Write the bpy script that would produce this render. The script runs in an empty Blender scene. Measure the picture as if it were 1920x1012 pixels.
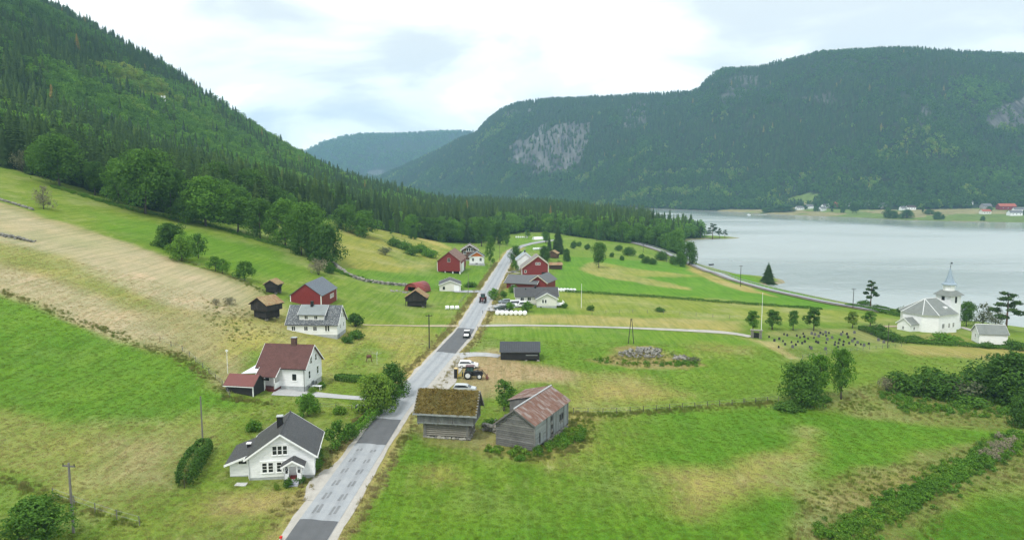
import bpy, math, random
import numpy as np
from mathutils import Vector, Matrix
R = math.radians
random.seed(7); rng = np.random.default_rng(11)
scene = bpy.context.scene
COL = scene.collection
# ---------------------------------------------------------------- camera, sky, sun, exposure
cam = bpy.data.cameras.new('camera'); camo = bpy.data.objects.new('camera', cam); COL.objects.link(camo)
camo.location = (0, 0, 50.0); camo.rotation_euler = (R(90 - 6.70), 0, 0)
cam.sensor_width = 36.0; cam.lens = 36.0 * 1371.0 / 1920.0; cam.clip_start = 1.0; cam.clip_end = 30000
scene.camera = camo
SUN_AZ, SUN_EL = R(215), R(58)          # the veiled sun stands high behind the camera on the left (azimuth from +Y, clockwise)
world = bpy.data.worlds.new('World'); scene.world = world; world.use_nodes = True
nt = world.node_tree; nt.nodes.clear()
def N(tree, kind, **kw):
    n = tree.nodes.new(kind)
    for k, v in kw.items():
        if k in ('inp',):
            for a, b in v.items(): n.inputs[a].default_value = b
        else: setattr(n, k, v)
    return n
def build_world():
    L = nt.links.new
    out = N(nt, 'ShaderNodeOutputWorld'); bg = N(nt, 'ShaderNodeBackground')
    sky = N(nt, 'ShaderNodeTexSky', sky_type='NISHITA'); sky.sun_disc = False
    sky.sun_elevation = SUN_EL; sky.sun_rotation = SUN_AZ; sky.altitude = 200; sky.dust_density = 2.0
    skys = N(nt, 'ShaderNodeVectorMath', operation='SCALE'); skys.inputs['Scale'].default_value = 0.10
    L(sky.outputs[0], skys.inputs[0])
    tc = N(nt, 'ShaderNodeTexCoord'); sep = N(nt, 'ShaderNodeSeparateXYZ'); L(tc.outputs['Generated'], sep.inputs[0])
    zc = N(nt, 'ShaderNodeMath', operation='ADD', inp={1: 0.34}); L(sep.outputs['Z'], zc.inputs[0])
    zm = N(nt, 'ShaderNodeMath', operation='MAXIMUM', inp={1: 0.15}); L(zc.outputs[0], zm.inputs[0])
    dx = N(nt, 'ShaderNodeMath', operation='DIVIDE'); L(sep.outputs['X'], dx.inputs[0]); L(zm.outputs[0], dx.inputs[1])
    dy = N(nt, 'ShaderNodeMath', operation='DIVIDE'); L(sep.outputs['Y'], dy.inputs[0]); L(zm.outputs[0], dy.inputs[1])
    cmb = N(nt, 'ShaderNodeCombineXYZ'); L(dx.outputs[0], cmb.inputs[0]); L(dy.outputs[0], cmb.inputs[1])
    mp = N(nt, 'ShaderNodeMapping'); mp.inputs['Location'].default_value = CLOUD_OFF; mp.inputs['Rotation'].default_value = (0, 0, R(18)); mp.inputs['Scale'].default_value = (0.8, 1.0, 1)
    L(cmb.outputs[0], mp.inputs[0])
    n1 = N(nt, 'ShaderNodeTexNoise', inp={'Scale': 1.75, 'Detail': 7.0, 'Roughness': 0.52, 'Distortion': 0.35}); L(mp.outputs[0], n1.inputs['Vector'])
    r1 = N(nt, 'ShaderNodeValToRGB'); r1.color_ramp.interpolation = 'EASE'
    e = r1.color_ramp.elements; e[0].position = 0.385; e[0].color = (0.55, 0.585, 0.595, 1); e[1].position = 0.605; e[1].color = (1.08, 1.10, 1.085, 1)
    m = e.new(0.505); m.color = (0.80, 0.83, 0.83, 1)
    L(n1.outputs[0], r1.inputs[0])
    # thin places where a little blue shows
    n2 = N(nt, 'ShaderNodeTexNoise', inp={'Scale': 2.6, 'Detail': 4.0}); L(mp.outputs[0], n2.inputs['Vector'])
    r2 = N(nt, 'ShaderNodeValToRGB'); r2.color_ramp.elements[0].position = 0.30; r2.color_ramp.elements[0].color = (0.96,) * 3 + (1,)
    r2.color_ramp.elements[1].position = 0.42; r2.color_ramp.elements[1].color = (0.98,) * 3 + (1,)
    L(n2.outputs[0], r2.inputs[0])
    mx = N(nt, 'ShaderNodeMix', data_type='RGBA'); L(r2.outputs[0], mx.inputs['Factor']); L(skys.outputs[0], mx.inputs['A']); L(r1.outputs[0], mx.inputs['B'])
    L(mx.outputs['Result'], bg.inputs['Color']); bg.inputs['Strength'].default_value = 1.0
    L(bg.outputs[0], out.inputs[0])
CLOUD_OFF = (1.3, 0.4, 0)
build_world()
sun = bpy.data.lights.new('sun', 'SUN'); sun.energy = 1.5; sun.angle = R(11); sun.color = (1.0, 0.965, 0.91)
suno = bpy.data.objects.new('sun', sun); COL.objects.link(suno)
_sd = Vector((math.sin(SUN_AZ) * math.cos(SUN_EL), math.cos(SUN_AZ) * math.cos(SUN_EL), math.sin(SUN_EL)))
suno.rotation_euler = _sd.to_track_quat('Z', 'Y').to_euler(); suno.location = (0, 0, 300)
vs = scene.view_settings; vs.view_transform = 'Standard'; vs.look = 'None'; vs.exposure = 0.74; vs.gamma = 1.0; vs.use_curve_mapping = False
scene.render.engine = 'CYCLES'
scene.cycles.use_denoising = True; scene.cycles.max_bounces = 6; scene.cycles.volume_bounces = 1
scene.cycles.transparent_max_bounces = 8; scene.cycles.use_adaptive_sampling = True; scene.cycles.adaptive_threshold = 0.02
# ---------------------------------------------------------------- terrain (world metres, water level z = 0)
FPX = 1371.0; PITCH = math.radians(6.70); CAMZ = 50.0
def ray(u, v):
    xc = (u - 960.0) / FPX; yc = (506.0 - v) / FPX
    c, s = math.cos(PITCH), math.sin(PITCH)
    d = np.array([xc, c + yc * s, -s + yc * c])
    return d / d[1]                                   # per metre of depth Y
ROADC = np.array([(-23.5, 40), (-23.2, 80), (-21.0, 126), (-13.0, 194), (-9.3, 260), (-3.6, 380), (0.0, 450), (8.0, 500), (25.0, 560), (45.0, 640), (60, 800), (60, 3000)], float)
def road_x(y): return np.interp(y, ROADC[:, 1], ROADC[:, 0])
SHORE = np.array([(330, 20), (262, 130), (215, 195), (192, 232), (178, 252), (164, 268), (154, 288), (142, 303), (130, 340), (125, 362), (138, 370), (141, 382), (135, 394), (125, 402), (120, 430), (116, 468), (118, 505), (128, 560), (146, 630), (158, 655),
                  (178, 667), (200, 672), (212, 682), (204, 696), (182, 712), (164, 726), (156, 770), (170, 860), (180, 960), (150, 1080), (100, 1200), (0, 1330), (-120, 1500)], float)
def seg_dist(x, y, P):
    best = np.full(np.shape(x), 1e9)
    for (ax, ay), (bx, by) in zip(P[:-1], P[1:]):
        dx, dy = bx - ax, by - ay
        t = np.clip(((x - ax) * dx + (y - ay) * dy) / (dx * dx + dy * dy), 0, 1)
        best = np.minimum(best, np.hypot(x - ax - t * dx, y - ay - t * dy))
    return best
def inside(x, y, P):
    x = np.asarray(x, float); y = np.asarray(y, float); r = np.zeros(x.shape, bool)
    n = len(P)
    for i in range(n):
        ax, ay = P[i]; bx, by = P[(i + 1) % n]
        if ay == by: continue
        c = ((ay > y) != (by > y)) & (x < (bx - ax) * (y - ay) / (by - ay) + ax)
        r ^= c
    return r
LAND = np.vstack([SHORE, [(-5000, 1500), (-5000, -300), (330, -300)]])
def sstep(a, b, t):
    t = np.clip((t - a) / (b - a), 0, 1); return t * t * (3 - 2 * t)
def vnoise(x, y, sc, seed=0):                          # smooth value noise, 0..1
    x = np.asarray(x, float) / sc + seed * 17.31; y = np.asarray(y, float) / sc + seed * 7.77
    xi = np.floor(x); yi = np.floor(y); fx = x - xi; fy = y - yi
    def h(a, b):
        s = np.sin(a * 127.1 + b * 311.7 + seed * 74.7) * 43758.5453
        return s - np.floor(s)
    fx = fx * fx * (3 - 2 * fx); fy = fy * fy * (3 - 2 * fy)
    return (h(xi, yi) * (1 - fx) + h(xi + 1, yi) * fx) * (1 - fy) + (h(xi, yi + 1) * (1 - fx) + h(xi + 1, yi + 1) * fx) * fy
def fbm(x, y, sc, seed=0, oct=4):
    r = 0; a = .5; t = 0
    for i in range(oct):
        r = r + a * vnoise(x, y, sc / 2 ** i, seed + i); t += a; a *= .5
    return r / t
PX = np.array([-3000, -1400, -900, -760, -627, -481, -385, -285, -200, -140, -88, -40, 0.0])
PZ = np.array([470, 420, 365, 330, 287, 216, 142, 78, 43, 27, 14, 9, 8.0])
_px = np.linspace(-3000, 0, 1501); _pz = np.interp(_px, PX, PZ)
_pz = np.convolve(np.pad(_pz, 20, mode='edge'), np.ones(41) / 41, mode='valid')
def prof(x): return np.interp(x, _px, _pz, right=8.0)
def height(x, y):
    x = np.asarray(x, float); y = np.asarray(y, float)
    s = road_x(y) - x
    # left meadow slope
    w = 9.0; s0 = 26.0
    sp = w * np.logaddexp(0, (s - s0) / w)
    k = 0.275
    rz = 10.0 - 1.0 * sstep(220, 420, y) - 1.5 * sstep(420, 700, y)
    field = rz + k * sp
    field = field - 3.0 * np.exp(-((s - 90) / 40.) ** 2) * np.exp(-((y - 110) / 40.) ** 2)
    # mountain behind, receding after y = 1050
    xr = x + np.clip(y - 1020, 0, None) * 0.85
    mt = prof(xr) + 22 * (fbm(x, y, 170, 3) - .5) * sstep(30, 160, s)
    m = sstep(390, 560, y)
    left = field * (1 - m) + np.maximum(mt, rz - 2 - 1 * m) * m
    # right meadow down to the shore
    ds = seg_dist(x, y, SHORE); ins = inside(x, y, LAND)
    ds = np.where(ins, ds, -ds)
    dr = np.clip(-s, 0, None)
    t = np.clip(ds, 0, None) / (np.clip(ds, 0, None) + dr + 1e-6)
    right = 0.35 + (rz - 0.35) * t ** 0.72
    z = np.where(s > 0, left, right)
    z = z + 0.5 * (fbm(x, y, 45, 9, 2) - .5) * sstep(4, 25, np.abs(s)) * sstep(0, 20, ds)
    # rock mound and rough bank in the right meadow
    z = z + 2.0 * np.exp(-(((x - 38) / 11.) ** 2 + ((y - 178) / 4.0) ** 2)) 
    # ditch in the lower right corner
    z = np.where(ds < 0, np.maximum(-4.0, 0.35 + ds * 0.25), z)
    return z
def graded(lo, hi, a, b, fine, grow):                  # spacing `fine` between a and b, growing outwards
    r = list(np.arange(a, b, fine)); s = fine; p = r[-1]
    while p < hi: s *= grow; p += s; r.append(min(p, hi))
    s = fine; p = r[0]; l = []
    while p > lo: s *= grow; p -= s; l.append(max(p, lo))
    return np.array(l[::-1] + r)
gx = graded(-3000, 420, -120, 130, 0.9, 1.035); gy = graded(25, 1340, 74, 215, 0.9, 1.014)
exact_height = height
_X, _Y = np.meshgrid(gx, gy); HG = exact_height(_X.ravel(), _Y.ravel()).reshape(_X.shape)
def height(x, y):                                      # the ground sheet itself (bilinear in its own grid)
    x = np.asarray(x, float); y = np.asarray(y, float)
    i = np.clip(np.searchsorted(gx, x) - 1, 0, len(gx) - 2); j = np.clip(np.searchsorted(gy, y) - 1, 0, len(gy) - 2)
    a = np.clip((x - gx[i]) / (gx[i + 1] - gx[i]), 0, 1); b = np.clip((y - gy[j]) / (gy[j + 1] - gy[j]), 0, 1)
    return (HG[j, i] * (1 - a) + HG[j, i + 1] * a) * (1 - b) + (HG[j + 1, i] * (1 - a) + HG[j + 1, i + 1] * a) * b
def at(u, v, dz=0.0, y0=40.0, y1=1600.0):
    """world point where the sight line through photo pixel (u, v) meets the ground raised by dz"""
    d = ray(u, v)
    Y = np.concatenate([np.arange(y0, 400, .5), np.arange(400, y1, 2.0)])
    g = CAMZ + d[2] * Y - height(d[0] * Y, Y) - dz
    i = np.argmax(g < 0)
    if g[i] >= 0: raise ValueError(('no ground', u, v))
    a, b = Y[max(i - 1, 0)], Y[i]
    for _ in range(30):
        m = .5 * (a + b)
        if CAMZ + d[2] * m - float(height(d[0] * m, m)) - dz < 0: b = m
        else: a = m
    return np.array([d[0] * b, b, CAMZ + d[2] * b])
def proj(p):
    c, s = math.cos(PITCH), math.sin(PITCH)
    x, y, z = p[0], p[1], p[2] - CAMZ
    zc = y * c - z * s; yc = y * s + z * c
    return 960 + FPX * x / zc, 506 - FPX * yc / zc
# ---------------------------------------------------------------- mesh and material helpers
class MB:
    def __init__(s): s.v = []; s.f = []; s.mi = []; s.m = 0
    def poly(s, pts):
        i = len(s.v); s.v += [tuple(p) for p in pts]; s.f.append(tuple(range(i, i + len(pts)))); s.mi.append(s.m); return s
    def box(s, x0, x1, y0, y1, z0, z1):
        i = len(s.v)
        s.v += [(x0, y0, z0), (x1, y0, z0), (x1, y1, z0), (x0, y1, z0), (x0, y0, z1), (x1, y0, z1), (x1, y1, z1), (x0, y1, z1)]
        for q in ((0, 3, 2, 1), (4, 5, 6, 7), (0, 1, 5, 4), (1, 2, 6, 5), (2, 3, 7, 6), (3, 0, 4, 7)): s.f.append(tuple(i + k for k in q)); s.mi.append(s.m)
        return s
    def slab(s, pts, t):                       # four points (counter-clockwise from above), thickness downwards along the normal
        a, b, c, d = [Vector(p) for p in pts]
        n = (b - a).cross(d - a).normalized() * t
        i = len(s.v); s.v += [tuple(p) for p in (a, b, c, d)] + [tuple(p - n) for p in (a, b, c, d)]
        for q in ((0, 1, 2, 3), (7, 6, 5, 4), (1, 0, 4, 5), (2, 1, 5, 6), (3, 2, 6, 7), (0, 3, 7, 4)): s.f.append(tuple(i + k for k in q)); s.mi.append(s.m)
        return s
    def prism(s, prof, x0, x1):                # profile in (y, z), extruded along x
        n = len(prof); i = len(s.v)
        s.v += [(x0, y, z) for y, z in prof] + [(x1, y, z) for y, z in prof]
        s.f.append(tuple(i + k for k in range(n))); s.f.append(tuple(i + n + k for k in reversed(range(n)))); s.mi += [s.m, s.m]
        for k in range(n):
            j = (k + 1) % n; s.f.append((i + k, i + n + k, i + n + j, i + j)); s.mi.append(s.m)
        return s
    def prismy(s, prof, y0, y1):               # profile in (x, z), extruded along y
        n = len(prof); i = len(s.v)
        s.v += [(x, y0, z) for x, z in prof] + [(x, y1, z) for x, z in prof]
        s.f.append(tuple(i + k for k in range(n))); s.f.append(tuple(i + n + k for k in reversed(range(n)))); s.mi += [s.m, s.m]
        for k in range(n):
            j = (k + 1) % n; s.f.append((i + k, i + n + k, i + n + j, i + j)); s.mi.append(s.m)
        return s
    def tube(s, p0, p1, r0, r1=None, n=8, cap=True):
        r1 = r0 if r1 is None else r1
        a, b = Vector(p0), Vector(p1); d = (b - a)
        if d.length < 1e-6: return s
        d.normalize(); u = d.orthogonal().normalized(); w = d.cross(u); i = len(s.v)
        for c, r in ((a, r0), (b, r1)):
            for k in range(n):
                t = 2 * math.pi * k / n; s.v.append(tuple(c + u * (r * math.cos(t)) + w * (r * math.sin(t))))
        for k in range(n):
            j = (k + 1) % n; s.f.append((i + k, i + j, i + n + j, i + n + k)); s.mi.append(s.m)
        if cap: s.f.append(tuple(i + k for k in reversed(range(n)))); s.f.append(tuple(i + n + k for k in range(n))); s.mi += [s.m, s.m]
        return s
    def lathe(s, prof, n=12, c=(0, 0, 0), axis='z'):   # prof of (r, h)
        i = len(s.v); m = len(prof)
        for r, h in prof:
            for k in range(n):
                t = 2 * math.pi * k / n; a, b = r * math.cos(t), r * math.sin(t)
                p = (a, b, h) if axis == 'z' else ((h, a, b) if axis == 'x' else (a, h, b))
                s.v.append((c[0] + p[0], c[1] + p[1], c[2] + p[2]))
        for q in range(m - 1):
            for k in range(n):
                j = (k + 1) % n; s.f.append((i + q * n + k, i + q * n + j, i + (q + 1) * n + j, i + (q + 1) * n + k)); s.mi.append(s.m)
        s.f.append(tuple(i + k for k in reversed(range(n)))); s.f.append(tuple(i + (m - 1) * n + k for k in range(n))); s.mi += [s.m, s.m]
        return s
    def rock(s, c, r, seed, sq=(1, 1, .75)):
        g = np.random.default_rng(abs(int(seed))); i = len(s.v)
        ico = ICO
        for p in ico[0]:
            k = r * (0.75 + 0.45 * g.random()); s.v.append((c[0] + p[0] * k * sq[0], c[1] + p[1] * k * sq[1], c[2] + p[2] * k * sq[2]))
        for q in ico[1]: s.f.append(tuple(i + k for k in q)); s.mi.append(s.m)
        return s
    def mesh(s, name, mats, smooth=False):
        me = bpy.data.meshes.new(name); me.from_pydata(s.v, [], s.f)
        for m in (mats if isinstance(mats, (list, tuple)) else [mats]): me.materials.append(m)
        if any(s.mi): me.polygons.foreach_set('material_index', s.mi)
        if smooth: me.polygons.foreach_set('use_smooth', [True] * len(s.f))
        me.update(); return me
    def build(s, name, mats, parent=None, smooth=False, loc=None):
        o = bpy.data.objects.new(name, s.mesh(name, mats, smooth)); COL.objects.link(o)
        if parent is not None: o.parent = parent
        if loc is not None: o.location = loc
        return o
def _ico():
    t = (1 + 5 ** .5) / 2
    v = [(-1, t, 0), (1, t, 0), (-1, -t, 0), (1, -t, 0), (0, -1, t), (0, 1, t), (0, -1, -t), (0, 1, -t), (t, 0, -1), (t, 0, 1), (-t, 0, -1), (-t, 0, 1)]
    v = [tuple(Vector(p).normalized()) for p in v]
    f = [(0, 11, 5), (0, 5, 1), (0, 1, 7), (0, 7, 10), (0, 10, 11), (1, 5, 9), (5, 11, 4), (11, 10, 2), (10, 7, 6), (7, 1, 8), (3, 9, 4), (3, 4, 2), (3, 2, 6), (3, 6, 8), (3, 8, 9), (4, 9, 5), (2, 4, 11), (6, 2, 10), (8, 6, 7), (9, 8, 1)]
    return v, f
ICO = _ico()
def tag(o, label=None, cat=None, group=None, kind=None):
    if label: o['label'] = label
    if cat: o['category'] = cat
    if group: o['group'] = group
    if kind: o['kind'] = kind
    return o
def thing(name, label, cat, loc=(0, 0, 0), rot=0.0, group=None):
    o = bpy.data.objects.new(name, None); COL.objects.link(o); o.empty_display_size = .3
    o.location = loc; o.rotation_euler = (0, 0, rot); return tag(o, label, cat, group)
def np_mesh(name, V, F, mats, smooth=False):
    """V (n,3) array, F (m,k) array of equal-size faces"""
    me = bpy.data.meshes.new(name); V = np.asarray(V, np.float32); F = np.asarray(F, np.int32)
    me.vertices.add(len(V)); me.vertices.foreach_set('co', V.ravel())
    k = F.shape[1]; me.loops.add(F.size); me.loops.foreach_set('vertex_index', F.ravel())
    me.polygons.add(len(F)); me.polygons.foreach_set('loop_start', np.arange(0, F.size, k, dtype=np.int32)); me.polygons.foreach_set('loop_total', np.full(len(F), k, np.int32))
    for m in (mats if isinstance(mats, (list, tuple)) else [mats]): me.materials.append(m)
    me.update(calc_edges=True)
    if smooth: me.polygons.foreach_set('use_smooth', [True] * len(F))
    return me
def col_attr(me, name, C):
    a = me.color_attributes.new(name, 'FLOAT_COLOR', 'POINT'); C = np.asarray(C, np.float32)
    if C.shape[1] == 3: C = np.hstack([C, np.ones((len(C), 1), np.float32)])
    a.data.foreach_set('color', C.ravel())
def flt_attr(me, name, A):
    a = me.attributes.new(name, 'FLOAT', 'POINT'); a.data.foreach_set('value', np.asarray(A, np.float32))
# ---------------------------------------------------------------- materials
MATS = {}
def newmat(name):
    m = bpy.data.materials.new(name); m.use_nodes = True; t = m.node_tree; t.nodes.clear(); MATS[name] = m
    return m, t
def mixrgb(t, a, b, f, blend='MIX'):
    n = t.nodes.new('ShaderNodeMix'); n.data_type = 'RGBA'; n.blend_type = blend
    for s, x in (('Factor', f), ('A', a), ('B', b)):
        if hasattr(x, 'default_value') or hasattr(x, 'is_linked'): t.links.new(x, n.inputs[s])
        elif s == 'Factor': n.inputs[s].default_value = x
        else: n.inputs[s].default_value = (*x, 1) if len(x) == 3 else x
    return n.outputs['Result']
def noise(t, vec, scale, detail=3, rough=.55, mapscale=None, maprot=None):
    n = t.nodes.new('ShaderNodeTexNoise'); n.inputs['Scale'].default_value = scale; n.inputs['Detail'].default_value = detail; n.inputs['Roughness'].default_value = rough
    if mapscale or maprot:
        mp = t.nodes.new('ShaderNodeMapping')
        if mapscale: mp.inputs['Scale'].default_value = mapscale
        if maprot: mp.inputs['Rotation'].default_value = maprot
        t.links.new(vec, mp.inputs[0]); vec = mp.outputs[0]
    t.links.new(vec, n.inputs['Vector']); return n.outputs[0]
def ramp(t, x, a, b, ca=(0, 0, 0), cb=(1, 1, 1)):
    n = t.nodes.new('ShaderNodeValToRGB'); e = n.color_ramp.elements
    e[0].position = a; e[0].color = (*ca, 1); e[1].position = b; e[1].color = (*cb, 1)
    t.links.new(x, n.inputs[0]); return n.outputs[0]
def coords(t, kind='Object'):
    return t.nodes.new('ShaderNodeTexCoord').outputs[kind]
def geo_pos(t): return t.nodes.new('ShaderNodeNewGeometry').outputs['Position']
def finish(t, color, rough=.8, bump=None, bstr=.3, bdist=.02, spec=.3, metallic=0.0, extra=None):
    o = t.nodes.new('ShaderNodeOutputMaterial'); p = t.nodes.new('ShaderNodeBsdfPrincipled')
    if hasattr(color, 'is_linked'): t.links.new(color, p.inputs['Base Color'])
    else: p.inputs['Base Color'].default_value = (*color, 1)
    p.inputs['Roughness'].default_value = rough; p.inputs['Specular IOR Level'].default_value = spec; p.inputs['Metallic'].default_value = metallic
    if bump is not None:
        b = t.nodes.new('ShaderNodeBump'); b.inputs['Strength'].default_value = bstr; b.inputs['Distance'].default_value = bdist
        t.links.new(bump, b.inputs['Height']); t.links.new(b.outputs[0], p.inputs['Normal'])
    t.links.new(p.outputs[0], o.inputs[0]); return p
def wave(t, vec, scale, direction='Z', profile='SAW', dist=0.0):
    n = t.nodes.new('ShaderNodeTexWave'); n.wave_type = 'BANDS'; n.bands_direction = direction; n.wave_profile = profile
    n.inputs['Scale'].default_value = scale; n.inputs['Distortion'].default_value = dist
    t.links.new(vec, n.inputs['Vector']); return n.outputs[0]
def simple(name, c, rough=.7, var=.12, scale=2.0, spec=.3, metallic=0.0, c2=None):
    m, t = newmat(name); v = coords(t); n = noise(t, v, scale, 4)
    a = tuple(x * (1 - var) for x in c); b = tuple(min(1, x * (1 + var)) for x in c) if c2 is None else c2
    finish(t, mixrgb(t, a, b, ramp(t, n, .3, .7)), rough, bump=n, bstr=.15, spec=spec, metallic=metallic); return m
def clad(name, c, direction='Z', pitch=.16, rough=.6, var=.05, bd=.015, dirt=(.35, .36, .33), dirtf=.12):
    """painted boards: saw-tooth relief across the board direction and light weathering"""
    m, t = newmat(name); v = coords(t)
    w = wave(t, v, 1 / pitch / 2 / math.pi * math.pi, direction, 'SAW')
    n = noise(t, v, 1.1, 5); n2 = noise(t, v, 6, 3, mapscale=(1, 1, .15) if direction != 'Z' else (.15, .15, 1))
    col = mixrgb(t, c, tuple(x * (1 - var * 3) for x in c), ramp(t, n2, .4, .75))
    col = mixrgb(t, col, dirt, ramp(t, n, .55, .95, cb=(dirtf * 3,) * 3))
    finish(t, col, rough, bump=w, bstr=.5, bdist=bd); return m
def roofmat(name, c, c2, pitch=.35, rough=.7, moss=None, mossf=.5, patch=.5):
    """tiled roof: courses across the slope, tile columns and blotches"""
    m, t = newmat(name); v = coords(t)
    w1 = wave(t, v, .5 / pitch, 'X', 'SIN'); w2 = wave(t, v, .5 / pitch * .9, 'Z', 'SAW')
    n = noise(t, v, .8, 5); n2 = noise(t, v, 5.0, 3)
    col = mixrgb(t, c, c2, ramp(t, n2, .35, .65)); col = mixrgb(t, col, tuple(x * .6 for x in c), ramp(t, n, .45, .8, cb=(patch,) * 3))
    col = mixrgb(t, col, tuple(x * .55 for x in c), ramp(t, w2, .0, .16, ca=(.6,) * 3, cb=(0, 0, 0)))
    if moss: col = mixrgb(t, col, moss, ramp(t, n2, .5, .62, cb=(mossf,) * 3))
    ad = t.nodes.new('ShaderNodeMath'); ad.operation = 'ADD'; t.links.new(w1, ad.inputs[0]); t.links.new(w2, ad.inputs[1])
    finish(t, col, rough, bump=ad.outputs[0], bstr=.6, bdist=.03); return m
def woodmat(name, c, c2, direction='X', rough=.85, sc=2.0):
    m, t = newmat(name); v = coords(t)
    ms = {'X': (.12, 1, 1), 'Y': (1, .12, 1), 'Z': (1, 1, .12)}[direction]
    n = noise(t, v, 9, 5, .65, mapscale=ms); n2 = noise(t, v, sc * .4, 3)
    oi = t.nodes.new('ShaderNodeObjectInfo').outputs['Random']
    col = mixrgb(t, c, c2, ramp(t, n, .3, .7)); col = mixrgb(t, col, tuple(x * .6 for x in c), ramp(t, n2, .4, .8, cb=(.55,) * 3))
    col = mixrgb(t, col, (.5, .5, .5), ramp(t, oi, 0, 1, cb=(.7,) * 3), 'MULTIPLY')
    finish(t, col, rough, bump=n, bstr=.5, bdist=.02); return m
def turfmat(name, c1, c2, c3):
    m, t = newmat(name); v = geo_pos(t)
    n = noise(t, v, 1.6, 6, .7); n2 = noise(t, v, .45, 3); n3 = noise(t, v, 7, 3)
    col = mixrgb(t, c1, c2, ramp(t, n, .38, .62)); col = mixrgb(t, col, c3, ramp(t, n2, .45, .7)); col = mixrgb(t, col, tuple(x * .3 for x in c1), ramp(t, n3, .55, .75, cb=(.6,) * 3))
    finish(t, col, .95, bump=n, bstr=1.0, bdist=.25, spec=.1); return m
WHITE = clad('white_boards', (.83, .84, .84), 'Z', .14)
CREAM = clad('cream_boards', (.72, .71, .64), 'Z', .16)
REDV = clad('red_boards', (.215, .026, .026), 'X', .22, var=.10, dirt=(.16, .03, .03), dirtf=.2)
ORNG = clad('orange_boards', (.62, .17, .03), 'Z', .16)
BLACKW = clad('tarred_boards', (.022, .021, .021), 'X', .2, rough=.75, dirt=(.06, .055, .05), dirtf=.25)
TRIM = simple('white_trim', (.82, .83, .82), .5, .04)
TANTRIM = simple('cream_trim', (.70, .62, .45), .6, .08)
GLASS = (lambda m_t: (finish(m_t[1], (.018, .022, .026), .06, spec=.6), m_t[0])[1])(newmat('window_glass'))
DARK = simple('dark_interior', (.012, .012, .012), .9, .3)
FOUND = simple('grey_plaster', (.38, .40, .40), .9, .15, 1.5)
CONC = simple('concrete', (.45, .45, .43), .9, .18, 1.2)
TILE_BLACK = roofmat('black_tiles', (.045, .046, .05), (.085, .085, .085), .33, .55, patch=.45)
TILE_RED = roofmat('red_brown_tiles', (.088, .036, .031), (.125, .055, .048), .33, .7, patch=.7)
SLATE = roofmat('grey_slates', (.045, .052, .060), (.10, .112, .12), .30, .6, moss=(.38, .40, .40), mossf=.55, patch=.4)
SLATE_PALE = roofmat('pale_slates', (.20, .23, .23), (.30, .33, .325), .30, .7, moss=(.13, .15, .16), mossf=.6, patch=.35)
SLATE_CH = roofmat('church_slates', (.17, .19, .18), (.25, .27, .255), .30, .75, moss=(.11, .12, .09), mossf=.5)
SHEET_GREY = roofmat('grey_sheets', (.095, .115, .14), (.115, .135, .16), .5, .5, patch=.2)
SHEET_DARK = roofmat('dark_felt', (.05, .055, .062), (.065, .07, .08), .8, .8, patch=.25)
SHEET_RED = simple('red_sheets', (.165, .058, .052), .6, .08)
FELT_GREY = simple('grey_felt', (.12, .125, .13), .85, .15)
def rustmat():
    m, t = newmat('rusted_sheets'); v = coords(t)
    n = noise(t, v, 1.2, 6, .65); n2 = noise(t, v, 2.2, 5, .6, mapscale=(1.6, .35, .35))
    oi = t.nodes.new('ShaderNodeObjectInfo').outputs['Random']
    w = wave(t, v, 2.6, 'X', 'SIN')
    col = mixrgb(t, (.135, .062, .042), (.205, .105, .072), ramp(t, n, .3, .7))
    ad = t.nodes.new('ShaderNodeMath'); ad.operation = 'MULTIPLY_ADD'; ad.inputs[1].default_value = .16; t.links.new(oi, ad.inputs[0]); t.links.new(n2, ad.inputs[2])
    col = mixrgb(t, col, (.33, .31, .29), ramp(t, ad.outputs[0], .54, .78, cb=(.85,) * 3))
    finish(t, col, .7, bump=w, bstr=.7, bdist=.03, spec=.3); return m
RUST = rustmat()
WOOD_GREY = woodmat('weathered_wood', (.15, .148, .14), (.27, .265, .25), 'X')
WOOD_GREYZ = woodmat('weathered_planks', (.12, .125, .12), (.21, .215, .205), 'Z')
WOOD_PALE = woodmat('pale_logs', (.30, .28, .24), (.20, .19, .165), 'X')
WOOD_SILVER = woodmat('silver_planks', (.25, .27, .265), (.36, .38, .37), 'Z')
WOOD_DARK = woodmat('dark_logs', (.030, .027, .025), (.055, .048, .043), 'X')
WOOD_BROWN = woodmat('brown_logs', (.11, .06, .04), (.16, .09, .06), 'X')
DECK = woodmat('red_brown_deck', (.11, .025, .022), (.15, .04, .035), 'X')
POLEW = woodmat('pole_wood', (.17, .16, .14), (.25, .24, .21), 'Z')
POLED = woodmat('tarred_pole', (.06, .055, .05), (.09, .085, .075), 'Z')
TURF_NEAR = turfmat('moss_turf', (.085, .065, .022), (.175, .135, .042), (.115, .105, .036))
TURF_TAN = turfmat('dry_turf', (.27, .19, .10), (.36, .28, .15), (.27, .13, .075))
STONE = simple('field_stone', (.165, .160, .140), .9, .3, 2.5)
STONE_L = simple('pale_stone', (.255, .245, .210), .9, .25, 2.5)
BALE = simple('white_wrap', (.82, .84, .84), .35, .05, 3, spec=.5)
CHIM = simple('chimney_brick', (.10, .06, .05), .9, .3, 4)
BLACKM = simple('black_metal', (.015, .015, .016), .45, .2)
RUBBER = simple('tyre_rubber', (.014, .014, .014), .85, .2)
STEELW = simple('pale_rim', (.6, .62, .62), .5, .1)
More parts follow.
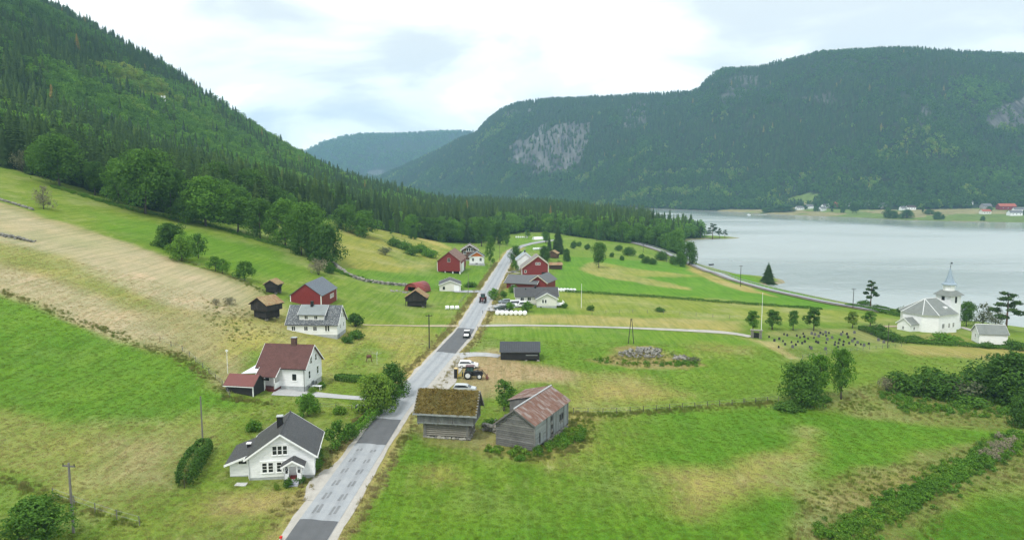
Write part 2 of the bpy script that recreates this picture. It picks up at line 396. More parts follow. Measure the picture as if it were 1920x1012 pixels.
# ---------------------------------------------------------------- ground colours (fields are real patches of land; corners given where the photo shows them)
def beyond(u, v):                                      # fields that run out of the picture go on outside it
    if u <= 0: u, v = -260, v - 70
    if u >= 1920: u = 2200
    if v >= 1012: v = 1190
    return u, v
def world_poly(px): return np.array([at(*beyond(u, v))[:2] for u, v in px])
LUSH = (.070, .172, .014); MID = (.105, .178, .026); OLIVE = (.165, .205, .048); STRAW = (.215, .215, .115); HAY = (.285, .270, .195)
BROWN = (.27, .215, .145); ROUGH = (.130, .170, .050); WOODF = (.022, .040, .012); GRAVEL = (.43, .42, .39); DEEP = (.055, .145, .012)
ZONES = [  # (photo outline, colour, edge softness m, strength)
    ([(0, 316), (120, 352), (300, 404), (480, 447), (600, 495), (650, 520), (600, 560), (500, 545), (330, 490), (60, 395), (0, 378)], (.115, .180, .026), 3, 1),
    ([(170, 395), (330, 425), (520, 470), (590, 515), (540, 530), (480, 520), (330, 480), (200, 430)], (.080, .172, .016), 8, .9),
    ([(0, 378), (60, 398), (250, 458), (330, 490), (450, 522), (500, 548), (530, 600), (480, 640), (430, 735), (330, 668), (250, 640), (120, 590), (0, 545)], STRAW, 2.5, 1),
    ([(0, 385), (250, 462), (420, 522), (470, 548), (440, 590), (330, 575), (200, 530), (60, 480), (0, 470)], HAY, 5, 1),
    ([(0, 495), (90, 520), (250, 580), (330, 640), (250, 638), (120, 588), (0, 540)], HAY, 4, .9),
    ([(0, 455), (110, 480), (240, 540), (330, 590), (250, 575), (90, 515), (0, 490)], OLIVE, 5, .7),
    ([(420, 600), (545, 590), (700, 600), (820, 615), (820, 655), (760, 720), (700, 720), (620, 730), (560, 660), (480, 660), (420, 680)], (.235, .24, .075), 4, .85),
    ([(640, 585), (860, 585), (860, 608), (640, 608)], (.13, .19, .033), 3, .8),
    ([(610, 690), (700, 640), (740, 660), (730, 700), (620, 745)], MID, 3, .9),
    ([(480, 560), (640, 560), (780, 600), (640, 590), (560, 600)], MID, 3, .6),
    ([(0, 550), (120, 592), (250, 642), (430, 740), (460, 770), (400, 795), (300, 810), (150, 815), (0, 800)], (.080, .178, .020), 2.5, 1),
    ([(0, 812), (150, 800), (300, 805), (400, 775), (415, 820), (360, 860), (300, 930), (260, 985), (140, 940), (0, 885)], (.165, .205, .060), 5, .95),
    ([(190, 830), (330, 820), (340, 860), (300, 910), (200, 900)], STRAW, 5, .9),
    ([(0, 890), (140, 945), (250, 1000), (0, 1012)], (.10, .18, .03), 2, .8),
    ([(300, 935), (560, 930), (600, 960), (540, 1012), (260, 1012)], (.125, .180, .036), 6, .9),
    ([(430, 930), (600, 905), (600, 930), (520, 960), (420, 965)], (.27, .22, .09), 5, .8),
    ([(470, 900), (590, 905), (600, 880), (590, 850), (650, 800), (720, 760), (560, 745), (430, 770), (410, 880)], (.110, .172, .028), 3, .85),
    ([(620, 450), (640, 395), (700, 412), (830, 459), (820, 500), (740, 510), (640, 500)], (.175, .20, .045), 4, 1),
    ([(690, 410), (830, 457), (850, 470), (720, 430)], (.30, .27, .10), 3, .8),
    ([(640, 500), (740, 515), (930, 495), (900, 540), (800, 545), (700, 535)], (.085, .18, .020), 5, .9),
    ([(1060, 480), (1250, 492), (1450, 530), (1590, 575), (1560, 580), (1300, 555), (1040, 545), (1035, 520)], (.078, .185, .018), 4, 1),
    ([(1130, 492), (1200, 505), (1330, 520), (1200, 518), (1140, 505)], (.22, .22, .07), 3, .7),
    ([(1040, 548), (1300, 558), (1560, 582), (1690, 600), (1600, 605), (1400, 600), (1200, 590), (1080, 585)], (.15, .20, .040), 3, .95),
    ([(890, 588), (1100, 588), (1400, 604), (1390, 620), (1150, 610), (900, 606)], (.23, .225, .085), 3, .9),
    ([(900, 618), (1150, 614), (1380, 630), (1450, 660), (1500, 690), (1460, 745), (1200, 755), (1080, 765), (1060, 700), (930, 650)], (.092, .182, .020), 4, 1),
    ([(1080, 700), (1180, 700), (1290, 735), (1200, 755), (1090, 755)], (.26, .22, .09), 7, .75),
    ([(1290, 640), (1400, 645), (1400, 665), (1310, 660)], (.20, .20, .06), 5, .6),
    ([(1100, 674), (1150, 660), (1190, 648), (1240, 652), (1300, 668), (1318, 682), (1280, 690), (1180, 688)], (.20, .175, .08), 2.0, .85),
    ([(1500, 675), (1700, 655), (1900, 660), (1900, 690), (1700, 690), (1560, 740), (1470, 745)], (.105, .185, .025), 3, 1),
    ([(1680, 648), (1920, 655), (1920, 690), (1720, 668)], (.24, .215, .085), 3, .8),
    ([(640, 1012), (700, 900), (760, 800), (900, 850), (1000, 870), (1100, 790), (1450, 760), (1600, 780), (1880, 805), (1860, 830), (1500, 900), (1440, 1012)], LUSH, 3, 1),
    ([(700, 900), (900, 870), (1130, 860), (1250, 880), (1250, 960), (960, 960), (760, 1000)], (.10, .178, .022), 8, .7),
    ([(760, 880), (830, 880), (830, 905), (770, 905)], (.24, .21, .08), 4, .6),
    ([(1240, 890), (1340, 890), (1360, 940), (1270, 950)], (.32, .255, .11), 6, .75),
    ([(1340, 900), (1480, 840), (1510, 800), (1520, 850), (1480, 930), (1360, 930)], (.25, .225, .085), 4, .75),
    ([(1130, 780), (1200, 775), (1250, 830), (1150, 860)], (.14, .185, .035), 7, .6),
    ([(1050, 760), (1130, 770), (1110, 850), (1040, 870), (900, 850), (930, 830)], (.19, .18, .06), 5, .75),
    ([(1620, 720), (1920, 690), (1920, 790), (1840, 800), (1600, 778), (1540, 760), (1560, 735)], ROUGH, 3, .95),
    ([(1440, 1012), (1500, 930), (1600, 880), (1740, 860), (1880, 815), (1920, 800), (1920, 850), (1800, 930), (1650, 1012)], (.120, .165, .045), 2, 1),
    ([(1500, 940), (1600, 900), (1720, 880), (1700, 930), (1580, 960)], (.20, .185, .07), 3, .7),
    ([(1670, 1012), (1760, 965), (1920, 880), (1920, 1012)], DEEP, 2, 1),
    ([(852, 668), (930, 660), (1010, 682), (1075, 700), (1060, 715), (960, 715), (930, 740), (870, 760), (840, 740)], BROWN, 3.5, .95),
    ([(930, 500), (975, 505), (960, 540), (915, 560)], (.25, .225, .09), 4, .7),
    ([(720, 470), (790, 480), (815, 495), (760, 500)], (.10, .17, .03), 3, .5),
    ([(1425, 630), (1480, 622), (1610, 618), (1690, 648), (1600, 660), (1500, 672)], (.105, .165, .035), 2, .9),
    ([(1440, 622), (1620, 615), (1690, 645), (1660, 648), (1590, 628), (1440, 632)], (.24, .225, .13), 2, .5),
    ([(1395, 632), (1440, 640), (1500, 670), (1480, 672)], (.28, .25, .13), 1.5, .8),
    ([(1690, 630), (1800, 625), (1830, 640), (1690, 645)], (.19, .19, .07), 2, .8),
    ([(1080, 500), (1120, 490), (1160, 510), (1300, 540), (1290, 545), (1120, 518)], (.28, .235, .11), 2, .6),
    ([(1290, 496), (1330, 514), (1400, 537), (1450, 556), (1400, 548), (1330, 526), (1290, 506)], (.28, .23, .10), 2.5, .8),
    ([(790, 838), (900, 850), (910, 870), (800, 860)], (.125, .16, .035), 3, .7),
    ([(770, 805), (790, 790), (905, 800), (925, 835), (890, 850), (780, 835)], (.20, .18, .08), 2, .6),
    ([(940, 445), (1050, 442), (1040, 470), (950, 470)], (.09, .185, .02), 4, .9),
]
FOREST_EDGE = np.array([(-420, 236), (-330, 254), (-214, 297), (-176, 296), (-140, 290), (-122, 308), (-112, 360), (-106, 425), (-95, 452), (-72, 462), (-44, 470), (-22, 505), (-14, 575), (8, 640), (30, 640), (52, 600), (72, 575), (88, 566), (97, 572), (106, 555), (112, 532), (115, 508), (118, 507),
                        (122, 530), (128, 562), (144, 628), (156, 656), (174, 669), (182, 680), (172, 706), (160, 728), (152, 770), (165, 860), (175, 960), (145, 1080), (95, 1195), (-5, 1320), (-300, 1330), (-3000, 1330), (-3000, 236)], float)
def field_colours(x, y):
    n = len(x); C = np.tile(np.array(MID), (n, 1))
    jx = x + 7 * (fbm(x, y, 14, 21) - .5) ; jy = y + 10 * (fbm(x, y, 14, 27) - .5)
    for px, c, soft, st in ZONES:
        P = world_poly(px); m0 = P.min(0) - 30; m1 = P.max(0) + 30
        k = np.where((x > m0[0]) & (x < m1[0]) & (y > m0[1]) & (y < m1[1]))[0]
        if not len(k): continue
        d = seg_dist(jx[k], jy[k], np.vstack([P, P[:1]])); ins = inside(jx[k], jy[k], P)
        w = sstep(-soft, soft, np.where(ins, d, -d)) * st
        w = w * (1 - .35 * (1 - st) * fbm(x[k], y[k], 9, 5))
        C[k] = C[k] * (1 - w[:, None]) + np.array(c) * w[:, None]
    fw = inside(jx, jy, FOREST_EDGE); d = seg_dist(jx, jy, FOREST_EDGE[:-3])
    w = sstep(-2, 4, np.where(fw, d, -d)); C = C * (1 - w[:, None]) + np.array(WOODF) * w[:, None]
    dr = np.abs(x - road_x(y)); w = sstep(5.6, 3.4, dr + 1.6 * (fbm(x, y, 5, 91) - .5)) * (y < 480) * .75; C = C * (1 - w[:, None]) + np.array((.28, .235, .115)) * w[:, None]
    # shore gravel
    ds = np.where(inside(x, y, LAND), 1, -1) * seg_dist(x, y, SHORE)
    w = sstep(3.0, 0.5, ds); C = C * (1 - w[:, None]) + np.array((.20, .19, .16)) * w[:, None]
    return C * np.array([1.46, 1.31, 1.12])
def build_ground():
    X, Y = np.meshgrid(gx, gy); x, y = X.ravel(), Y.ravel()
    z = HG.ravel(); nx, ny = len(gx), len(gy)
    i = np.arange(nx * ny).reshape(ny, nx)
    F = np.stack([i[:-1, :-1].ravel(), i[:-1, 1:].ravel(), i[1:, 1:].ravel(), i[1:, :-1].ravel()], 1)
    m, t = newmat('meadow_ground'); pos = geo_pos(t)
    at_ = t.nodes.new('ShaderNodeAttribute'); at_.attribute_name = 'field'; base = at_.outputs['Color']; ma = t.nodes.new('ShaderNodeAttribute'); ma.attribute_name = 'mottle'; mo = ma.outputs['Fac']
    n1 = noise(t, pos, .10, 5, .6); n2 = noise(t, pos, .9, 5, .7); n3 = noise(t, pos, .32, 4, .62, mapscale=(1.0, .22, 1), maprot=(0, 0, R(-14))); n4 = noise(t, pos, 3.2, 3, .7); n5 = noise(t, pos, .035, 3)
    col = mixrgb(t, base, (1.35, 1.18, 1.2), ramp(t, n1, .48, .72, cb=(.6,) * 3), 'MULTIPLY')
    col = mixrgb(t, col, (.66, .84, .62), ramp(t, n5, .45, .7, cb=(.55,) * 3), 'MULTIPLY')
    col = mixrgb(t, col, (1.3, 1.14, 1.25), ramp(t, n3, .5, .72, cb=(.62,) * 3), 'MULTIPLY')
    col = mixrgb(t, col, (.70, .82, .66), ramp(t, n2, .48, .68, cb=(.6,) * 3), 'MULTIPLY')
    col = mixrgb(t, col, (.62, .72, .60), ramp(t, n4, .50, .70, cb=(.62,) * 3), 'MULTIPLY')
    n7 = noise(t, pos, 1.1, 3, .6, mapscale=(1.0, .045, 1), maprot=(0, 0, R(28))); col = mixrgb(t, col, (.76, .82, .74), ramp(t, n7, .46, .58, cb=(.9,) * 3), 'MULTIPLY')
    col = mixrgb(t, col, (.40, .36, .185), mixrgb(t, (0, 0, 0), ramp(t, noise(t, pos, .055, 7, .72), .50, .70, cb=(.46,) * 3), mo))
    col = mixrgb(t, col, (.44, .385, .20), mixrgb(t, (0, 0, 0), ramp(t, noise(t, pos, .5, 5, .75, mapscale=(1, .35, 1), maprot=(0, 0, R(30))), .56, .72, cb=(.42,) * 3), mo))
    col = mixrgb(t, col, (.05, .085, .02), ramp(t, noise(t, pos, .33, 6, .8), .60, .74, cb=(.40,) * 3))
    ad = t.nodes.new('ShaderNodeMath'); ad.operation = 'ADD'; t.links.new(n2, ad.inputs[0]); t.links.new(n4, ad.inputs[1])
    finish(t, col, .95, bump=ad.outputs[0], bstr=.9, bdist=.22, spec=.08)
    me = np_mesh('ground', np.stack([x, y, z], 1), F, m, True); C = field_colours(x, y); col_attr(me, 'field', C); flt_attr(me, 'mottle', np.clip((C[:, 0] / C[:, 1] - .44) / .30, .18, 1))
    o = bpy.data.objects.new('ground', me); COL.objects.link(o); tag(o, kind='structure')
build_ground()
# ---------------------------------------------------------------- the lake
def build_lake():
    m, t = newmat('lake_water'); pos = geo_pos(t)
    a = noise(t, pos, .22, 4, .6, mapscale=(1, .55, 1), maprot=(0, 0, R(25))); b = noise(t, pos, .9, 3, .6, mapscale=(1, .6, 1), maprot=(0, 0, R(15)))
    c = noise(t, pos, .0045, 3, .5, mapscale=(.35, 1.0, 1), maprot=(0, 0, R(38)))
    ad = t.nodes.new('ShaderNodeMath'); ad.operation = 'MULTIPLY_ADD'; ad.inputs[1].default_value = .4; t.links.new(b, ad.inputs[0]); t.links.new(a, ad.inputs[2])
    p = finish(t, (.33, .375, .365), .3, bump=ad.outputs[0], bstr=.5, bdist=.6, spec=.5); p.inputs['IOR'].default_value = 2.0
    ca_ = t.nodes.new('ShaderNodeAttribute'); ca_.attribute_name = 'calm'
    t.links.new(mixrgb(t, ramp(t, c, .42, .58, ca=(.22,) * 3, cb=(.40,) * 3), (.03,) * 3, ca_.outputs['Fac']), p.inputs['Roughness'])
    xs = graded(-4000, 5000, 95, 520, 1.9, 1.09); ys = graded(-600, 6000, 235, 760, 1.7, 1.045); X, Y = np.meshgrid(xs, ys); x, y = X.ravel(), Y.ravel(); nx, ny = len(xs), len(ys)
    f = sstep(1500, 500, y) * sstep(60, 110, x) * sstep(900, 500, x); q = x * .8 + y * .6; r_ = -x * .6 + y * .8
    z = (.30 * (vnoise(q, r_ * 1.9, 14, 71) - .5) + .22 * (vnoise(q, r_ * 2.2, 6.5, 73) - .5)) * (.45 + .8 * vnoise(x * .4, y, 90, 75)) * f
    i = np.arange(nx * ny).reshape(ny, nx); F = np.stack([i[:-1, :-1].ravel(), i[:-1, 1:].ravel(), i[1:, 1:].ravel(), i[1:, :-1].ravel()], 1)
    uu = 960 + FPX * x / np.maximum(y, 50); db = np.interp(uu, FS_U, FS_Y) - y + 70 * (fbm(x, y * .5, 160, 77) - .5); z = z * sstep(20, 220, db)
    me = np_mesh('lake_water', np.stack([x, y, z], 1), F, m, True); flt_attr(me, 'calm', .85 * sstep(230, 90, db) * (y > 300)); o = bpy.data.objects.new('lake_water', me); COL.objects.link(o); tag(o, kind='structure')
# ---------------------------------------------------------------- far mountains across the lake
FS_U = np.array([300, 560, 690, 900, 1060, 1150, 1200, 1300, 1380, 1450, 1520, 1600, 1700, 1800, 1920, 2100, 2500, 3200.])
FS_Y = np.array([2700, 2500, 2350, 2000, 1760, 1600, 1500, 1400, 1310, 1210, 1150, 1095, 1010, 975, 950, 930, 880, 800.])
SKY_U = np.array([300, 560, 640, 690, 720, 780, 830, 860, 893, 900, 915, 935, 960, 985, 1040, 1100, 1180, 1250, 1285, 1305, 1314, 1325, 1345, 1380, 1420, 1470, 1520, 1560, 1620, 1660, 1720, 1800, 1920, 2100, 2500, 3200.])
SKY_V = np.array([420, 380, 352, 336, 326, 300, 275, 258, 247, 238, 222, 206, 194, 188, 183, 180, 176, 172, 168, 160, 148, 136, 125, 122, 118, 106, 92, 91, 88, 86, 88, 92, 96, 100, 90, 120.])
TOP_D = np.interp(SKY_U, [300, 690, 860, 900, 960, 1100, 1300, 1500, 1700, 1920, 3200], [900, 800, 900, 820, 720, 760, 820, 900, 900, 900, 900])
APR_U = [300, 1340, 1370, 1450, 1500, 1560, 1650, 1780, 1920, 2100, 3200]; APR_D = [0, 0, 40, 70, 130, 110, 120, 150, 190, 180, 60]
def far_base(u):
    yb = np.interp(u, FS_U, FS_Y); D = np.interp(u, SKY_U, TOP_D); v = np.interp(u, SKY_U, SKY_V)
    yt = yb + D; el = np.tan(np.arctan((506 - v) / FPX) - PITCH)
    return yb, D, CAMZ + el * yt - 12.0
def far_z(u, d):
    yb, D, zt = far_base(u); ap = np.interp(u, APR_U, APR_D)
    t = np.clip((d - ap) / (D - ap), 0, 1.6)
    s = 0.28 * t + 0.72 * sstep(0.0, 1.08, t) ** 0.92
    s = np.where(t > 1, np.interp(t, [1, 1.6], [1.0, 0.93]) * (0.28 + .72 * sstep(0, 1.08, 1.0) ** .92), s) / (0.28 + .72 * sstep(0, 1.08, 1.0) ** .92)
    ta = np.clip(d, 0, None)
    za = np.minimum(ta, ap) * 0.075 + 0.25
    wx = (u - 960) / FPX * (yb + d)
    amp = 4 * t * (1 - np.clip(t, 0, 1)) * (t < 1)
    bump = 120 * (fbm(wx * 1.0, d * .35, 260, 40) - .5) * amp + 34 * (fbm(wx, d * .5, 80, 44) - .5) * amp
    return za + np.clip(zt - za, 5, None) * s + bump + 8 * (fbm(wx, d, 40, 47, 2) - .5) * np.clip(t * 8, 0, 1)
ROCKS = [[(955, 312), (962, 268), (1010, 242), (1075, 226), (1112, 226), (1112, 262), (1090, 300), (1062, 318), (1010, 324)], [(1168, 205), (1200, 190), (1218, 205), (1214, 232), (1180, 240)],
         [(1345, 175), (1378, 148), (1432, 142), (1436, 165), (1405, 180), (1365, 192), (1345, 200)], [(1845, 248), (1880, 205), (1925, 170), (2050, 150), (2050, 240), (1920, 250)],
         [(1706, 240), (1720, 205), (1745, 190), (1735, 230), (1722, 252)], [(948, 205), (1010, 195), (1000, 215), (950, 220)], [(1308, 158), (1322, 136), (1342, 124), (1338, 150), (1318, 165)], [(1500, 182), (1560, 176), (1570, 192), (1510, 196)]]
FARFIELD = [[(1476, 388), (1482, 366), (1506, 360), (1530, 366), (1532, 385), (1515, 392)]]
def build_far():
    U = np.concatenate([np.arange(300, 860, 10), np.arange(860, 1960, 3.2), np.arange(1960, 3200, 24)]); nd = 200
    T = np.concatenate([np.linspace(-.06, .22, 62)[:-1], np.linspace(.22, 1.02, 112), np.linspace(1.06, 1.6, 27)]); nd = len(T)
    UU, TT = np.meshgrid(U, T); yb, D, zt = far_base(UU); d = TT * D
    Z = np.where(d < 0, d * .1, far_z(UU, d)); Y = yb + d; X = (UU - 960) / FPX * Y * 1.0
    x, y, z = X.ravel(), Y.ravel(), Z.ravel(); nu = len(U)
    i = np.arange(nu * nd).reshape(nd, nu); F = np.stack([i[:-1, :-1].ravel(), i[:-1, 1:].ravel(), i[1:, 1:].ravel(), i[1:, :-1].ravel()], 1)
    pu = 960 + FPX * x / (y * math.cos(PITCH) - (z - CAMZ) * math.sin(PITCH)); pv = 506 - FPX * (y * math.sin(PITCH) + (z - CAMZ) * math.cos(PITCH)) / (y * math.cos(PITCH) - (z - CAMZ) * math.sin(PITCH))
    rock = np.zeros(len(x)); ju = pu + 44 * (fbm(x, y + z, 60, 61) - .5); jv = pv + 44 * (fbm(x, y + z, 60, 66) - .5)
    for k_, P in enumerate(ROCKS): rock = np.maximum(rock, inside(ju, jv, np.array(P, float)) * (1.0 if k_ in (0, 3) else .75))
    dd = d.ravel(); ap = np.interp(UU.ravel(), APR_U, APR_D); mead = (dd < ap + 14 * (fbm(x, y, 60, 70) - .5)) & (ap > 5)
    for P in FARFIELD: mead |= inside(ju, jv, np.array(P, float)) 
    C = np.tile(np.array((.030, .045, .018)), (len(x), 1))
    n = fbm(x, y, 70, 72)[:, None]; mc = np.where(n > .52, np.array((.25, .23, .11)), np.array((.13, .19, .045)))
    C[mead] = mc[mead]; C[dd < 3] = (.20, .19, .16)
    m, t = newmat('far_slope'); pos = geo_pos(t)
    a_ = t.nodes.new('ShaderNodeAttribute'); a_.attribute_name = 'field'; r_ = t.nodes.new('ShaderNodeAttribute'); r_.attribute_name = 'rock'
    n1 = noise(t, pos, 1.0, 6, .65, mapscale=(.075, .012, .016), maprot=(0, R(-24), R(20))); n2 = noise(t, pos, .012, 4)
    rc = mixrgb(t, (.034, .038, .038), (.175, .175, .158), ramp(t, n1, .36, .70)); rc = mixrgb(t, rc, (.10, .11, .08), ramp(t, n2, .5, .7, cb=(.5,) * 3))
    g = mixrgb(t, a_.outputs['Color'], (.7, .7, .7), ramp(t, noise(t, pos, .08, 5), .4, .7), 'MULTIPLY')
    finish(t, mixrgb(t, g, rc, r_.outputs['Fac']), .95, bump=n1, bstr=1, bdist=6, spec=.1)
    me = np_mesh('far_mountain', np.stack([x, y, z], 1), F, m, True); col_attr(me, 'field', C); flt_attr(me, 'rock', rock)
    o = bpy.data.objects.new('far_mountain', me); COL.objects.link(o); tag(o, kind='structure')
    return dict(U=UU.ravel(), d=dd, x=x, y=y, z=z, pu=pu, pv=pv)
FAR = build_far()
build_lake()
def at_far(u, v, dz=0.0):
    d = ray(u, v); uu = 960 + FPX * d[0]; dd = np.arange(0, 700, .5); yb = float(np.interp(uu, FS_U, FS_Y)); Y = yb + dd
    g = CAMZ + d[2] * Y - far_z(np.full(len(dd), uu), dd) - dz; i = int(np.argmax(g < 0))
    return np.array([d[0] * Y[i], Y[i], far_z(np.array([uu]), np.array([dd[i]]))[0]])
# the hazy ridge at the head of the valley
def build_head():
    SU = np.array([380, 480, 560, 575, 590, 615, 650, 680, 720, 770, 830, 870, 900, 940, 1000, 1100.]); SV = np.array([330, 305, 292, 284, 276, 264, 253, 249, 249, 247, 244.5, 243.5, 246, 255, 275, 310.])
    U = np.arange(380, 1100, 4.0); T = np.linspace(0, 1.5, 90); UU, TT = np.meshgrid(U, T); yb = 3300 + (UU - 560) * .6; Y = yb + TT * 1300
    el = np.tan(np.arctan((506 - np.interp(UU, SU, SV)) / FPX) - PITCH); zt = CAMZ + el * (yb + 1300) - 14
    X = (UU - 960) / FPX * Y
    Z = zt * np.where(TT < 1, .3 * TT + .7 * sstep(0, 1.05, TT), 1 - (TT - 1) * .5) + 90 * (fbm(X, Y * .4, 420, 80) - .5) * 4 * np.clip(TT, 0, 1) * (1 - np.clip(TT, 0, 1))
    nu, nd = len(U), len(T); i = np.arange(nu * nd).reshape(nd, nu); F = np.stack([i[:-1, :-1].ravel(), i[:-1, 1:].ravel(), i[1:, 1:].ravel(), i[1:, :-1].ravel()], 1)
    m = MATS['far_slope']; me = np_mesh('far_ridge', np.stack([X.ravel(), Y.ravel(), Z.ravel()], 1), F, m, True)
    x, y, z = X.ravel(), Y.ravel(), Z.ravel()
    col_attr(me, 'field', np.tile(np.array((.035, .052, .025)), (len(x), 1)))
    rk = ((fbm(x * 1.0, y * .3, 190, 83) > .60) & (TT.ravel() > .35) & (TT.ravel() < .8) & (UU.ravel() < 740)).astype(float); flt_attr(me, 'rock', rk)
    o = bpy.data.objects.new('far_ridge', me); COL.objects.link(o); tag(o, kind='structure')
    return dict(x=x, y=y, z=z, rock=rk, T=TT.ravel(), U=UU.ravel())
HEAD = build_head()
# ---------------------------------------------------------------- roads
def path_px(px): return np.array([at(u, v)[:2] for u, v in px])
def resample(P, step):
    P = np.asarray(P, float); L = np.concatenate([[0], np.cumsum(np.hypot(*np.diff(P, axis=0).T))]); n = max(2, int(L[-1] / step) + 1); s = np.linspace(0, L[-1], n)
    Q = np.stack([np.interp(s, L, P[:, 0]), np.interp(s, L, P[:, 1])], 1)
    for _ in range(3): Q[1:-1] = (Q[:-2] + 2 * Q[1:-1] + Q[2:]) / 4
    return Q
def strip(name, P, w, mat, lift, step=2.0, kind='structure', parent=None, wav=0.0, seed=0, cols=5, resam=True):
    Q = resample(P, step) if resam else np.asarray(P, float); T = np.gradient(Q, axis=0); T /= np.linalg.norm(T, axis=1)[:, None] + 1e-9; Nn = np.stack([-T[:, 1], T[:, 0]], 1)
    w = np.broadcast_to(np.asarray(w, float), (len(Q),)) if np.ndim(w) == 0 or len(w) == len(Q) else np.interp(np.linspace(0, 1, len(Q)), np.linspace(0, 1, len(w)), w)
    V = []; a = np.linspace(-.5, .5, cols)
    wl = w * (1 + wav * (fbm(Q[:, 0], Q[:, 1], 5, seed) - .5) * 2); wr = w * (1 + wav * (fbm(Q[:, 0], Q[:, 1], 5, seed + 9) - .5) * 2)
    for c in a:
        p = Q + Nn * (c * (wl if c < 0 else wr))[:, None]; z = height(p[:, 0], p[:, 1]) + lift + .00045 * p[:, 1]
        if abs(c) > .49: z = z - .05
        V.append(np.column_stack([p, z]))
    V = np.stack(V, 1).reshape(-1, 3); n = len(Q); i = np.arange(n * cols).reshape(n, cols)
    F = np.stack([i[:-1, :-1].ravel(), i[1:, :-1].ravel(), i[1:, 1:].ravel(), i[:-1, 1:].ravel()], 1)[:, ::-1]
    me = np_mesh(name, V, F, mat, True); flt_attr(me, 'lat', np.abs(np.abs(np.tile(a, n)) - .22)); o = bpy.data.objects.new(name, me); COL.objects.link(o)
    if parent is not None: o.parent = parent
    elif kind: tag(o, kind=kind)
    return o
def asphalt(name, c, c2, track=0.0):
    m, t = newmat(name); pos = geo_pos(t); n = noise(t, pos, .5, 5, .7); n2 = noise(t, pos, 8, 3); n3 = noise(t, pos, .9, 4, .6, mapscale=(1.3, .10, 1), maprot=(0, 0, R(-4))); la = t.nodes.new('ShaderNodeAttribute'); la.attribute_name = 'lat'
    col = mixrgb(t, c, c2, ramp(t, n, .35, .7)); col = mixrgb(t, col, (.80,) * 3, ramp(t, n3, .48, .68, cb=(track,) * 3), 'MULTIPLY'); col = mixrgb(t, col, (.80,) * 3, mixrgb(t, (0, 0, 0), ramp(t, la.outputs['Fac'], .02, .13, ca=(1, 1, 1), cb=(0, 0, 0)), min(1, track * 1.6)), 'MULTIPLY'); col = mixrgb(t, col, (.75,) * 3, ramp(t, n2, .45, .7, cb=(.5,) * 3), 'MULTIPLY')
    finish(t, col, .85, bump=n2, bstr=.3, bdist=.02, spec=.25); return m
ASPH = asphalt('worn_asphalt', (.30, .32, .335), (.36, .375, .385), .5); ASPHD = asphalt('fresh_asphalt', (.105, .11, .115), (.125, .13, .135), .2)
GRAV = asphalt('gravel', (.37, .35, .31), (.46, .44, .40), .3); GRAVG = asphalt('grey_gravel', (.37, .38, .38), (.46, .46, .45), .3)
ROADP = np.vstack([ROADC[1:7] * [1, 1], [(4, 478), (11, 505), (22, 532), (33, 552)]]); ROADP = np.vstack([[(-23.5, 50)], ROADP])
SHOULDER = strip('road_shoulder', ROADP, [6.6, 6.4, 6.2, 6.6, 6.4, 6.2, 6.0, 5.6], GRAV, .05, wav=.16, seed=3)
ROAD = strip('road', ROADP, [4.7, 4.7, 4.7, 4.8, 4.9, 5.0, 4.8, 4.2], ASPH, .11, wav=.01, cols=11)
def road_frame(y):
    Q = resample(ROADP, 2.0); i = int(np.argmin(np.abs(Q[:, 1] - y))); i = min(max(i, 1), len(Q) - 2); d = Q[i + 1] - Q[i - 1]; d /= np.linalg.norm(d)
    return np.array([np.interp(y, Q[:, 1], Q[:, 0]), y]), d
MARKM = asphalt('faded_repair', (.185, .195, .20), (.24, .25, .255), .3)
def patch(y0, y1, off, w, name='asphalt_patch', lift=.15):
    ys = np.linspace(y0, y1, max(2, int((y1 - y0) / 1.5))); P = []
    for y in ys:
        c, d = road_frame(y); P.append(c + off * np.array([d[1], -d[0]]))
    return strip(name, np.array(P), w, ASPHD if w > 2 else MARKM, lift, wav=.02 if w > 2 else .25, seed=int(y0), parent=ROAD, resam=False, cols=11 if w > 2 else 4)
patch(55, 83.2, 0, 4.62); patch(109.0, 121.0, 0.02, 4.62); patch(170.5, 199.5, 0, 4.7)
for k, (yy, ln) in enumerate(((84.8, 2.6), (88.8, 2.2), (93.0, 2.0), (97.2, 1.9), (101.3, 1.6), (105.6, 1.2))):
    for s in (-1, 1):
        for q in (0, 1): patch(yy + .35 * q, yy + ln - .3 * (1 - q), s * 1.05 + (q - .5) * .5, .34 + .1 * ((k + q) % 2), 'repair_mark', .15)
lane_church = path_px([(893, 611), (960, 610), (1060, 611), (1150, 614), (1250, 618), (1340, 622), (1385, 626), (1410, 632)])
strip('gravel_lane', lane_church, [3.4, 2.4, 2.3, 2.3, 2.6, 3.4, 4.6, 3.0], GRAV, .07, wav=.12, seed=12)
strip('farm_track', path_px([(862, 611), (800, 611), (740, 610), (680, 609)]), [3.0, 2.0, 1.4, 1.0], simple('dry_track', (.36, .30, .20), .95, .15, .6), .06, wav=.2, seed=14)
strip('driveway', path_px([(745, 746), (700, 748), (640, 744), (590, 739), (550, 736), (515, 733)]), [4.2, 2.4, 2.2, 2.6, 4.2, 5.0], GRAVG, .07, wav=.08, seed=15)
strip('side_road', path_px([(925, 547), (900, 547), (880, 547), (866, 546.5), (850, 547)]), [10.0, 6.2, 6.0, 5.6, 4.0], asphalt('side_asphalt', (.30, .315, .33), (.36, .375, .385), .4), .085, wav=.05, seed=16)
strip('yard_gravel', path_px([(915, 583), (935, 576), (960, 572), (985, 566)]), [10, 9, 8.0, 6], GRAVG, .065, wav=.1, seed=17)
strip('yard_entrance', path_px([(852, 668), (880, 663), (915, 664), (938, 668)]), [5.0, 4.4, 4.0, 3.0], GRAVG, .06, wav=.15, seed=18)
strip('lay_by', path_px([(858, 665), (845, 690), (826, 722), (800, 752)]), [3.0, 5.2, 5.0, 3.0], GRAV, .06, wav=.15, seed=19)
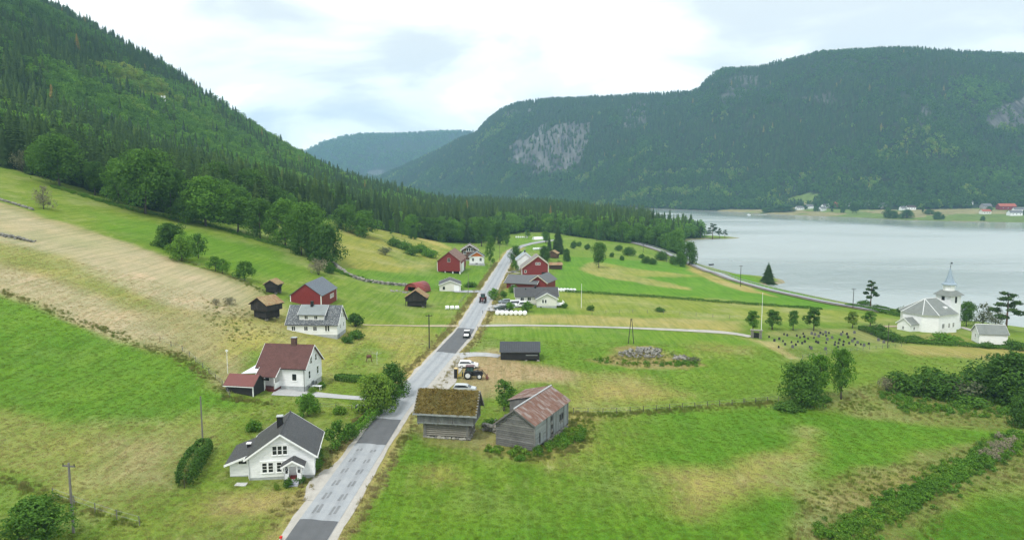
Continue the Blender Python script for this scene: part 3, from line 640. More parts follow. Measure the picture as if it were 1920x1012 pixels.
strip('barn_entrance', path_px([(945, 511), (962, 510), (976, 513)]), [3.4, 3.0, 3.0], GRAV, .07, wav=.1, seed=20)
strip('house_drive', path_px([(592, 938), (605, 905), (622, 880)]), [3.0, 4.0, 2.0], GRAV, .05, wav=.3, seed=21)
LAKEP = np.array([(84, 600), (94, 572), (101.5, 545), (106.0, 519), (108.5, 482), (108.8, 453), (107.2, 420), (107.0, 392), (111.5, 353), (116.7, 323), (124.2, 301), (131, 281.6), (138, 268)], float)
strip('lake_road_bank', LAKEP, 6.8, simple('road_bank', (.24, .20, .16), .95, .25, .5), .25, wav=.15, seed=22)
strip('lake_road', LAKEP, 4.0, ASPH, .55, wav=.02)
strip('church_path', path_px([(1690, 612), (1650, 612), (1625, 613)]), 3.0, simple('path_dirt', (.36, .30, .2), .95, .15, .6), .08, wav=.2, seed=24)
strip('chapel_path', path_px([(1800, 613), (1830, 622), (1850, 628)]), [3, 2.5, 2], GRAV, .08, wav=.2, seed=25)
# ---------------------------------------------------------------- vegetation: materials and prototypes
def leafmat(name, stops, trans=.30, rough=.6, up=0.0, gain=1.0):
    m, t = newmat(name)
    a = t.nodes.new('ShaderNodeAttribute'); a.attribute_type = 'INSTANCER'; a.attribute_name = 'tint'
    s = t.nodes.new('ShaderNodeAttribute'); s.attribute_name = 'shade'
    r = t.nodes.new('ShaderNodeValToRGB'); e = r.color_ramp.elements
    e[0].position = stops[0][0]; e[0].color = (*stops[0][1], 1); e[1].position = stops[-1][0]; e[1].color = (*stops[-1][1], 1)
    for p, c in stops[1:-1]: e.new(p).color = (*c, 1)
    t.links.new(a.outputs['Fac'], r.inputs[0])
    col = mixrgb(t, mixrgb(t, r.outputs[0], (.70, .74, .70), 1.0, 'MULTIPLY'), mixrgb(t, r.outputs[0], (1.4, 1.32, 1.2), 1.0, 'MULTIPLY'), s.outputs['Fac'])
    d = t.nodes.new('ShaderNodeBsdfDiffuse'); tr = t.nodes.new('ShaderNodeBsdfTranslucent'); mx = t.nodes.new('ShaderNodeMixShader'); o = t.nodes.new('ShaderNodeOutputMaterial')
    if up:
        ge = t.nodes.new('ShaderNodeNewGeometry'); v1 = t.nodes.new('ShaderNodeVectorMath'); v1.operation = 'SCALE'; v1.inputs['Scale'].default_value = 1 - up; t.links.new(ge.outputs['Normal'], v1.inputs[0])
        v2 = t.nodes.new('ShaderNodeVectorMath'); v2.operation = 'ADD'; v2.inputs[1].default_value = (0, 0, up); t.links.new(v1.outputs[0], v2.inputs[0]); v3 = t.nodes.new('ShaderNodeVectorMath'); v3.operation = 'NORMALIZE'; t.links.new(v2.outputs[0], v3.inputs[0]); t.links.new(v3.outputs[0], d.inputs['Normal'])
    t.links.new(col, d.inputs[0]); t.links.new(col, tr.inputs[0]); mx.inputs[0].default_value = trans
    t.links.new(d.outputs[0], mx.inputs[1]); t.links.new(tr.outputs[0], mx.inputs[2]); t.links.new(mx.outputs[0], o.inputs[0]); return m
LEAF = leafmat('leaf_green', [(0, (.052, .116, .030)), (.35, (.082, .175, .034)), (.65, (.118, .255, .036)), (.85, (.19, .275, .050)), (1, (.33, .265, .062))])
NEEDLE = leafmat('needle_green', [(0, (0.028, 0.055, 0.022)), (.4, (0.046, 0.086, 0.026)), (.75, (0.077, 0.132, 0.032)), (1, (0.185, 0.123, 0.043))], trans=.15)
GREYLEAF = leafmat('grey_green_leaf', [(0, (.10, .13, .075)), (.5, (.17, .185, .11)), (1, (.27, .25, .175))])
GRASSM = leafmat('tall_grass', [(0, (.145, .275, .025)), (.35, (.21, .30, .055)), (.65, (.40, .36, .15)), (1, (.58, .48, .28))], trans=.45, up=.9)
BARK = woodmat('bark', (.075, .062, .05), (.13, .115, .095), 'Z'); BIRCHB = woodmat('birch_bark', (.35, .34, .32), (.12, .11, .10), 'Z')
PINEB = woodmat('pine_bark', (.20, .10, .06), (.12, .075, .05), 'Z')
def leaves(g, clumps, n, size, out=.75, flat=.0):
    c = np.array(clumps, float); w = c[:, 3] ** 2 * (c[:, 4] if c.shape[1] > 4 else 1); k = g.choice(len(c), n, p=w / w.sum())
    d = g.normal(size=(n, 3)); d[:, 2] += .25; d /= np.linalg.norm(d, axis=1)[:, None]
    rr = c[k, 3] * (out + (1.08 - out) * g.random(n)) * (1 + .38 * (g.random(n) < .14) * g.random(n)); p = c[k, :3] + d * rr[:, None] * np.array([1, 1, 1 - flat])
    nn = d + g.normal(size=(n, 3)) * .55; nn /= np.linalg.norm(nn, axis=1)[:, None]
    a = np.cross(nn, g.normal(size=(n, 3))); a /= np.linalg.norm(a, axis=1)[:, None] + 1e-9; b = np.cross(nn, a)
    s = size * (.6 + .8 * g.random(n))[:, None]
    V = np.stack([p - a * s, p - b * s * .55 + nn * s * .12, p + a * s, p + b * s * .55 + nn * s * .12], 1).reshape(-1, 3)
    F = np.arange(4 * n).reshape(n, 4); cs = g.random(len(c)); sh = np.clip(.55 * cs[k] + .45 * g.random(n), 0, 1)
    return V, F, np.repeat(sh, 4)
def crown_clumps(g, h, w, base, n, shape='round'):
    C = []
    for i in range(n):
        t = (i + .5) / n; z = base + (h - base) * (t ** .85)
        if shape == 'round': rad = math.sqrt(max(.02, 1 - (2 * t - .85) ** 2 / 1.35))
        elif shape == 'dome': rad = math.sqrt(max(.02, 1 - t ** 2.2))
        elif shape == 'column': rad = .95 * math.sqrt(max(.02, 1 - abs(2 * t - .8) ** 3 / 2))
        else: rad = 1 - .8 * t
        a = i * 2.39996 + g.random(); rr = .37 * w * rad * (.45 + .75 * g.random()); cr = w * .5 * (.25 + .24 * g.random()) * (.6 + .4 * rad)
        C.append((math.cos(a) * rr, math.sin(a) * rr, min(z, h - cr * .8), cr, 1))
    return C
def trunk_mb(g, h, r, base, w, limbs=6, lean=0.0):
    b = MB(); p = Vector((0, 0, -.4)); n = 4; top = h * .8
    for i in range(n):
        q = Vector((lean * (i + 1) + (g.random() - .5) * r * 1.2, (g.random() - .5) * r * 1.2, top * (i + 1) / n))
        b.tube(p, q, r * (1 - .22 * i), r * (1 - .22 * (i + 1)), 7, cap=i in (0, n - 1)); p = q
    for i in range(limbs):
        a = i * 2.4 + g.random(); z = base * .75 + (top - base * .75) * (i + .3) / limbs; ll = w * .36 * (1.1 - .5 * i / limbs)
        e = Vector((math.cos(a) * ll, math.sin(a) * ll, z + ll * .75)); s = Vector((lean * z / top * 4 * .5, 0, z)); m_ = s.lerp(e, .55) + Vector((0, 0, -.1 * ll))
        b.tube(s, m_, r * .42, r * .28, 5, False); b.tube(m_, e, r * .28, r * .08, 5, False)
    return b
PROTO = {}
def leafy(name, h, w, base, nclump, nleaf, lsize, seed, shape='round', leaf=None, bark=None, limbs=6, trunkr=None, core=True, out=.72):
    g = np.random.default_rng(seed); C = crown_clumps(g, h, w, base, nclump, shape)
    V, F, S = leaves(g, C, nleaf, lsize, out)
    if core:   # inner leaves that close the middle of the crown
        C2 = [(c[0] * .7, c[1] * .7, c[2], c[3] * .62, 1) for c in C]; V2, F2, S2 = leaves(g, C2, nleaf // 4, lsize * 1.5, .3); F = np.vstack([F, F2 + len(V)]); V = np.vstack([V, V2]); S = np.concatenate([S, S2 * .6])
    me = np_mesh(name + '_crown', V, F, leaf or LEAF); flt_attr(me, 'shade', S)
    tr = trunk_mb(g, h, trunkr or (.018 * h + .05), base, w, limbs).mesh(name + '_trunk', bark or BARK, True)
    PROTO[name] = (me, tr, h, w)
def spruce(name, h, w, tiers, nb, seed, dens=1, leaf=None, base=.04):
    g = np.random.default_rng(seed); V = []; F = []; S = []
    for i in range(tiers):
        t = i / (tiers - 1); z = h * (base + (1 - base) * t ** .92); r = w * .5 * (1 - t) ** .85 * (.82 + .3 * g.random()) + .12; k = max(4, int(nb * (1 - .55 * t)))
        dr = r * .42
        for j in range(k):
            a = 2 * math.pi * (j + g.random() * .7) / k + i * .7; rr = r * (.75 + .4 * g.random()); ca, sa = math.cos(a), math.sin(a); wd = rr * .30 + .12
            o = len(V); sh = .25 + .6 * g.random(); sg = rr * .16
            pts = [(0, 0, z + .25), (rr * .55 * ca - wd * sa, rr * .55 * sa + wd * ca, z - dr * .45 - sg), (rr * ca, rr * sa, z - dr - sg * .2), (rr * .55 * ca + wd * sa, rr * .55 * sa - wd * ca, z - dr * .45 - sg), (rr * .6 * ca, rr * .6 * sa, z - dr * .35 + .05)]
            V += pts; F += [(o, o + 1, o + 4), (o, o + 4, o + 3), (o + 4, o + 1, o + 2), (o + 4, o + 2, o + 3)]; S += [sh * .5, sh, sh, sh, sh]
            if dens > 1:
                for q in (-1, 1):
                    o = len(V); b1 = a + q * .5; c1, s1 = math.cos(b1), math.sin(b1); r2 = rr * .72
                    V += [(rr * .3 * ca, rr * .3 * sa, z - dr * .2), (r2 * c1, r2 * s1, z - dr * .8), (rr * .62 * ca, rr * .62 * sa, z - dr * .62)]; F += [(o, o + 1, o + 2)]; S += [sh * .7, min(1, sh * 1.2), sh]
    o = len(V); V += [(-.1, 0, h * .93), (.1, 0, h * .93), (0, 0, h * 1.02), (0, .1, h * .93)]; F += [(o, o + 1, o + 2), (o + 1, o + 3, o + 2), (o + 3, o, o + 2)]; S += [.5] * 4
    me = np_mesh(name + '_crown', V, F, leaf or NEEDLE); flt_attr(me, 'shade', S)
    tr = MB().tube((0, 0, -.5), (0, 0, h * .95), .016 * h + .04, .03, 6).mesh(name + '_trunk', BARK, True)
    PROTO[name] = (me, tr, h, w)
def pine(name, h, w, seed):
    g = np.random.default_rng(seed); C = []
    for i in range(11):
        t = i / 10; z = h * (.42 + .55 * t); a = i * 2.4; rr = w * .36 * (1.05 - .75 * t); C.append((math.cos(a) * rr, math.sin(a) * rr, z, w * .17 * (1.15 - .4 * t), 1))
    V, F, S = leaves(g, C, 1500, .34, .4, .45); me = np_mesh(name + '_crown', V, F, NEEDLE); flt_attr(me, 'shade', S)
    b = MB(); b.tube((0, 0, -.4), (.2, .1, h * .5), .26, .18, 7); b.tube((.2, .1, h * .5), (0, 0, h * .97), .18, .05, 7)
    for c in C: b.tube((.1, 0, c[2] - w * .12), (c[0], c[1], c[2]), .07, .02, 5, False)
    PROTO[name] = (me, b.mesh(name + '_trunk', PINEB, True), h, w)
def shrub(name, h, w, nclump, nleaf, lsize, seed, leaf=None, out=.6):
    g = np.random.default_rng(seed); C = []
    for i in range(nclump):
        a = i * 2.4 + g.random(); rr = w * .34 * math.sqrt((i + .3) / nclump); cr = w * (.20 + .10 * g.random()); C.append((math.cos(a) * rr, math.sin(a) * rr, max(.25 * h, (h - cr) * (.45 + .6 * g.random()) * (1 - .4 * (i / nclump) ** 2)), min(cr, h * .5), 1))
    V, F, S = leaves(g, C, nleaf, lsize, out); V[:, 2] = np.maximum(V[:, 2], -.05)
    me = np_mesh(name + '_crown', V, F, leaf or LEAF); flt_attr(me, 'shade', S)
    b = MB()
    for i in range(5): a = i * 1.3; b.tube((0, 0, -.2), (math.cos(a) * w * .2, math.sin(a) * w * .2, h * .6), .05, .02, 5)
    PROTO[name] = (me, b.mesh(name + '_stem', BARK, True), h, w)
leafy('ash_a', 18, 16, 3.0, 26, 5200, .36, 1); leafy('ash_b', 18, 14, 2.5, 24, 5000, .36, 2, 'dome'); leafy('ash_c', 18, 12, 4.0, 22, 4600, .34, 3)
leafy('oak_dense', 14, 12, .8, 26, 5200, .34, 4, 'dome'); leafy('birch_a', 15, 7, 2.5, 20, 2600, .27, 5, 'column', bark=BIRCHB, limbs=8, trunkr=.17)
leafy('young_tree', 7, 4.2, 1.7, 14, 1500, .20, 6); leafy('fruit_tree', 5, 5, 1.2, 12, 1300, .19, 7, 'dome'); leafy('bright_tree', 8, 8, 1.0, 20, 3600, .24, 8, 'dome')
leafy('round_tree', 12, 11, 1.0, 24, 4000, .30, 9, 'dome'); leafy('olive_tree', 9, 6, 2.2, 16, 1900, .22, 10, 'round', leaf=LEAF)
leafy('feather_tree', 7.0, 4.0, .8, 16, 1500, .17, 12, 'round'); leafy('grey_tree', 6.5, 7, 1.0, 14, 900, .20, 13, 'dome', leaf=GREYLEAF)
spruce('spruce_fine', 18, 7.0, 30, 13, 21, 2); spruce('spruce_b', 18, 6.0, 24, 11, 22, 2); spruce('spruce_c', 18, 5.2, 22, 10, 23, 2); pine('pine_a', 14, 8, 31); pine('pine_b', 12, 6, 32)
shrub('bush_a', 2.2, 3.0, 10, 1100, .16, 41); shrub('bush_b', 2.6, 2.6, 10, 1100, .15, 42); shrub('bush_big', 5.0, 7.0, 18, 2600, .24, 43); shrub('bush_grey', 3.5, 4.5, 12, 900, .17, 44, GREYLEAF)
def plant(name, proto, p, h, w, label, cat='tree', tint=.4, rz=None, group=None, parts=True):
    me, tr, H, W = PROTO[proto]; rz = rng.random() * 6.28 if rz is None else rz
    o = thing(name, label, cat, (p[0], p[1], p[2] - .05), rz, group); o['tint'] = tint
    for nm, m in (('crown', me), ('trunk' if cat == 'tree' else 'stem', tr)):
        c = bpy.data.objects.new(nm, m); COL.objects.link(c); c.parent = o; c.scale = (w / W, w / W, h / H); c['tint'] = tint
    return o
def tree_px(name, proto, u, vb, vt, wpx, label, cat='tree', tint=.4, group=None):
    p = at(u, vb); zc = p[1] * math.cos(PITCH) - (p[2] - CAMZ) * math.sin(PITCH); k = zc / FPX
    return plant(name, proto, p, (vb - vt) * k * 1.03, wpx * k, label, cat, tint, None, group)
# ---------------------------------------------------------------- scatter of uncountable vegetation (geometry nodes)
def scatter(name, pts, protos, pick, scl, tint, rot=None, label=None, cat=None):
    pc = bpy.data.collections.new(name + '_kinds')
    for i, m in enumerate(protos):
        po = bpy.data.objects.new('%s_kind_%02d' % (name, i), m); pc.objects.link(po)
    n = len(pts); me = bpy.data.meshes.new(name); me.vertices.add(n); me.vertices.foreach_set('co', np.asarray(pts, np.float32).ravel())
    def A(nm, ty, arr, key='value'):
        a = me.attributes.new(nm, ty, 'POINT'); a.data.foreach_set(key, arr.ravel())
    A('pick', 'INT', np.asarray(pick, np.int32)); A('tint', 'FLOAT', np.asarray(tint, np.float32)); A('scl', 'FLOAT_VECTOR', np.asarray(scl, np.float32), 'vector')
    rot = np.column_stack([np.zeros(n), np.zeros(n), rng.random(n) * 6.283]) if rot is None else rot
    A('rot', 'FLOAT_VECTOR', np.asarray(rot, np.float32), 'vector')
    me.update(); o = bpy.data.objects.new(name, me); COL.objects.link(o); tag(o, label, cat, kind='stuff')
    t = bpy.data.node_groups.new(name, 'GeometryNodeTree'); t.interface.new_socket('Geometry', in_out='INPUT', socket_type='NodeSocketGeometry'); t.interface.new_socket('Geometry', in_out='OUTPUT', socket_type='NodeSocketGeometry')
    gi = t.nodes.new('NodeGroupInput'); go = t.nodes.new('NodeGroupOutput'); ip = t.nodes.new('GeometryNodeInstanceOnPoints'); ci = t.nodes.new('GeometryNodeCollectionInfo')
    ci.inputs['Collection'].default_value = pc; ci.inputs['Separate Children'].default_value = True; ci.inputs['Reset Children'].default_value = True
    def NA(nm, ty):
        q = t.nodes.new('GeometryNodeInputNamedAttribute'); q.data_type = ty; q.inputs['Name'].default_value = nm; return q.outputs['Attribute']
    t.links.new(gi.outputs[0], ip.inputs['Points']); t.links.new(ci.outputs[0], ip.inputs['Instance']); ip.inputs['Pick Instance'].default_value = True
    t.links.new(NA('pick', 'INT'), ip.inputs['Instance Index']); t.links.new(NA('rot', 'FLOAT_VECTOR'), ip.inputs['Rotation']); t.links.new(NA('scl', 'FLOAT_VECTOR'), ip.inputs['Scale'])
    t.links.new(ip.outputs[0], go.inputs[0]); md = o.modifiers.new('scatter', 'NODES'); md.node_group = t
    return o
# low detail forest kinds, unit height
def far_spruce(seed, w, tiers, nb):
    spruce('tmp', 1.0, w, tiers, nb, seed, 1, base=.02); return PROTO.pop('tmp')[0]
def unit_spruce(seed, w, tiers, nb):
    g = np.random.default_rng(seed); V = []; F = []; S = []
    for i in range(tiers):
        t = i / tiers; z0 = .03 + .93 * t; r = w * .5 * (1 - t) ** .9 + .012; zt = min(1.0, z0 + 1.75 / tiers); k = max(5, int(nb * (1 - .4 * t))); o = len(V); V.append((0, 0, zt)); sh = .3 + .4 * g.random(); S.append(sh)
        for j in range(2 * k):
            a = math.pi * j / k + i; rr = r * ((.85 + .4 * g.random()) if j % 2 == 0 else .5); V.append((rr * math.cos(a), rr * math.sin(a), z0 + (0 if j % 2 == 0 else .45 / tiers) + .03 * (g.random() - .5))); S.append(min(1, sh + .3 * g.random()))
        for j in range(2 * k): F.append((o, o + 1 + j, o + 1 + (j + 1) % (2 * k)))
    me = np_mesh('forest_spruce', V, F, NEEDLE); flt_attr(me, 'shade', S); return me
def unit_leafy(seed, w, n, ls, cl, shape='dome'):
    g = np.random.default_rng(seed); C = crown_clumps(g, 1.0, w, .12, cl, shape); V, F, S = leaves(g, C, n, ls, .62); me = np_mesh('forest_leafy', V, F, LEAF); flt_attr(me, 'shade', S); return me
KSPR = [unit_spruce(100 + i, .30 + .05 * (i % 3), 9 + i % 3, 8) for i in range(4)]; KLEAF = [unit_leafy(120 + i, .62 + .12 * i, 420, .045, 11, ('dome', 'round', 'column')[i]) for i in range(3)]
KSPRF = [unit_spruce(140 + i, .36 + .06 * i, 5, 6) for i in range(3)]; KLEAFF = [unit_leafy(150 + i, .75 + .15 * i, 110, .085, 7) for i in range(2)]
def hill_forest():
    st = 4.3; xs = np.arange(-1150, 190, st); ys = np.arange(288, 1250, st); X, Y = np.meshgrid(xs, ys); x = (X + rng.uniform(-.48, .48, X.shape) * st).ravel(); y = (Y + rng.uniform(-.48, .48, Y.shape) * st).ravel()
    ok = inside(x, y, FOREST_EDGE) & (x > -.86 * y - 30) & (x < .5 * y); x, y = x[ok], y[ok]
    far = sstep(450, 1000, y); keep = rng.random(len(x)) < 1 - .38 * far; x, y = x[keep], y[keep]
    z = height(x, y); ok = (z > .4) & (vnoise(x, y, 11, 231) * .6 + rng.random(len(x)) * .4 > .24); x, y, z = x[ok], y[ok], z[ok]
    n = len(x); f1 = fbm(x, y, 95, 201); f2 = fbm(x, y, 30, 205); s = road_x(y) - x
    leafy_p = np.clip((f1 - .47) * 6 + (f2 - .5) * 2.5, 0, 1) * .9 + .05
    band = np.exp(-((z - 95) / 38.) ** 2) * sstep(520, 640, y); leafy_p = np.clip(leafy_p + .35 * band, 0, .95)
    leafy_p = np.where(z < 16, leafy_p * .5, leafy_p); fl = (y > 470) & (z < 16) & (seg_dist(x, y, FOREST_EDGE[8:28]) < 16); leafy_p = np.where(fl, .75, leafy_p)
    isl = rng.random(n) < leafy_p
    h = np.where(isl, 9 + 6 * rng.random(n), 9.5 + 12.5 * rng.random(n) ** 1.4) * (.85 + .4 * f2); h *= np.where(z > 150, .85, 1.0)
    tint = np.where(isl, .28 + .42 * rng.random(n) + .35 * (f2 - .5), .05 + .75 * np.clip(f2 * 1.6 - .35, 0, 1) * rng.random(n) + .18 * rng.random(n))
    tint = tint * (1 - .45 * sstep(120, 220, z)); d = ray(265, 165); Yc = np.arange(500, 1050, 5.0); zz = CAMZ + d[2] * Yc - height(d[0] * Yc, Yc); ic = int(np.argmax(zz < 8)); yx, yy = d[0] * Yc[ic], Yc[ic]
    yel = np.exp(-(((x - yx) / 26) ** 2 + ((y - yy) / 70) ** 2)) > .55 * rng.random(n) + .25; isl |= yel; tint = np.where(yel, .70 + .20 * rng.random(n), tint)
    dead = (~isl) & (rng.random(n) < .006) & (y > 520); tint = np.where(dead, .93, tint)
    zc = y; size = h / zc; inx = np.abs(x / y) < .70; ed = seg_dist(x, y, FOREST_EDGE[:28])
    cand = np.where(inx & (~isl) & (ed < 34) & (y < 760))[0]; cand = cand[np.argsort(-size[cand])][:300]
    cl = np.where(inx & isl & (ed < 26) & (y < 700))[0]; cl = cl[np.argsort(-size[cl])][:120]
    sel = np.zeros(n, bool); sel[cand] = True; sel[cl] = True
    for lst, nm, protos, lab, grp in ((cand, 'spruce_tree', ('spruce_b', 'spruce_c', 'spruce_fine'), 'dark green forest-edge spruce', 'spruces along the forest edge'), (cl, 'broadleaf_tree', ('ash_b', 'ash_c', 'round_tree', 'birch_a'), 'leafy green forest-edge tree', 'leafy trees along the forest edge')):
        for q, i in enumerate(lst):
            me, tr, H, W = PROTO[protos[q % len(protos)]]
            o = bpy.data.objects.new(nm, me); COL.objects.link(o); o.location = (x[i], y[i], z[i] - .1); o.rotation_euler = (0, 0, rng.random() * 6.28); k = h[i] / H * (1.12 if nm == 'spruce_tree' else 1.0)
            o.scale = (k * (.9 + .2 * rng.random()), k, k); o['tint'] = float(tint[i]); w_ = 'on the hillside above the long tree line' if x[i] < -104 else ('at the top of the far hillside field' if x[i] < -30 else ('on the valley floor beyond the road bend' if x[i] < 82 else 'by the lakeshore near the low point'))
            tag(o, lab + ' ' + w_, 'tree', grp + ' ' + w_)
    r = ~sel; pick = np.where(isl, 4 + rng.integers(0, 3, n), rng.integers(0, 4, n)); wv = .8 + .6 * rng.random(n)
    scatter('hillside_forest', np.column_stack([x, y, z - .3])[r], KSPR + KLEAF, pick[r], np.column_stack([h * wv, h * wv, h])[r], tint[r], None, 'mixed spruce and birch forest covering the steep left hillside', 'forest')
    print('hill forest', n)
hill_forest()
def far_forest():
    n = 62000; u = rng.uniform(640, 2250, n); yb, D, zt = far_base(u); d = rng.uniform(0, 1.05, n) * D
    acc = rng.random(n) < (yb + d) / 2700 * np.where(u > 1960, .5, 1); u, d, yb, D = u[acc], d[acc], yb[acc], D[acc]
    z = far_z(u, d); y = yb + d; x = (u - 960) / FPX * y
    c, s = math.cos(PITCH), math.sin(PITCH); zc = y * c - (z - CAMZ) * s; pu = 960 + FPX * x / zc; pv = 506 - FPX * (y * s + (z - CAMZ) * c) / zc
    ju = pu + 44 * (fbm(x, y + z, 60, 61) - .5); jv = pv + 44 * (fbm(x, y + z, 60, 66) - .5)
    ok = np.ones(len(u), bool)
    for k_, P in enumerate(ROCKS): ok &= ~(inside(ju, jv, np.array(P, float)) & (rng.random(len(u)) > (.22 if k_ in (0, 3) else .42)))
    for P in FARFIELD: ok &= ~inside(ju, jv, np.array(P, float))
    ap = np.interp(u, APR_U, APR_D); ok &= ~((d < ap + 14 * (fbm(x, y, 60, 70) - .5)) & (ap > 5)) & (d > 2) 
    u, d, x, y, z, pu, pv = [a[ok] for a in (u, d, x, y, z, pu, pv)]; n = len(x)
    f1 = fbm(x, y, 150, 301); f2 = fbm(x, y, 45, 305); low = sstep(260, 380, pv) * .25; rightl = sstep(1400, 1900, pu) * .10
    isl = rng.random(n) < np.clip((f1 - .47 + low + rightl) * 3.2 + (f2 - .5) * 1.5, .04, .93)
    bri = np.exp(-(((pu - 1840) / 75) ** 2 + ((pv - 185) / 45) ** 2)) + np.exp(-(((pu - 1870) / 60) ** 2 + ((pv - 335) / 18) ** 2)); isl |= bri > .35 + .4 * rng.random(n)
    h = np.where(isl, 9 + 5 * rng.random(n), 11 + 7 * rng.random(n)) * np.where(pv < 150, .8, 1)
    tint = np.where(isl, .02 + .38 * rng.random(n) * f2 * 1.6 + .32 * np.clip(bri, 0, 1), .32 * rng.random(n))
    yl = (fbm(x, y, 55, 311) > .63) & (pv > 215) & isl & (rng.random(n) < .6); tint = np.where(yl, .66 + .24 * rng.random(n), tint)
    br = (~isl) & (rng.random(n) < .004 + .010 * (f2 > .6)); tint = np.where(br, .90, tint)
    pick = np.where(isl, 3 + rng.integers(0, 2, n), rng.integers(0, 3, n)); wv = .9 + .4 * rng.random(n)
    scatter('far_forest', np.column_stack([x, y, z - .5]), KSPRF + KLEAFF, pick, np.column_stack([h * wv, h * wv, h]), tint, None, 'distant forest covering the mountain across the lake', 'forest')
    k = rng.choice(len(HEAD['x']), 15000); x = HEAD['x'][k] + rng.normal(0, 8, len(k)); y = HEAD['y'][k] + rng.normal(0, 8, len(k)); z = HEAD['z'][k]; ok = (HEAD['rock'][k] < .5) & (HEAD['T'][k] < 1.08) & (HEAD['T'][k] > .1); x, y, z = x[ok], y[ok], z[ok]; n = len(x)
    h = 15 + 9 * rng.random(n); isl = fbm(x, y, 200, 320) > .52; pick = np.where(isl, 3 + rng.integers(0, 2, n), rng.integers(0, 3, n))
    scatter('ridge_forest', np.column_stack([x, y, z - 1]), KSPRF + KLEAFF, pick, np.column_stack([h * 1.3, h * 1.3, h]), .1 + .4 * rng.random(n), None, 'hazy blue forest on the ridge at the valley head', 'forest')
far_forest()
# ---------------------------------------------------------------- haze: one closed box of even, thin air
def build_haze():
    m = bpy.data.materials.new('thin_haze'); m.use_nodes = True; t = m.node_tree; t.nodes.clear(); o = t.nodes.new('ShaderNodeOutputMaterial'); v = t.nodes.new('ShaderNodeVolumePrincipled')
    v.inputs['Color'].default_value = (.42, .72, 1.0, 1); v.inputs['Density'].default_value = HAZE; v.inputs['Anisotropy'].default_value = 0.0
    t.links.new(v.outputs[0], o.inputs['Volume'])
    b = MB().box(-4200, 5200, -700, 6200, -6, 640).build('haze', m); tag(b, 'thin pale haze filling the whole valley', 'haze', kind='stuff')
HAZE = 0.00012
build_haze()
# ---------------------------------------------------------------- building kit. Local frame: ridge along x, front eave wall towards -y
def window(parent, wall, s, z, w, h, L2, D2, nx=2, ny=2, frame=None, inset=0.0, name='window', pane=None):
    """wall: 'y-','y+','x-','x+' ; s position along the wall, z bottom"""
    f = MB(); g = MB(); fr = .07
    def bx(mb, a0, a1, z0, z1, d0, d1):
        if wall == 'y-': mb.box(s + a0, s + a1, -D2 - d1, -D2 - d0, z0, z1)
        elif wall == 'y+': mb.box(s + a0, s + a1, D2 + d0, D2 + d1, z0, z1)
        elif wall == 'x-': mb.box(-L2 - d1, -L2 - d0, s + a0, s + a1, z0, z1)
        else: mb.box(L2 + d0, L2 + d1, s + a0, s + a1, z0, z1)
    o = .11
    bx(f, -w / 2 - o, -w / 2, z - o, z + h + o, -.02, .07); bx(f, w / 2, w / 2 + o, z - o, z + h + o, -.02, .07); bx(f, -w / 2, w / 2, z + h, z + h + o, -.02, .068); bx(f, -w / 2 - .16, w / 2 + .16, z - o - .04, z - o + .03, .0, .11)
    bx(f, -w / 2, w / 2, z - o + .03, z, -.02, .066)
    for i in range(1, nx): x = -w / 2 + w * i / nx; bx(f, x - fr / 2, x + fr / 2, z, z + h, -.02, .055)
    for j in range(1, ny): q = z + h * j / ny; bx(f, -w / 2, w / 2, q - .02, q + .02, -.02, .05)
    bx(g, -w / 2, w / 2, z, z + h, -.05, .022)
    fo = f.build(name, frame or TRIM, parent); g.build('pane', pane or GLASS, fo); return fo
def gable_roof(parent, L2, D2, he, hr, oh, og, th, mat, name='roof', ridge=0.0, hl=None, board=None, y_off=0.0, gutter=None):
    """two slopes (ridge at y = ridge); he front eave height, hl back eave height"""
    hl = he if hl is None else hl
    def ext(y0, z0):   # point of the slope continued over the eave
        k = oh / abs(y0 - ridge); return (y0 + (y0 - ridge) * k, z0 + (z0 - hr) * k)
    fy, fz = ext(-D2, he); by, bz = ext(D2, hl); X = L2 + og; t = th
    b = MB(); b.slab([(-X, fy, fz + t), (X, fy, fz + t), (X, ridge, hr + t), (-X, ridge, hr + t)], t); b.slab([(X, by, bz + t), (-X, by, bz + t), (-X, ridge, hr + t), (X, ridge, hr + t)], t)
    ro = b.build(name, mat, parent)
    if board is not None:
        for sx in (-1, 1):
            for (yy, zz) in ((fy, fz), (by, bz)):
                m = MB(); x0, x1 = sorted((sx * (X + .003), sx * (X + .045)))
                m.prism([(yy, zz - .10), (yy, zz + t + .03), (ridge, hr + t + .03), (ridge, hr - .10)], x0, x1); m.build('bargeboard', board, ro)
    if gutter is not None:
        for yy, zz in ((fy, fz), (by, bz)): MB().tube((-X, yy + (-.05 if yy < 0 else .05), zz + .02), (X, yy + (-.05 if yy < 0 else .05), zz + .02), .06, n=6).build('gutter', gutter, ro)
    return ro
def chimney(parent, x, y, z0, z1, w=.7, d=.7, mat=None, cap=True):
    b = MB().box(x - w / 2, x + w / 2, y - d / 2, y + d / 2, z0, z1); o = b.build('chimney', mat or CHIM, parent)
    if cap: MB().box(x - w / 2 - .07, x + w / 2 + .07, y - d / 2 - .07, y + d / 2 + .07, z1, z1 + .10).build('chimney_cap', FOUND, o)
    return o
def body(parent, L2, D2, he, hr, mat, z0=0.0, hl=None, ridge=0.0, name='wall'):
    hl = he if hl is None else hl
    return MB().prism([(-D2, z0), (-D2, he), (ridge, hr), (D2, hl), (D2, z0)], -L2, L2).build(name, mat, parent)
def foundation(parent, L2, D2, h, mat=None, e=-.04, deep=1.6):
    return MB().box(-L2 - e, L2 + e, -D2 - e, D2 + e, -deep, h).build('foundation', mat or FOUND, parent)
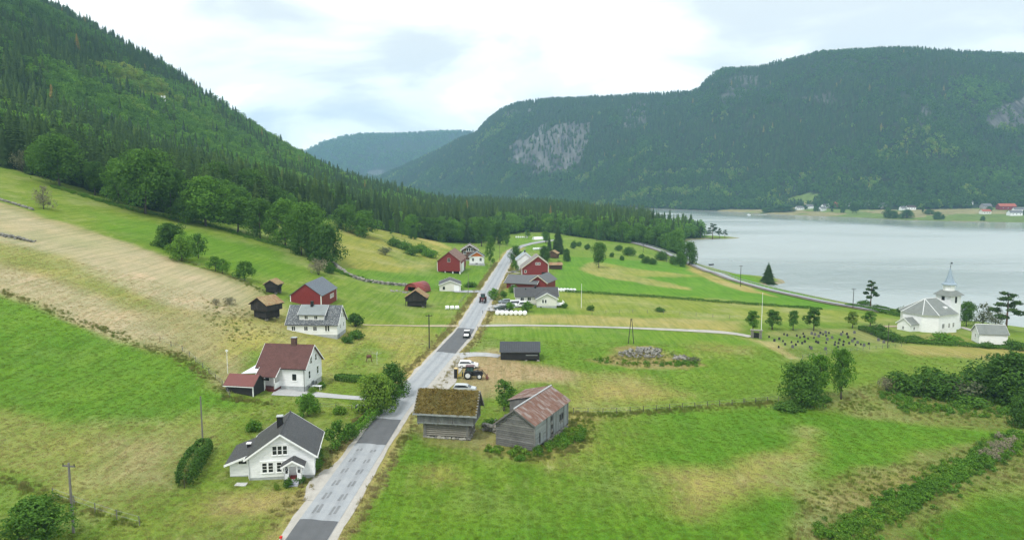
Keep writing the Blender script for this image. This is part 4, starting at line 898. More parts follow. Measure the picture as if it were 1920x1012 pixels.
def corner_boards(parent, L2, D2, z0, he, mat=None, w=.14, hl=None):
    for sx in (-1, 1):
        for sy in (-1, 1):
            h = he if sy < 0 or hl is None else hl
            m = MB(); xa, xb = sorted((sx * (L2 - w), sx * (L2 + .03))); ya, yb = sorted((sy * (D2 - w), sy * (D2 + .03))); m.box(xa, xb, ya, yb, z0, h - .02); m.build('corner_board', mat or TRIM, parent)
def door(parent, wall, s, z, w, h, L2, D2, mat, frame=None):
    f = MB(); g = MB()
    def bx(mb, a0, a1, z0, z1, d0, d1):
        if wall == 'y-': mb.box(s + a0, s + a1, -D2 - d1, -D2 - d0, z0, z1)
        elif wall == 'y+': mb.box(s + a0, s + a1, D2 + d0, D2 + d1, z0, z1)
        elif wall == 'x-': mb.box(-L2 - d1, -L2 - d0, s + a0, s + a1, z0, z1)
        else: mb.box(L2 + d0, L2 + d1, s + a0, s + a1, z0, z1)
    bx(f, -w / 2, w / 2, z, z + h, -.02, .035); o = f.build('door', mat, parent)
    bx(g, -w / 2 - .1, -w / 2, z, z + h + .1, -.02, .06); bx(g, w / 2, w / 2 + .1, z, z + h + .1, -.02, .06); bx(g, -w / 2, w / 2, z + h, z + h + .1, -.02, .058); g.build('door_frame', frame or TRIM, o)
    return o
def zmin(x, y, L2, D2, rot, q=.5):
    c, s = math.cos(rot), math.sin(rot); zs = [float(height(x + a * L2 * c - b * D2 * s, y + a * L2 * s + b * D2 * c)) for a in (-1, 1) for b in (-1, 1)]
    return min(zs) * (1 - q) + max(zs) * q
def turf_roof(parent, L2, D2, he, hr, oh, og, mat, th=.28, seed=1, ridge=0.0, n=None):
    """thick uneven turf on two slopes"""
    g = np.random.default_rng(seed); k = oh / (D2); fy = -D2 - oh; fz = he - (hr - he) * k; X = L2 + og; nx = 26; ny = 12; V = []; F = []
    for side in (-1, 1):
        o = len(V)
        for i in range(nx + 1):
            for j in range(ny + 1):
                a = j / ny; y = side * (-fy) * (1 - a); z = fz + (hr - fz) * a; e = min(i, nx - i, j) == 0
                V.append((-X + 2 * X * i / nx, y, z + (th * (.45 if e else 1.0)) + (g.random() - .5) * th * .55))
        for i in range(nx):
            for j in range(ny):
                q = [o + i * (ny + 1) + j, o + (i + 1) * (ny + 1) + j, o + (i + 1) * (ny + 1) + j + 1, o + i * (ny + 1) + j + 1]; F.append(q if side < 0 else q[::-1])
    ro = bpy.data.objects.new('turf_roof', np_mesh('turf_roof', V, F, mat, True)); COL.objects.link(ro); ro.parent = parent
    b = MB(); b.slab([(-X + .05, fy + .02, fz + .06), (X - .05, fy + .02, fz + .06), (X - .05, 0, hr + .06), (-X + .05, 0, hr + .06)], .12); b.slab([(X - .05, -fy - .02, fz + .06), (-X + .05, -fy - .02, fz + .06), (-X + .05, 0, hr + .06), (X - .05, 0, hr + .06)], .12)
    b.build('roof_boards', WOOD_GREY if mat is TURF_NEAR else WOOD_DARK, parent)
    return ro, fy, fz, X
def log_wall(parent, L2, D2, z0, z1, r, mat, name='log', skip=()):
    """four walls of round logs with crossing corners"""
    n = max(2, int(round((z1 - z0) / (2 * r)))); r = (z1 - z0) / n / 2; ex = .22
    mx = MB().tube((-L2 - ex, 0, 0), (L2 + ex, 0, 0), r * 1.04, n=8).mesh(name, mat); my = MB().tube((0, -D2 - ex, 0), (0, D2 + ex, 0), r * 1.04, n=8).mesh(name, mat)
    for i in range(n):
        z = z0 + r + 2 * r * i
        for s in (-1, 1):
            for me, loc in ((mx, (0, s * D2, z)), (my, (s * L2, 0, z + r * .9 if i < n - 1 else z))):
                o = bpy.data.objects.new(name, me); COL.objects.link(o); o.parent = parent; o.location = loc
def planks(parent, wall, L2, D2, z0, z1, w, mat, name='plank', gable=None, s0=None, s1=None, jitter=.03, seed=0, proud=.0):
    """upright boards on a wall; gable = (eave, ridge) heights lets them reach up under the roof"""
    g = np.random.default_rng(seed); half = L2 if wall[0] == 'y' else D2; a = -half if s0 is None else s0; e = half if s1 is None else s1; n = max(1, int(round((e - a) / w))); w = (e - a) / n
    for i in range(n):
        x0 = a + i * w + .008; x1 = x0 + w - .016; d = proud + .02 + jitter * g.random(); top = [z1, z1]
        if gable: top = [gable[0] + (gable[1] - gable[0]) * (1 - abs(q) / half) for q in (x0, x1)]
        b = MB(); sg = -1 if wall[1] == '-' else 1
        if wall[0] == 'x':
            p0, p1 = sorted((sg * (L2 - .03), sg * (L2 + d))); b.prism([(x0, z0), (x1, z0), (x1, top[1]), (x0, top[0])], p0, p1)
        else:
            p0, p1 = sorted((sg * (D2 - .03), sg * (D2 + d))); b.prismy([(x0, z0), (x1, z0), (x1, top[1]), (x0, top[0])], p0, p1)
        b.build(name, mat, parent)
# ---------------------------------------------------------------- white house with the black tiled roof (nearest)
def house_black():
    rot = R(9); x, y = -31.9, 99.7; rr = rot + R(90); L2, D2 = 4.6, 4.3
    # local frame: ridge along x = world depth; -x end faces the camera. Right eave (road side) is -y, left eave is +y
    o = thing('white_house', 'white timber house with black tiled roof and small front porch, nearest the camera', 'house', (x, y, 10.25), rr)
    foundation(o, L2, D2, .45, deep=1.0); body(o, L2, D2, 3.35, 6.35, WHITE, .45)
    ro = gable_roof(o, L2, D2, 3.35, 6.35, .45, .5, .14, TILE_BLACK, board=TRIM, gutter=TRIM)
    MB().tube((-L2 - .5, 0, 6.52), (L2 + .5, 0, 6.52), .10, n=6).build('ridge_tiles', TILE_BLACK, ro)
    corner_boards(o, L2, D2, .45, 3.3)
    # upstairs triple window and the two twin casements on the gable
    for s in (.68, 0, -.68): window(o, 'x-', .15 + s, 3.55, .52, 1.15, L2, D2, 1, 2)
    MB().box(-L2 - .085, -L2 - .0, -1.15, 1.45, 4.84, 4.98).build('window_head', TRIM, o)
    for s in (2.25, 1.45, .35, -.45): window(o, 'x-', s - .05, 1.15, .58, 1.3, L2, D2, 1, 3)
    MB().box(-L2 - .085, -L2 - .0, -1.0, 2.8, 2.60, 2.74).build('window_head', TRIM, o)
    for s in (-2, 1.5): window(o, 'y-', s, 1.2, .9, 1.2, L2, D2, 2, 2)
    chimney(o, .2, .75, 5.4, 7.35, .75, .75, BLACKM, True)
    # lean-to on the left
    a = MB().prism([(4.32, .35), (4.32, 3.1), (7.0, 2.15), (7.0, .35)], -3.2, 3.6).build('annex_wall', WHITE, o)
    MB().slab([(4.1, 7.6, 2.12), (-3.75, 7.6, 2.12), (-3.75, 4.35, 3.33), (4.1, 4.35, 3.33)], .14).build('annex_roof', TILE_BLACK, o)
    MB().prism([(7.62, 1.86), (7.62, 2.16), (4.45, 3.34), (4.45, 3.04)], -3.83, -3.76).build('annex_bargeboard', TRIM, o)
    MB().box(-3.22, 3.62, 4.34, 7.02, -1.0, .35).build('annex_foundation', FOUND, o)
    f = MB().box(-3.26, -3.19, 4.7, 5.9, 1.95, 2.45).build('annex_window', TRIM, o); MB().box(-3.28, -3.25, 4.8, 5.8, 2.02, 2.38).build('pane', GLASS, f)
    v = MB().box(.3, .75, 4.9, 5.35, 2.6, 3.5).build('roof_vent', BLACKM, o); MB().box(.2, .85, 4.8, 5.45, 3.5, 3.62).build('vent_cap', TRIM, v)
    MB().tube((-L2 - .12, 4.2, .3), (-L2 - .12, 4.2, 3.1), .05, n=6).build('downpipe', FOUND, o)
    # porch
    px0, px1 = -L2 - 1.75, -L2; y0, y1 = -2.85, -.55; yc = (y0 + y1) / 2
    p = MB().box(px0, px1, y0, y1, -.6, .55).build('porch_floor', FOUND, o)
    for yy in (y0, y1 - .62): MB().box(px0, px0 + .12, yy, yy + .62, .55, 1.5).box(px0, px1, yy if yy == y0 else y1 - .12, (yy if yy == y0 else y1 - .12) + .12, .55, 1.5).build('porch_wall', WHITE, o)
    for yy in (y0 + .07, y0 + .62, y1 - .62, y1 - .07): MB().box(px0 + .02, px0 + .14, yy - .06, yy + .06, 1.5, 2.45).build('porch_post', TRIM, o)
    MB().prism([(y0, 2.4), (y1, 2.4), (yc, 3.05)], px0, px1).build('porch_gable', WHITE, o)
    b = MB(); b.slab([(px1, y0 - .4, 2.32), (px0 - .3, y0 - .4, 2.32), (px0 - .3, yc, 3.2), (px1, yc, 3.2)][::-1], -.1); b.slab([(px1, y1 + .4, 2.32), (px0 - .3, y1 + .4, 2.32), (px0 - .3, yc, 3.2), (px1, yc, 3.2)], -.1); pr = b.build('porch_roof', TILE_BLACK, o)
    for ys in (y0 - .4, y1 + .4): MB().prism([(ys, 2.20), (ys, 2.46), (yc, 3.34), (yc, 3.08)], px0 - .36, px0 - .31).build('porch_bargeboard', TRIM, pr)
    door(o, 'x-', yc, .55, .95, 1.95, L2, D2, TRIM)
    MB().box(px0 + .3, px1 - .1, yc - .55, yc + .55, .552, .59).build('door_mat', simple('mat_red', (.25, .05, .05), .9), o)
    for i in range(3): MB().box(px0 - .3 * (3 - i), px0 - .3 * (2 - i) - .0, yc - .75, yc + .75, -.5, .14 + .14 * i).build('step', simple('grey_paint', (.36, .37, .42), .6) if i == 0 else MATS['grey_paint'], o)
    for yy in (y0 + .35, y1 - .35): MB().box(px0 - .08, px0 - .02, yy - .1, yy + .1, 1.55, 1.95).build('lamp', BLACKM, o)
house_black()
h = at(452, 908); tag(MB().box(-.75, .75, -.5, .5, -.2, .09).build('well_cover', CONC, loc=h), 'low concrete cover slab lying on the lawn before the nearest white house', 'slab')
# ---------------------------------------------------------------- white house with the red-brown roof
def house_red_roof():
    rot = R(-8); L2, D2 = 4.6, 4.0; c, s = math.cos(rot), math.sin(rot); nx, ny = -39.1, 134.6
    x = nx - (L2 * c - (-D2) * (-s) * -1) ; x = nx - (L2 * c + D2 * s); y = ny - (L2 * s - D2 * c)
    o = thing('white_house', 'white two-storey house with red-brown tiled roof and covered veranda', 'house', (x, y, 10.9), rot)
    foundation(o, L2, D2, 1.1, deep=.8); body(o, L2, D2, 4.75, 8.2, WHITE, 1.1)
    ro = gable_roof(o, L2, D2, 4.75, 8.2, .4, .45, .15, TILE_RED, board=TRIM, gutter=BLACKM)
    chimney(o, .9, .0, 7.4, 9.6, .95, .8, CHIM); corner_boards(o, L2, D2, 1.1, 4.7)
    window(o, 'y-', 2.55, 2.25, .85, 1.25, L2, D2, 1, 1)
    window(o, 'x+', -1.9, 2.2, .8, 1.4, L2, D2, 1, 2); window(o, 'x+', 2.0, 2.2, .8, 1.4, L2, D2, 1, 2); window(o, 'x+', -1.0, 4.9, .7, 1.2, L2, D2, 1, 2); window(o, 'x+', 1.3, 5.0, .7, 1.2, L2, D2, 1, 2)
    for q in (-2.4, 1.0): window(o, 'x+', q, .25, .8, .6, L2 + .05, D2, 2, 1, frame=FOUND)
    door(o, 'x+', -.5, .0, .9, 1.3, L2 + .05, D2, simple('cellar_door', (.08, .10, .11), .6), FOUND)
    MB().tube((L2 - .1, -D2 - .12, .1), (L2 - .1, -D2 - .12, 4.6), .05, n=6).build('downpipe', BLACKM, o)
    # veranda with its own roof
    v0, v1 = -3.9, -.4
    MB().slab([(v0 - .3, -D2 - 2.3, 3.35), (v1 + .3, -D2 - 2.3, 3.35), (v1 + .3, -D2 + .2, 4.92), (v0 - .3, -D2 + .2, 4.92)], .14).build('veranda_roof', TILE_RED, o)
    for sx in (v0 - .36, v1 + .31): MB().prism([(-D2 - 2.34, 3.12), (-D2 - 2.34, 3.40), (-D2, 4.85), (-D2, 4.57)], sx, sx + .05).build('bargeboard', TRIM, o)
    dk = MB().box(v0 - .2, v1 + .2, -D2 - 2.25, -D2, -.9, 1.0).build('veranda_deck', DECK, o)
    for q in (v0 + .05, (v0 + v1) / 2 - .2, v1 - .05): MB().box(q - .07, q + .07, -D2 - 2.2, -D2 - 2.06, 1.0, 3.4).build('veranda_post', TRIM, o)
    MB().box(v1 - .1, v1 + .02, -D2 - 2.2, -D2, 1.0, 2.1).build('veranda_side', TRIM, o)
    for i in range(3): MB().box((v0 + v1) / 2, v1 + .1, -D2 - 2.28 - .3 * (i + 1), -D2 - 2.26 - .3 * i, -.6, .75 - .25 * i).build('step', DECK, o)
    for zz in (1.35, 1.75): MB().box(v0, (v0 + v1) / 2 - .2, -D2 - 2.2, -D2 - 2.12, zz, zz + .12).build('rail', DECK, o)
    window(o, 'y-', -2.9, 2.0, .8, 1.2, L2, D2, 1, 2); door(o, 'y-', -1.5, 1.0, .9, 2.0, L2, D2, TRIM)
    MB().box(-3.5, -3.05, -D2 - 2.0, -D2 - 1.9, 2.2, 3.0).build('red_cloth', simple('red_cloth', (.45, .01, .03), .8), o)
    # terrace rail and pale canopy on the far left
    MB().box(-L2 - 3.6, -L2, -D2 + 1.2, D2, -.8, 1.0).build('terrace', DECK, o)
    MB().slab([(-L2 - 4.0, -D2 + .9, 3.0), (-L2 - .05, -D2 + .9, 3.3), (-L2 - .05, D2 - .8, 3.5), (-L2 - 4.0, D2 - .8, 3.2)], .1).build('canopy', simple('canopy_sheet', (.70, .74, .78), .4), o)
    for yy in (-D2 + 1.3, D2 - 1.3): MB().box(-L2 - 3.9, -L2 - 3.78, yy - .06, yy + .06, 1.0, 3.0).build('canopy_post', TRIM, o)
    return o
house_red_roof()
def red_shed():
    p = at(477, 742); rot = R(-10); o = thing('garden_shed', 'low black shed with plain red roof below the veranda house', 'shed', (p[0] - 2.35, p[1] + 2.0, p[2] - .2), rot)
    L2, D2 = 2.7, 2.0; body(o, L2, D2, 2.3, 3.7, BLACKW, -.6); gable_roof(o, L2, D2, 2.3, 3.7, .35, .3, .10, SHEET_RED)
    for sx in (-1, 1): MB().prism([(-D2 - .35, 1.98), (-D2 - .35, 2.14), (0, 3.78), (D2 + .35, 2.14), (D2 + .35, 1.98), (0, 3.62)], *sorted((sx * (L2 + .31), sx * (L2 + .35)))).build('bargeboard', BLACKM, o)
    MB().box(L2 - .12, L2 + .05, -D2 - .05, -D2 + .1, -.6, 2.2).build('corner_board', TRIM, o); MB().box(L2 - .12, L2 + .05, D2 - .1, D2 + .05, -.6, 2.2).build('corner_board', TRIM, o)
    MB().box(-L2 - .35, L2 + .3, -D2 - .42, -D2 - .36, 1.95, 2.07).build('fascia', TRIM, o)
red_shed()
# ---------------------------------------------------------------- white farmhouse with the slate roof and long dormer
def farmhouse():
    rot = R(-2.5); L2, D2 = 6.25, 3.95; nx, ny = -42.9, 176.5; c, s = math.cos(rot), math.sin(rot); x = nx - (L2 * c + D2 * s); y = ny - (L2 * s - D2 * c)
    o = thing('white_farmhouse', 'long white farmhouse with mottled slate roof and wide front dormer', 'house', (x, y, 12.3), rot)
    foundation(o, L2, D2, .95, deep=1.5); body(o, L2, D2, 3.65, 7.55, WHITE, .95)
    gable_roof(o, L2, D2, 3.65, 7.55, .4, .4, .13, SLATE, board=TRIM, gutter=BLACKM)
    for q in (-4.6, -1.5, .75): window(o, 'y-', q, 1.95, .85, 1.0, L2, D2, 2, 1)
    for q in (3.5, 4.1): window(o, 'y-', q, 1.85, .42, 1.3, L2, D2, 1, 1)
    window(o, 'y-', -.2, .15, .55, .5, L2 + .04, D2 + .04, 2, 1, FOUND)
    for q, z in ((-1.3, 2.1), (1.8, 2.1), (.2, 4.7), (1.8, 4.4)): window(o, 'x+', q, z, .6, 1.0, L2, D2, 1, 2)
    door(o, 'x+', -2.6, -.4, .8, 1.2, L2 + .05, D2, simple('grey_door', (.2, .22, .23), .6), FOUND)
    d0, d1 = -3.35, 2.85; yd = -D2 + .75
    dm = MB(); dm.prism([(yd, 4.2), (yd, 5.75), (-.4, 7.2), (-.4, 4.4)], d0, d1); dw = dm.build('dormer_wall', WHITE, o)
    MB().slab([(d0 - .35, yd - .4, 5.72), (d1 + .35, yd - .4, 5.72), (d1 + .35, .05, 7.78), (d0 - .35, .05, 7.78)], .13).build('dormer_roof', SLATE_PALE, o)
    for q in (-1.6, .8): window(o, 'y-', q, 4.65, .75, .8, L2, -yd, 2, 1)
    MB().box(d0 - .35, d1 + .35, yd - .47, yd - .41, 5.58, 5.74).build('fascia', BLACKM, o)
    for sx in (d0 - .40, d1 + .36): MB().prism([(yd - .42, 5.50), (yd - .42, 5.76), (0, 7.80), (0, 7.54)], sx, sx + .04).build('bargeboard', TRIM, o)
    chimney(o, -.9, -.5, 6.8, 8.75, .65, .65, BLACKM, False)
farmhouse()
def red_barn():
    rot = R(88); L2, D2 = 8.0, 4.45; x, y = -58.2, 212.9
    o = thing('red_barn', 'red barn with plain grey sheet roof behind the slate-roofed farmhouse', 'barn', (x, y, 14.2), rot)
    foundation(o, L2, D2, .6, CONC, deep=2.0); m = REDV
    wl = MB().prism([(-D2, .6), (-D2, 4.5), (0, 7.75), (D2, 4.5), (D2, .6)], -L2, L2).build('wall', clad('red_boards_y', (.215, .026, .026), 'Y', .22, var=.10, dirt=(.16, .03, .03), dirtf=.2), o)
    gable_roof(o, L2, D2, 4.5, 7.75, .35, .3, .12, SHEET_GREY); corner_boards(o, L2, D2, .6, 4.45, w=.2)
    for q in (1.2, 2.6, 4.0): window(o, 'y-', q, 2.4, .7, 1.0, L2, D2, 2, 2)
    MB().prism([(D2 + .05, .0), (D2 + .05, 4.0), (D2 + 2.6, 2.2), (D2 + 2.6, -.3)], 1.0, L2 - .5).build('lean_to', WOOD_DARK, o)
    MB().slab([(L2, D2 + 2.9, 2.15), (.6, D2 + 2.9, 2.15), (.6, D2 + .02, 4.2), (L2, D2 + .02, 4.2)], .1).build('lean_to_roof', WOOD_GREY, o)
red_barn()
# ---------------------------------------------------------------- dark log storehouses with turf roofs
def storehouse(label, x, y, z, rot, L2, D2, hl, hu, rise, turf, wood, lower=.8, seed=1, posts=False, front='x-'):
    """lower log room, upper storey jutting out over it, turf roof; gable (-x end) to the camera"""
    o = thing('log_storehouse', label, 'storehouse', (x, y, z), rot); l2, d2 = L2 - lower * .7, D2 - lower
    for sx in (-1, 1):
        for sy in (-1, 1): MB().rock((sx * l2 * .9, sy * d2 * .9, 0.05), .5, seed + sx * 3 + sy).build('foundation_stone', STONE, o)
    log_wall(o, l2, d2, .25, hl, .15, wood); MB().box(-l2 + .05, l2 - .05, -d2 + .05, d2 - .05, .25, hl).build('room_core', DARK, o)
    MB().box(-L2, L2, -D2, D2, hl, hl + .2).build('floor_beam', wood, o)
    MB().prism([(-D2, hl + .2), (-D2, hl + hu), (0, hl + hu + rise), (D2, hl + hu), (D2, hl + .2)], -L2, L2).build('upper_wall', wood, o)
    for w_ in ('x-', 'x+'): planks(o, w_, L2, D2, hl + .2, None, .42, wood, 'wall_board', (hl + hu, hl + hu + rise), seed=seed)
    for w_ in ('y-', 'y+'): planks(o, w_, L2, D2, hl + .2, hl + hu, .45, wood, 'wall_board', seed=seed + 5)
    turf_roof(o, L2, D2, hl + hu, hl + hu + rise, .45, .45, turf, .3, seed)
    if posts:
        for sy in (-1, 1): MB().tube((-L2 + .2, sy * (D2 - .1), -.2), (-L2 + .2, sy * (D2 - .1), hl), .1, n=6).build('post', wood, o)
    return o
def P2(u, v): p = at(u, v); return p[0], p[1], p[2]
p = at(490, 600); storehouse('larger tarred log storehouse with tan turf roof left of the slate-roofed farmhouse', p[0] + .6, p[1] + 2.5, p[2] + .1, R(62), 2.6, 2.75, 2.2, 1.7, 1.55, TURF_TAN, WOOD_DARK, .8, 3)
p = at(510, 550); storehouse('smaller dark log storehouse with rusty turf roof highest on the slope', p[0], p[1] + 1.6, p[2], R(84), 1.9, 1.85, 1.7, 1.0, 1.1, TURF_TAN, WOOD_DARK, .45, 7)
p = at(780, 576); storehouse('dark log storehouse with orange-brown turf roof before the barrel-shaped red hut', p[0], p[1] + 2.6, p[2], R(88), 2.6, 3.3, 1.9, 1.3, 2.2, TURF_TAN, WOOD_BROWN if False else WOOD_DARK, .75, 11, True)
# barrel hut
def barrel_hut():
    p = at(788, 549); o = thing('barrel_hut', 'red barrel-vaulted sheet hut with a wide dark opening', 'hut', (p[0] - 1.4, p[1] + 3.0, p[2]), R(62))
    r = 3.1; n = 16; prof = [(r * math.cos(math.pi * k / n), r * math.sin(math.pi * k / n) * 1.12) for k in range(n + 1)]
    b = MB()
    for (y0, z0), (y1, z1) in zip(prof[:-1], prof[1:]): b.slab([(-4, y0, z0), (4, y0, z0), (4, y1, z1), (-4, y1, z1)], .08)
    b.build('vault', simple('red_vault', (.26, .05, .045), .5, .1), o, True)
    q = [(y * .985, z * .985) for y, z in prof]; e = MB(); hole = [(-1.55, 0), (-1.55, 2.2), (1.55, 2.2), (1.55, 0)]
    e.prism([(y, z) for y, z in q if y > 1.55] + [(1.55, 3.0 * .985), (1.55, 0)], -3.7, -3.6); e.prism([(-1.55, 0), (-1.55, 3.0 * .985)] + [(y, z) for y, z in q if y < -1.55], -3.7, -3.6); e.prism([(1.55, 2.2), (1.55, 2.95)] + [(y, z) for y, z in q if abs(y) < 1.5] + [(-1.55, 2.95), (-1.55, 2.2)], -3.7, -3.6)
    e.build('end_wall', MATS['red_vault'], o); MB().box(3.5, 3.6, -2.9, 2.9, 0, 1.2).build('back_wall', DARK, o); MB().prism(q, 3.4, 3.5).build('back_end', DARK, o)
barrel_hut()
def garage():
    rot = R(95); o = thing('garage', 'small cream garage with charcoal roof at the side road junction', 'garage', (-23.4, 273.6, 10.3), rot); L2, D2 = 4.8, 3.85
    foundation(o, L2, D2, .2, deep=1); body(o, L2, D2, 2.65, 4.15, CREAM, .2); gable_roof(o, L2, D2, 2.65, 4.15, .4, .4, .12, TILE_BLACK, board=TRIM)
    window(o, 'x-', 2.3, 1.0, .6, .8, L2, D2, 1, 1, BLACKM); door(o, 'x-', -2.4, .2, 1.7, 2.1, L2, D2, TRIM); corner_boards(o, L2, D2, .2, 2.6)
garage()
def barn_rust():
    rot = R(87); L2, D2 = 10.5, 5.2; o = thing('red_barn', 'red barn with rusty pink roof raised on white pillars', 'barn', (-27.5, 333.0, 10.4), rot)
    m = MATS['red_boards_y']; MB().prism([(-D2, 1.1), (-D2, 5.6), (0, 9.7), (D2, 5.6), (D2, 1.1)], -L2, L2).build('wall', m, o)
    b = MB(); X = L2 + .4; 
    gable_roof(o, L2, D2, 5.6, 9.7, .3, .4, .12, RUST)
    corner_boards(o, L2, D2, 1.1, 5.5, w=.16)
    for q in (-4.9, -1.7, 1.7, 4.9): MB().box(-L2 + .2, -L2 + .7, q - .25, q + .25, -1.5, 1.1).build('pillar', TRIM, o)
    MB().box(-L2 + 1.2, L2 - .2, -D2 + .3, D2 - .3, -1.5, 1.1).build('undercroft', DARK, o)
    window(o, 'x-', 0, 5.3, 1.1, 1.6, L2, D2, 2, 2, simple('grey_frame', (.45, .42, .40), .6))
    MB().box(-L2 + 3, -L2 + 13, -D2 - .06, -D2 + .02, .2, 4.2).build('white_panel', WHITE, o)
barn_rust()
def orange_house():
    o = thing('orange_gabled_house', 'white house with orange gable and dark roof beside the rusty-roofed barn', 'house', (-17.8, 367.6, 9.8), R(93)); L2, D2 = 4.2, 3.7
    foundation(o, L2, D2, .9, deep=1); MB().prism([(-D2, .9), (-D2, 4.3), (0, 6.6), (D2, 4.3), (D2, .9)], -L2, L2).build('wall', WHITE, o)
    for s_ in (-1,): MB().prism([(-D2 + .1, 4.35), (0, 6.5), (D2 - .1, 4.35)], -L2 - .09, -L2 + .0).build('gable_boards', ORNG, o)
    gable_roof(o, L2, D2, 4.3, 6.6, .5, .6, .13, SHEET_DARK, board=TRIM)
    window(o, 'x-', -1.9, 2.0, 1.0, 1.5, L2, D2, 2, 1); window(o, 'x-', 1.9, 2.0, 1.0, 1.5, L2, D2, 2, 1); door(o, 'x-', .1, .0, 1.2, 1.0, L2 + .05, D2, DARK); MB().box(-L2 - 1.6, -L2 - .1, -D2 - .3, D2 + .3, -.8, .5).build('terrace', FOUND, o)
    o = thing('timber_gabled_house', 'brown-roofed house with glazed white timber gable behind the orange-gabled house', 'house', (-22.4, 386.0, 9.8), R(93)); L2, D2 = 4.5, 4.3
    foundation(o, L2, D2, .8, deep=1); body(o, L2, D2, 6.0, 8.6, clad('brown_boards', (.10, .045, .03), 'Z', .16), .8); gable_roof(o, L2, D2, 6.0, 8.6, .6, .8, .13, simple('brown_roof', (.16, .13, .115), .8), board=TRIM)
    for q in (-1.2, 0, 1.2): window(o, 'x-', q, 5.2, .9, 1.7, L2, D2, 1, 1)
    for q in (-2.6, 2.6): window(o, 'x-', q, 3.8, 1.2, 1.4, L2, D2, 2, 1)
orange_house()
def barn_cream():
    o = thing('red_barn', 'red barn with cream bargeboards and lopsided gable right of the road', 'barn', (10.3, 337.2, 8.5), R(92)); L2, D2 = 6.2, 6.1; ridge = -1.35
    MB().prism([(-D2, .4), (-D2, 5.2), (ridge, 8.9), (D2, 3.4), (D2, .4)], -L2, L2).build('wall', MATS['red_boards_y'], o); foundation(o, L2, D2, .4, CONC, deep=2)
    gable_roof(o, L2, D2, 5.2, 8.9, .3, .5, .15, simple('grey_brown_roof', (.24, .22, .2), .8, .2), ridge=ridge, hl=3.4, board=TANTRIM)
    for q in (-1.9, -.7): window(o, 'x-', q, 5.1, .85, .8, L2, D2, 2, 1)
    window(o, 'x-', 4.4, 1.5, .8, .9, L2, D2, 1, 1); corner_boards(o, L2, D2, .4, 5.1, hl=3.3, w=.2)
    door(o, 'x-', -4.2, .0, 2.2, 1.5, L2, D2, DARK, DARK)
    o = thing('white_house', 'white house with pale blue-grey roof tucked behind the cream-trimmed red barn', 'house', (6.2, 354.0, 8.8), R(92)); L2, D2 = 5.0, 4.2
    foundation(o, L2, D2, .6, deep=1); body(o, L2, D2, 5.0, 8.3, WHITE, .6); gable_roof(o, L2, D2, 5.0, 8.3, .4, .4, .13, simple('pale_blue_roof', (.30, .35, .38), .5), board=TRIM); chimney(o, 0, 0, 7.9, 9.4, .7, .7, BLACKM)
    for q in (-2, 2): window(o, 'y+', q, 2.2, .9, 1.3, L2, D2, 2, 2)
barn_cream()
p = at(1042, 505); storehouse('low log cabin with grassy turf roof right of the cream-trimmed barn', p[0], p[1] + 2, p[2], R(5), 3.0, 2.1, 1.5, .7, .9, TURF_TAN, WOOD_BROWN, .2, 21)
p = at(1038, 484); storehouse('brown log cabin with tan turf roof under the tall roadside spruce', p[0], p[1] + 2, p[2], R(72), 2.6, 2.7, 1.8, .9, 1.5, TURF_TAN, WOOD_BROWN, .2, 23)
def bungalow():
    o = thing('bungalow', 'cream bungalow with charcoal cross-gabled roof beside the bale row', 'house', (8.3, 250.5, 8.9), R(2)); L2, D2 = 7.0, 4.3
    foundation(o, L2, D2, .7, deep=1.2); body(o, L2, D2, 3.3, 5.6, CREAM, .7); gable_roof(o, L2, D2, 3.3, 5.6, .6, .6, .14, TILE_BLACK, board=TRIM)
    # front wing with gable
    MB().prismy([(-.3, .7), (-.3, 3.25), (3.0, 5.0), (6.3, 3.25), (6.3, .7)], -9.6, -D2).build('wing_wall', CREAM, o); MB().box(-.26, 6.26, -9.56, -D2, -1.5, .7).build('wing_foundation', FOUND, o)
    b = MB(); b.slab([(-.9, -10.1, 3.05), (3.0, -10.1, 5.12), (3.0, .0, 5.12), (-.9, -3.9, 3.05)], .14); b.slab([(3.0, -10.1, 5.12), (6.9, -10.1, 3.05), (6.9, -3.9, 3.05), (3.0, .0, 5.12)], .14); wr = b.build('wing_roof', TILE_BLACK, o)
    for xa in (-.9, 6.9): MB().prismy([(xa, 2.80), (xa, 3.10), (3.0, 5.17), (3.0, 4.87)], -10.16, -10.11).build('bargeboard', TRIM, wr)
    for q in (1.7, 2.6): window(o, 'y-', q, 1.7, .55, 1.1, L2, 9.6, 1, 1)
    for q in (-5.0, -2.6): window(o, 'y-', q, 1.7, 1.1, 1.1, L2, D2, 2, 1)
    window(o, 'y-', 1.0, .15, .5, .3, L2, 9.6, 1, 1, FOUND)
    chimney(o, -.3, -.4, 5.0, 6.3, .6, .6, BLACKM, False); MB().tube((-3.6, -1.2, 4.6), (-3.6, -1.2, 5.6), .18, n=8).build('roof_vent', BLACKM, o)
    MB().box(6.35, 9.0, -8.0, -3.5, .5, .75).build('balcony_floor', TRIM, o)
    for zz in (1.1, 1.5): MB().box(6.35, 9.05, -8.05, -7.97, zz, zz + .15).box(8.97, 9.05, -7.97, -3.5, zz, zz + .15).build('balcony_rail', TRIM, o)
    for q in (-7.9, -3.7): MB().box(8.8, 8.95, q, q + .15, -1.2, 1.65).build('balcony_post', TRIM, o)
bungalow()
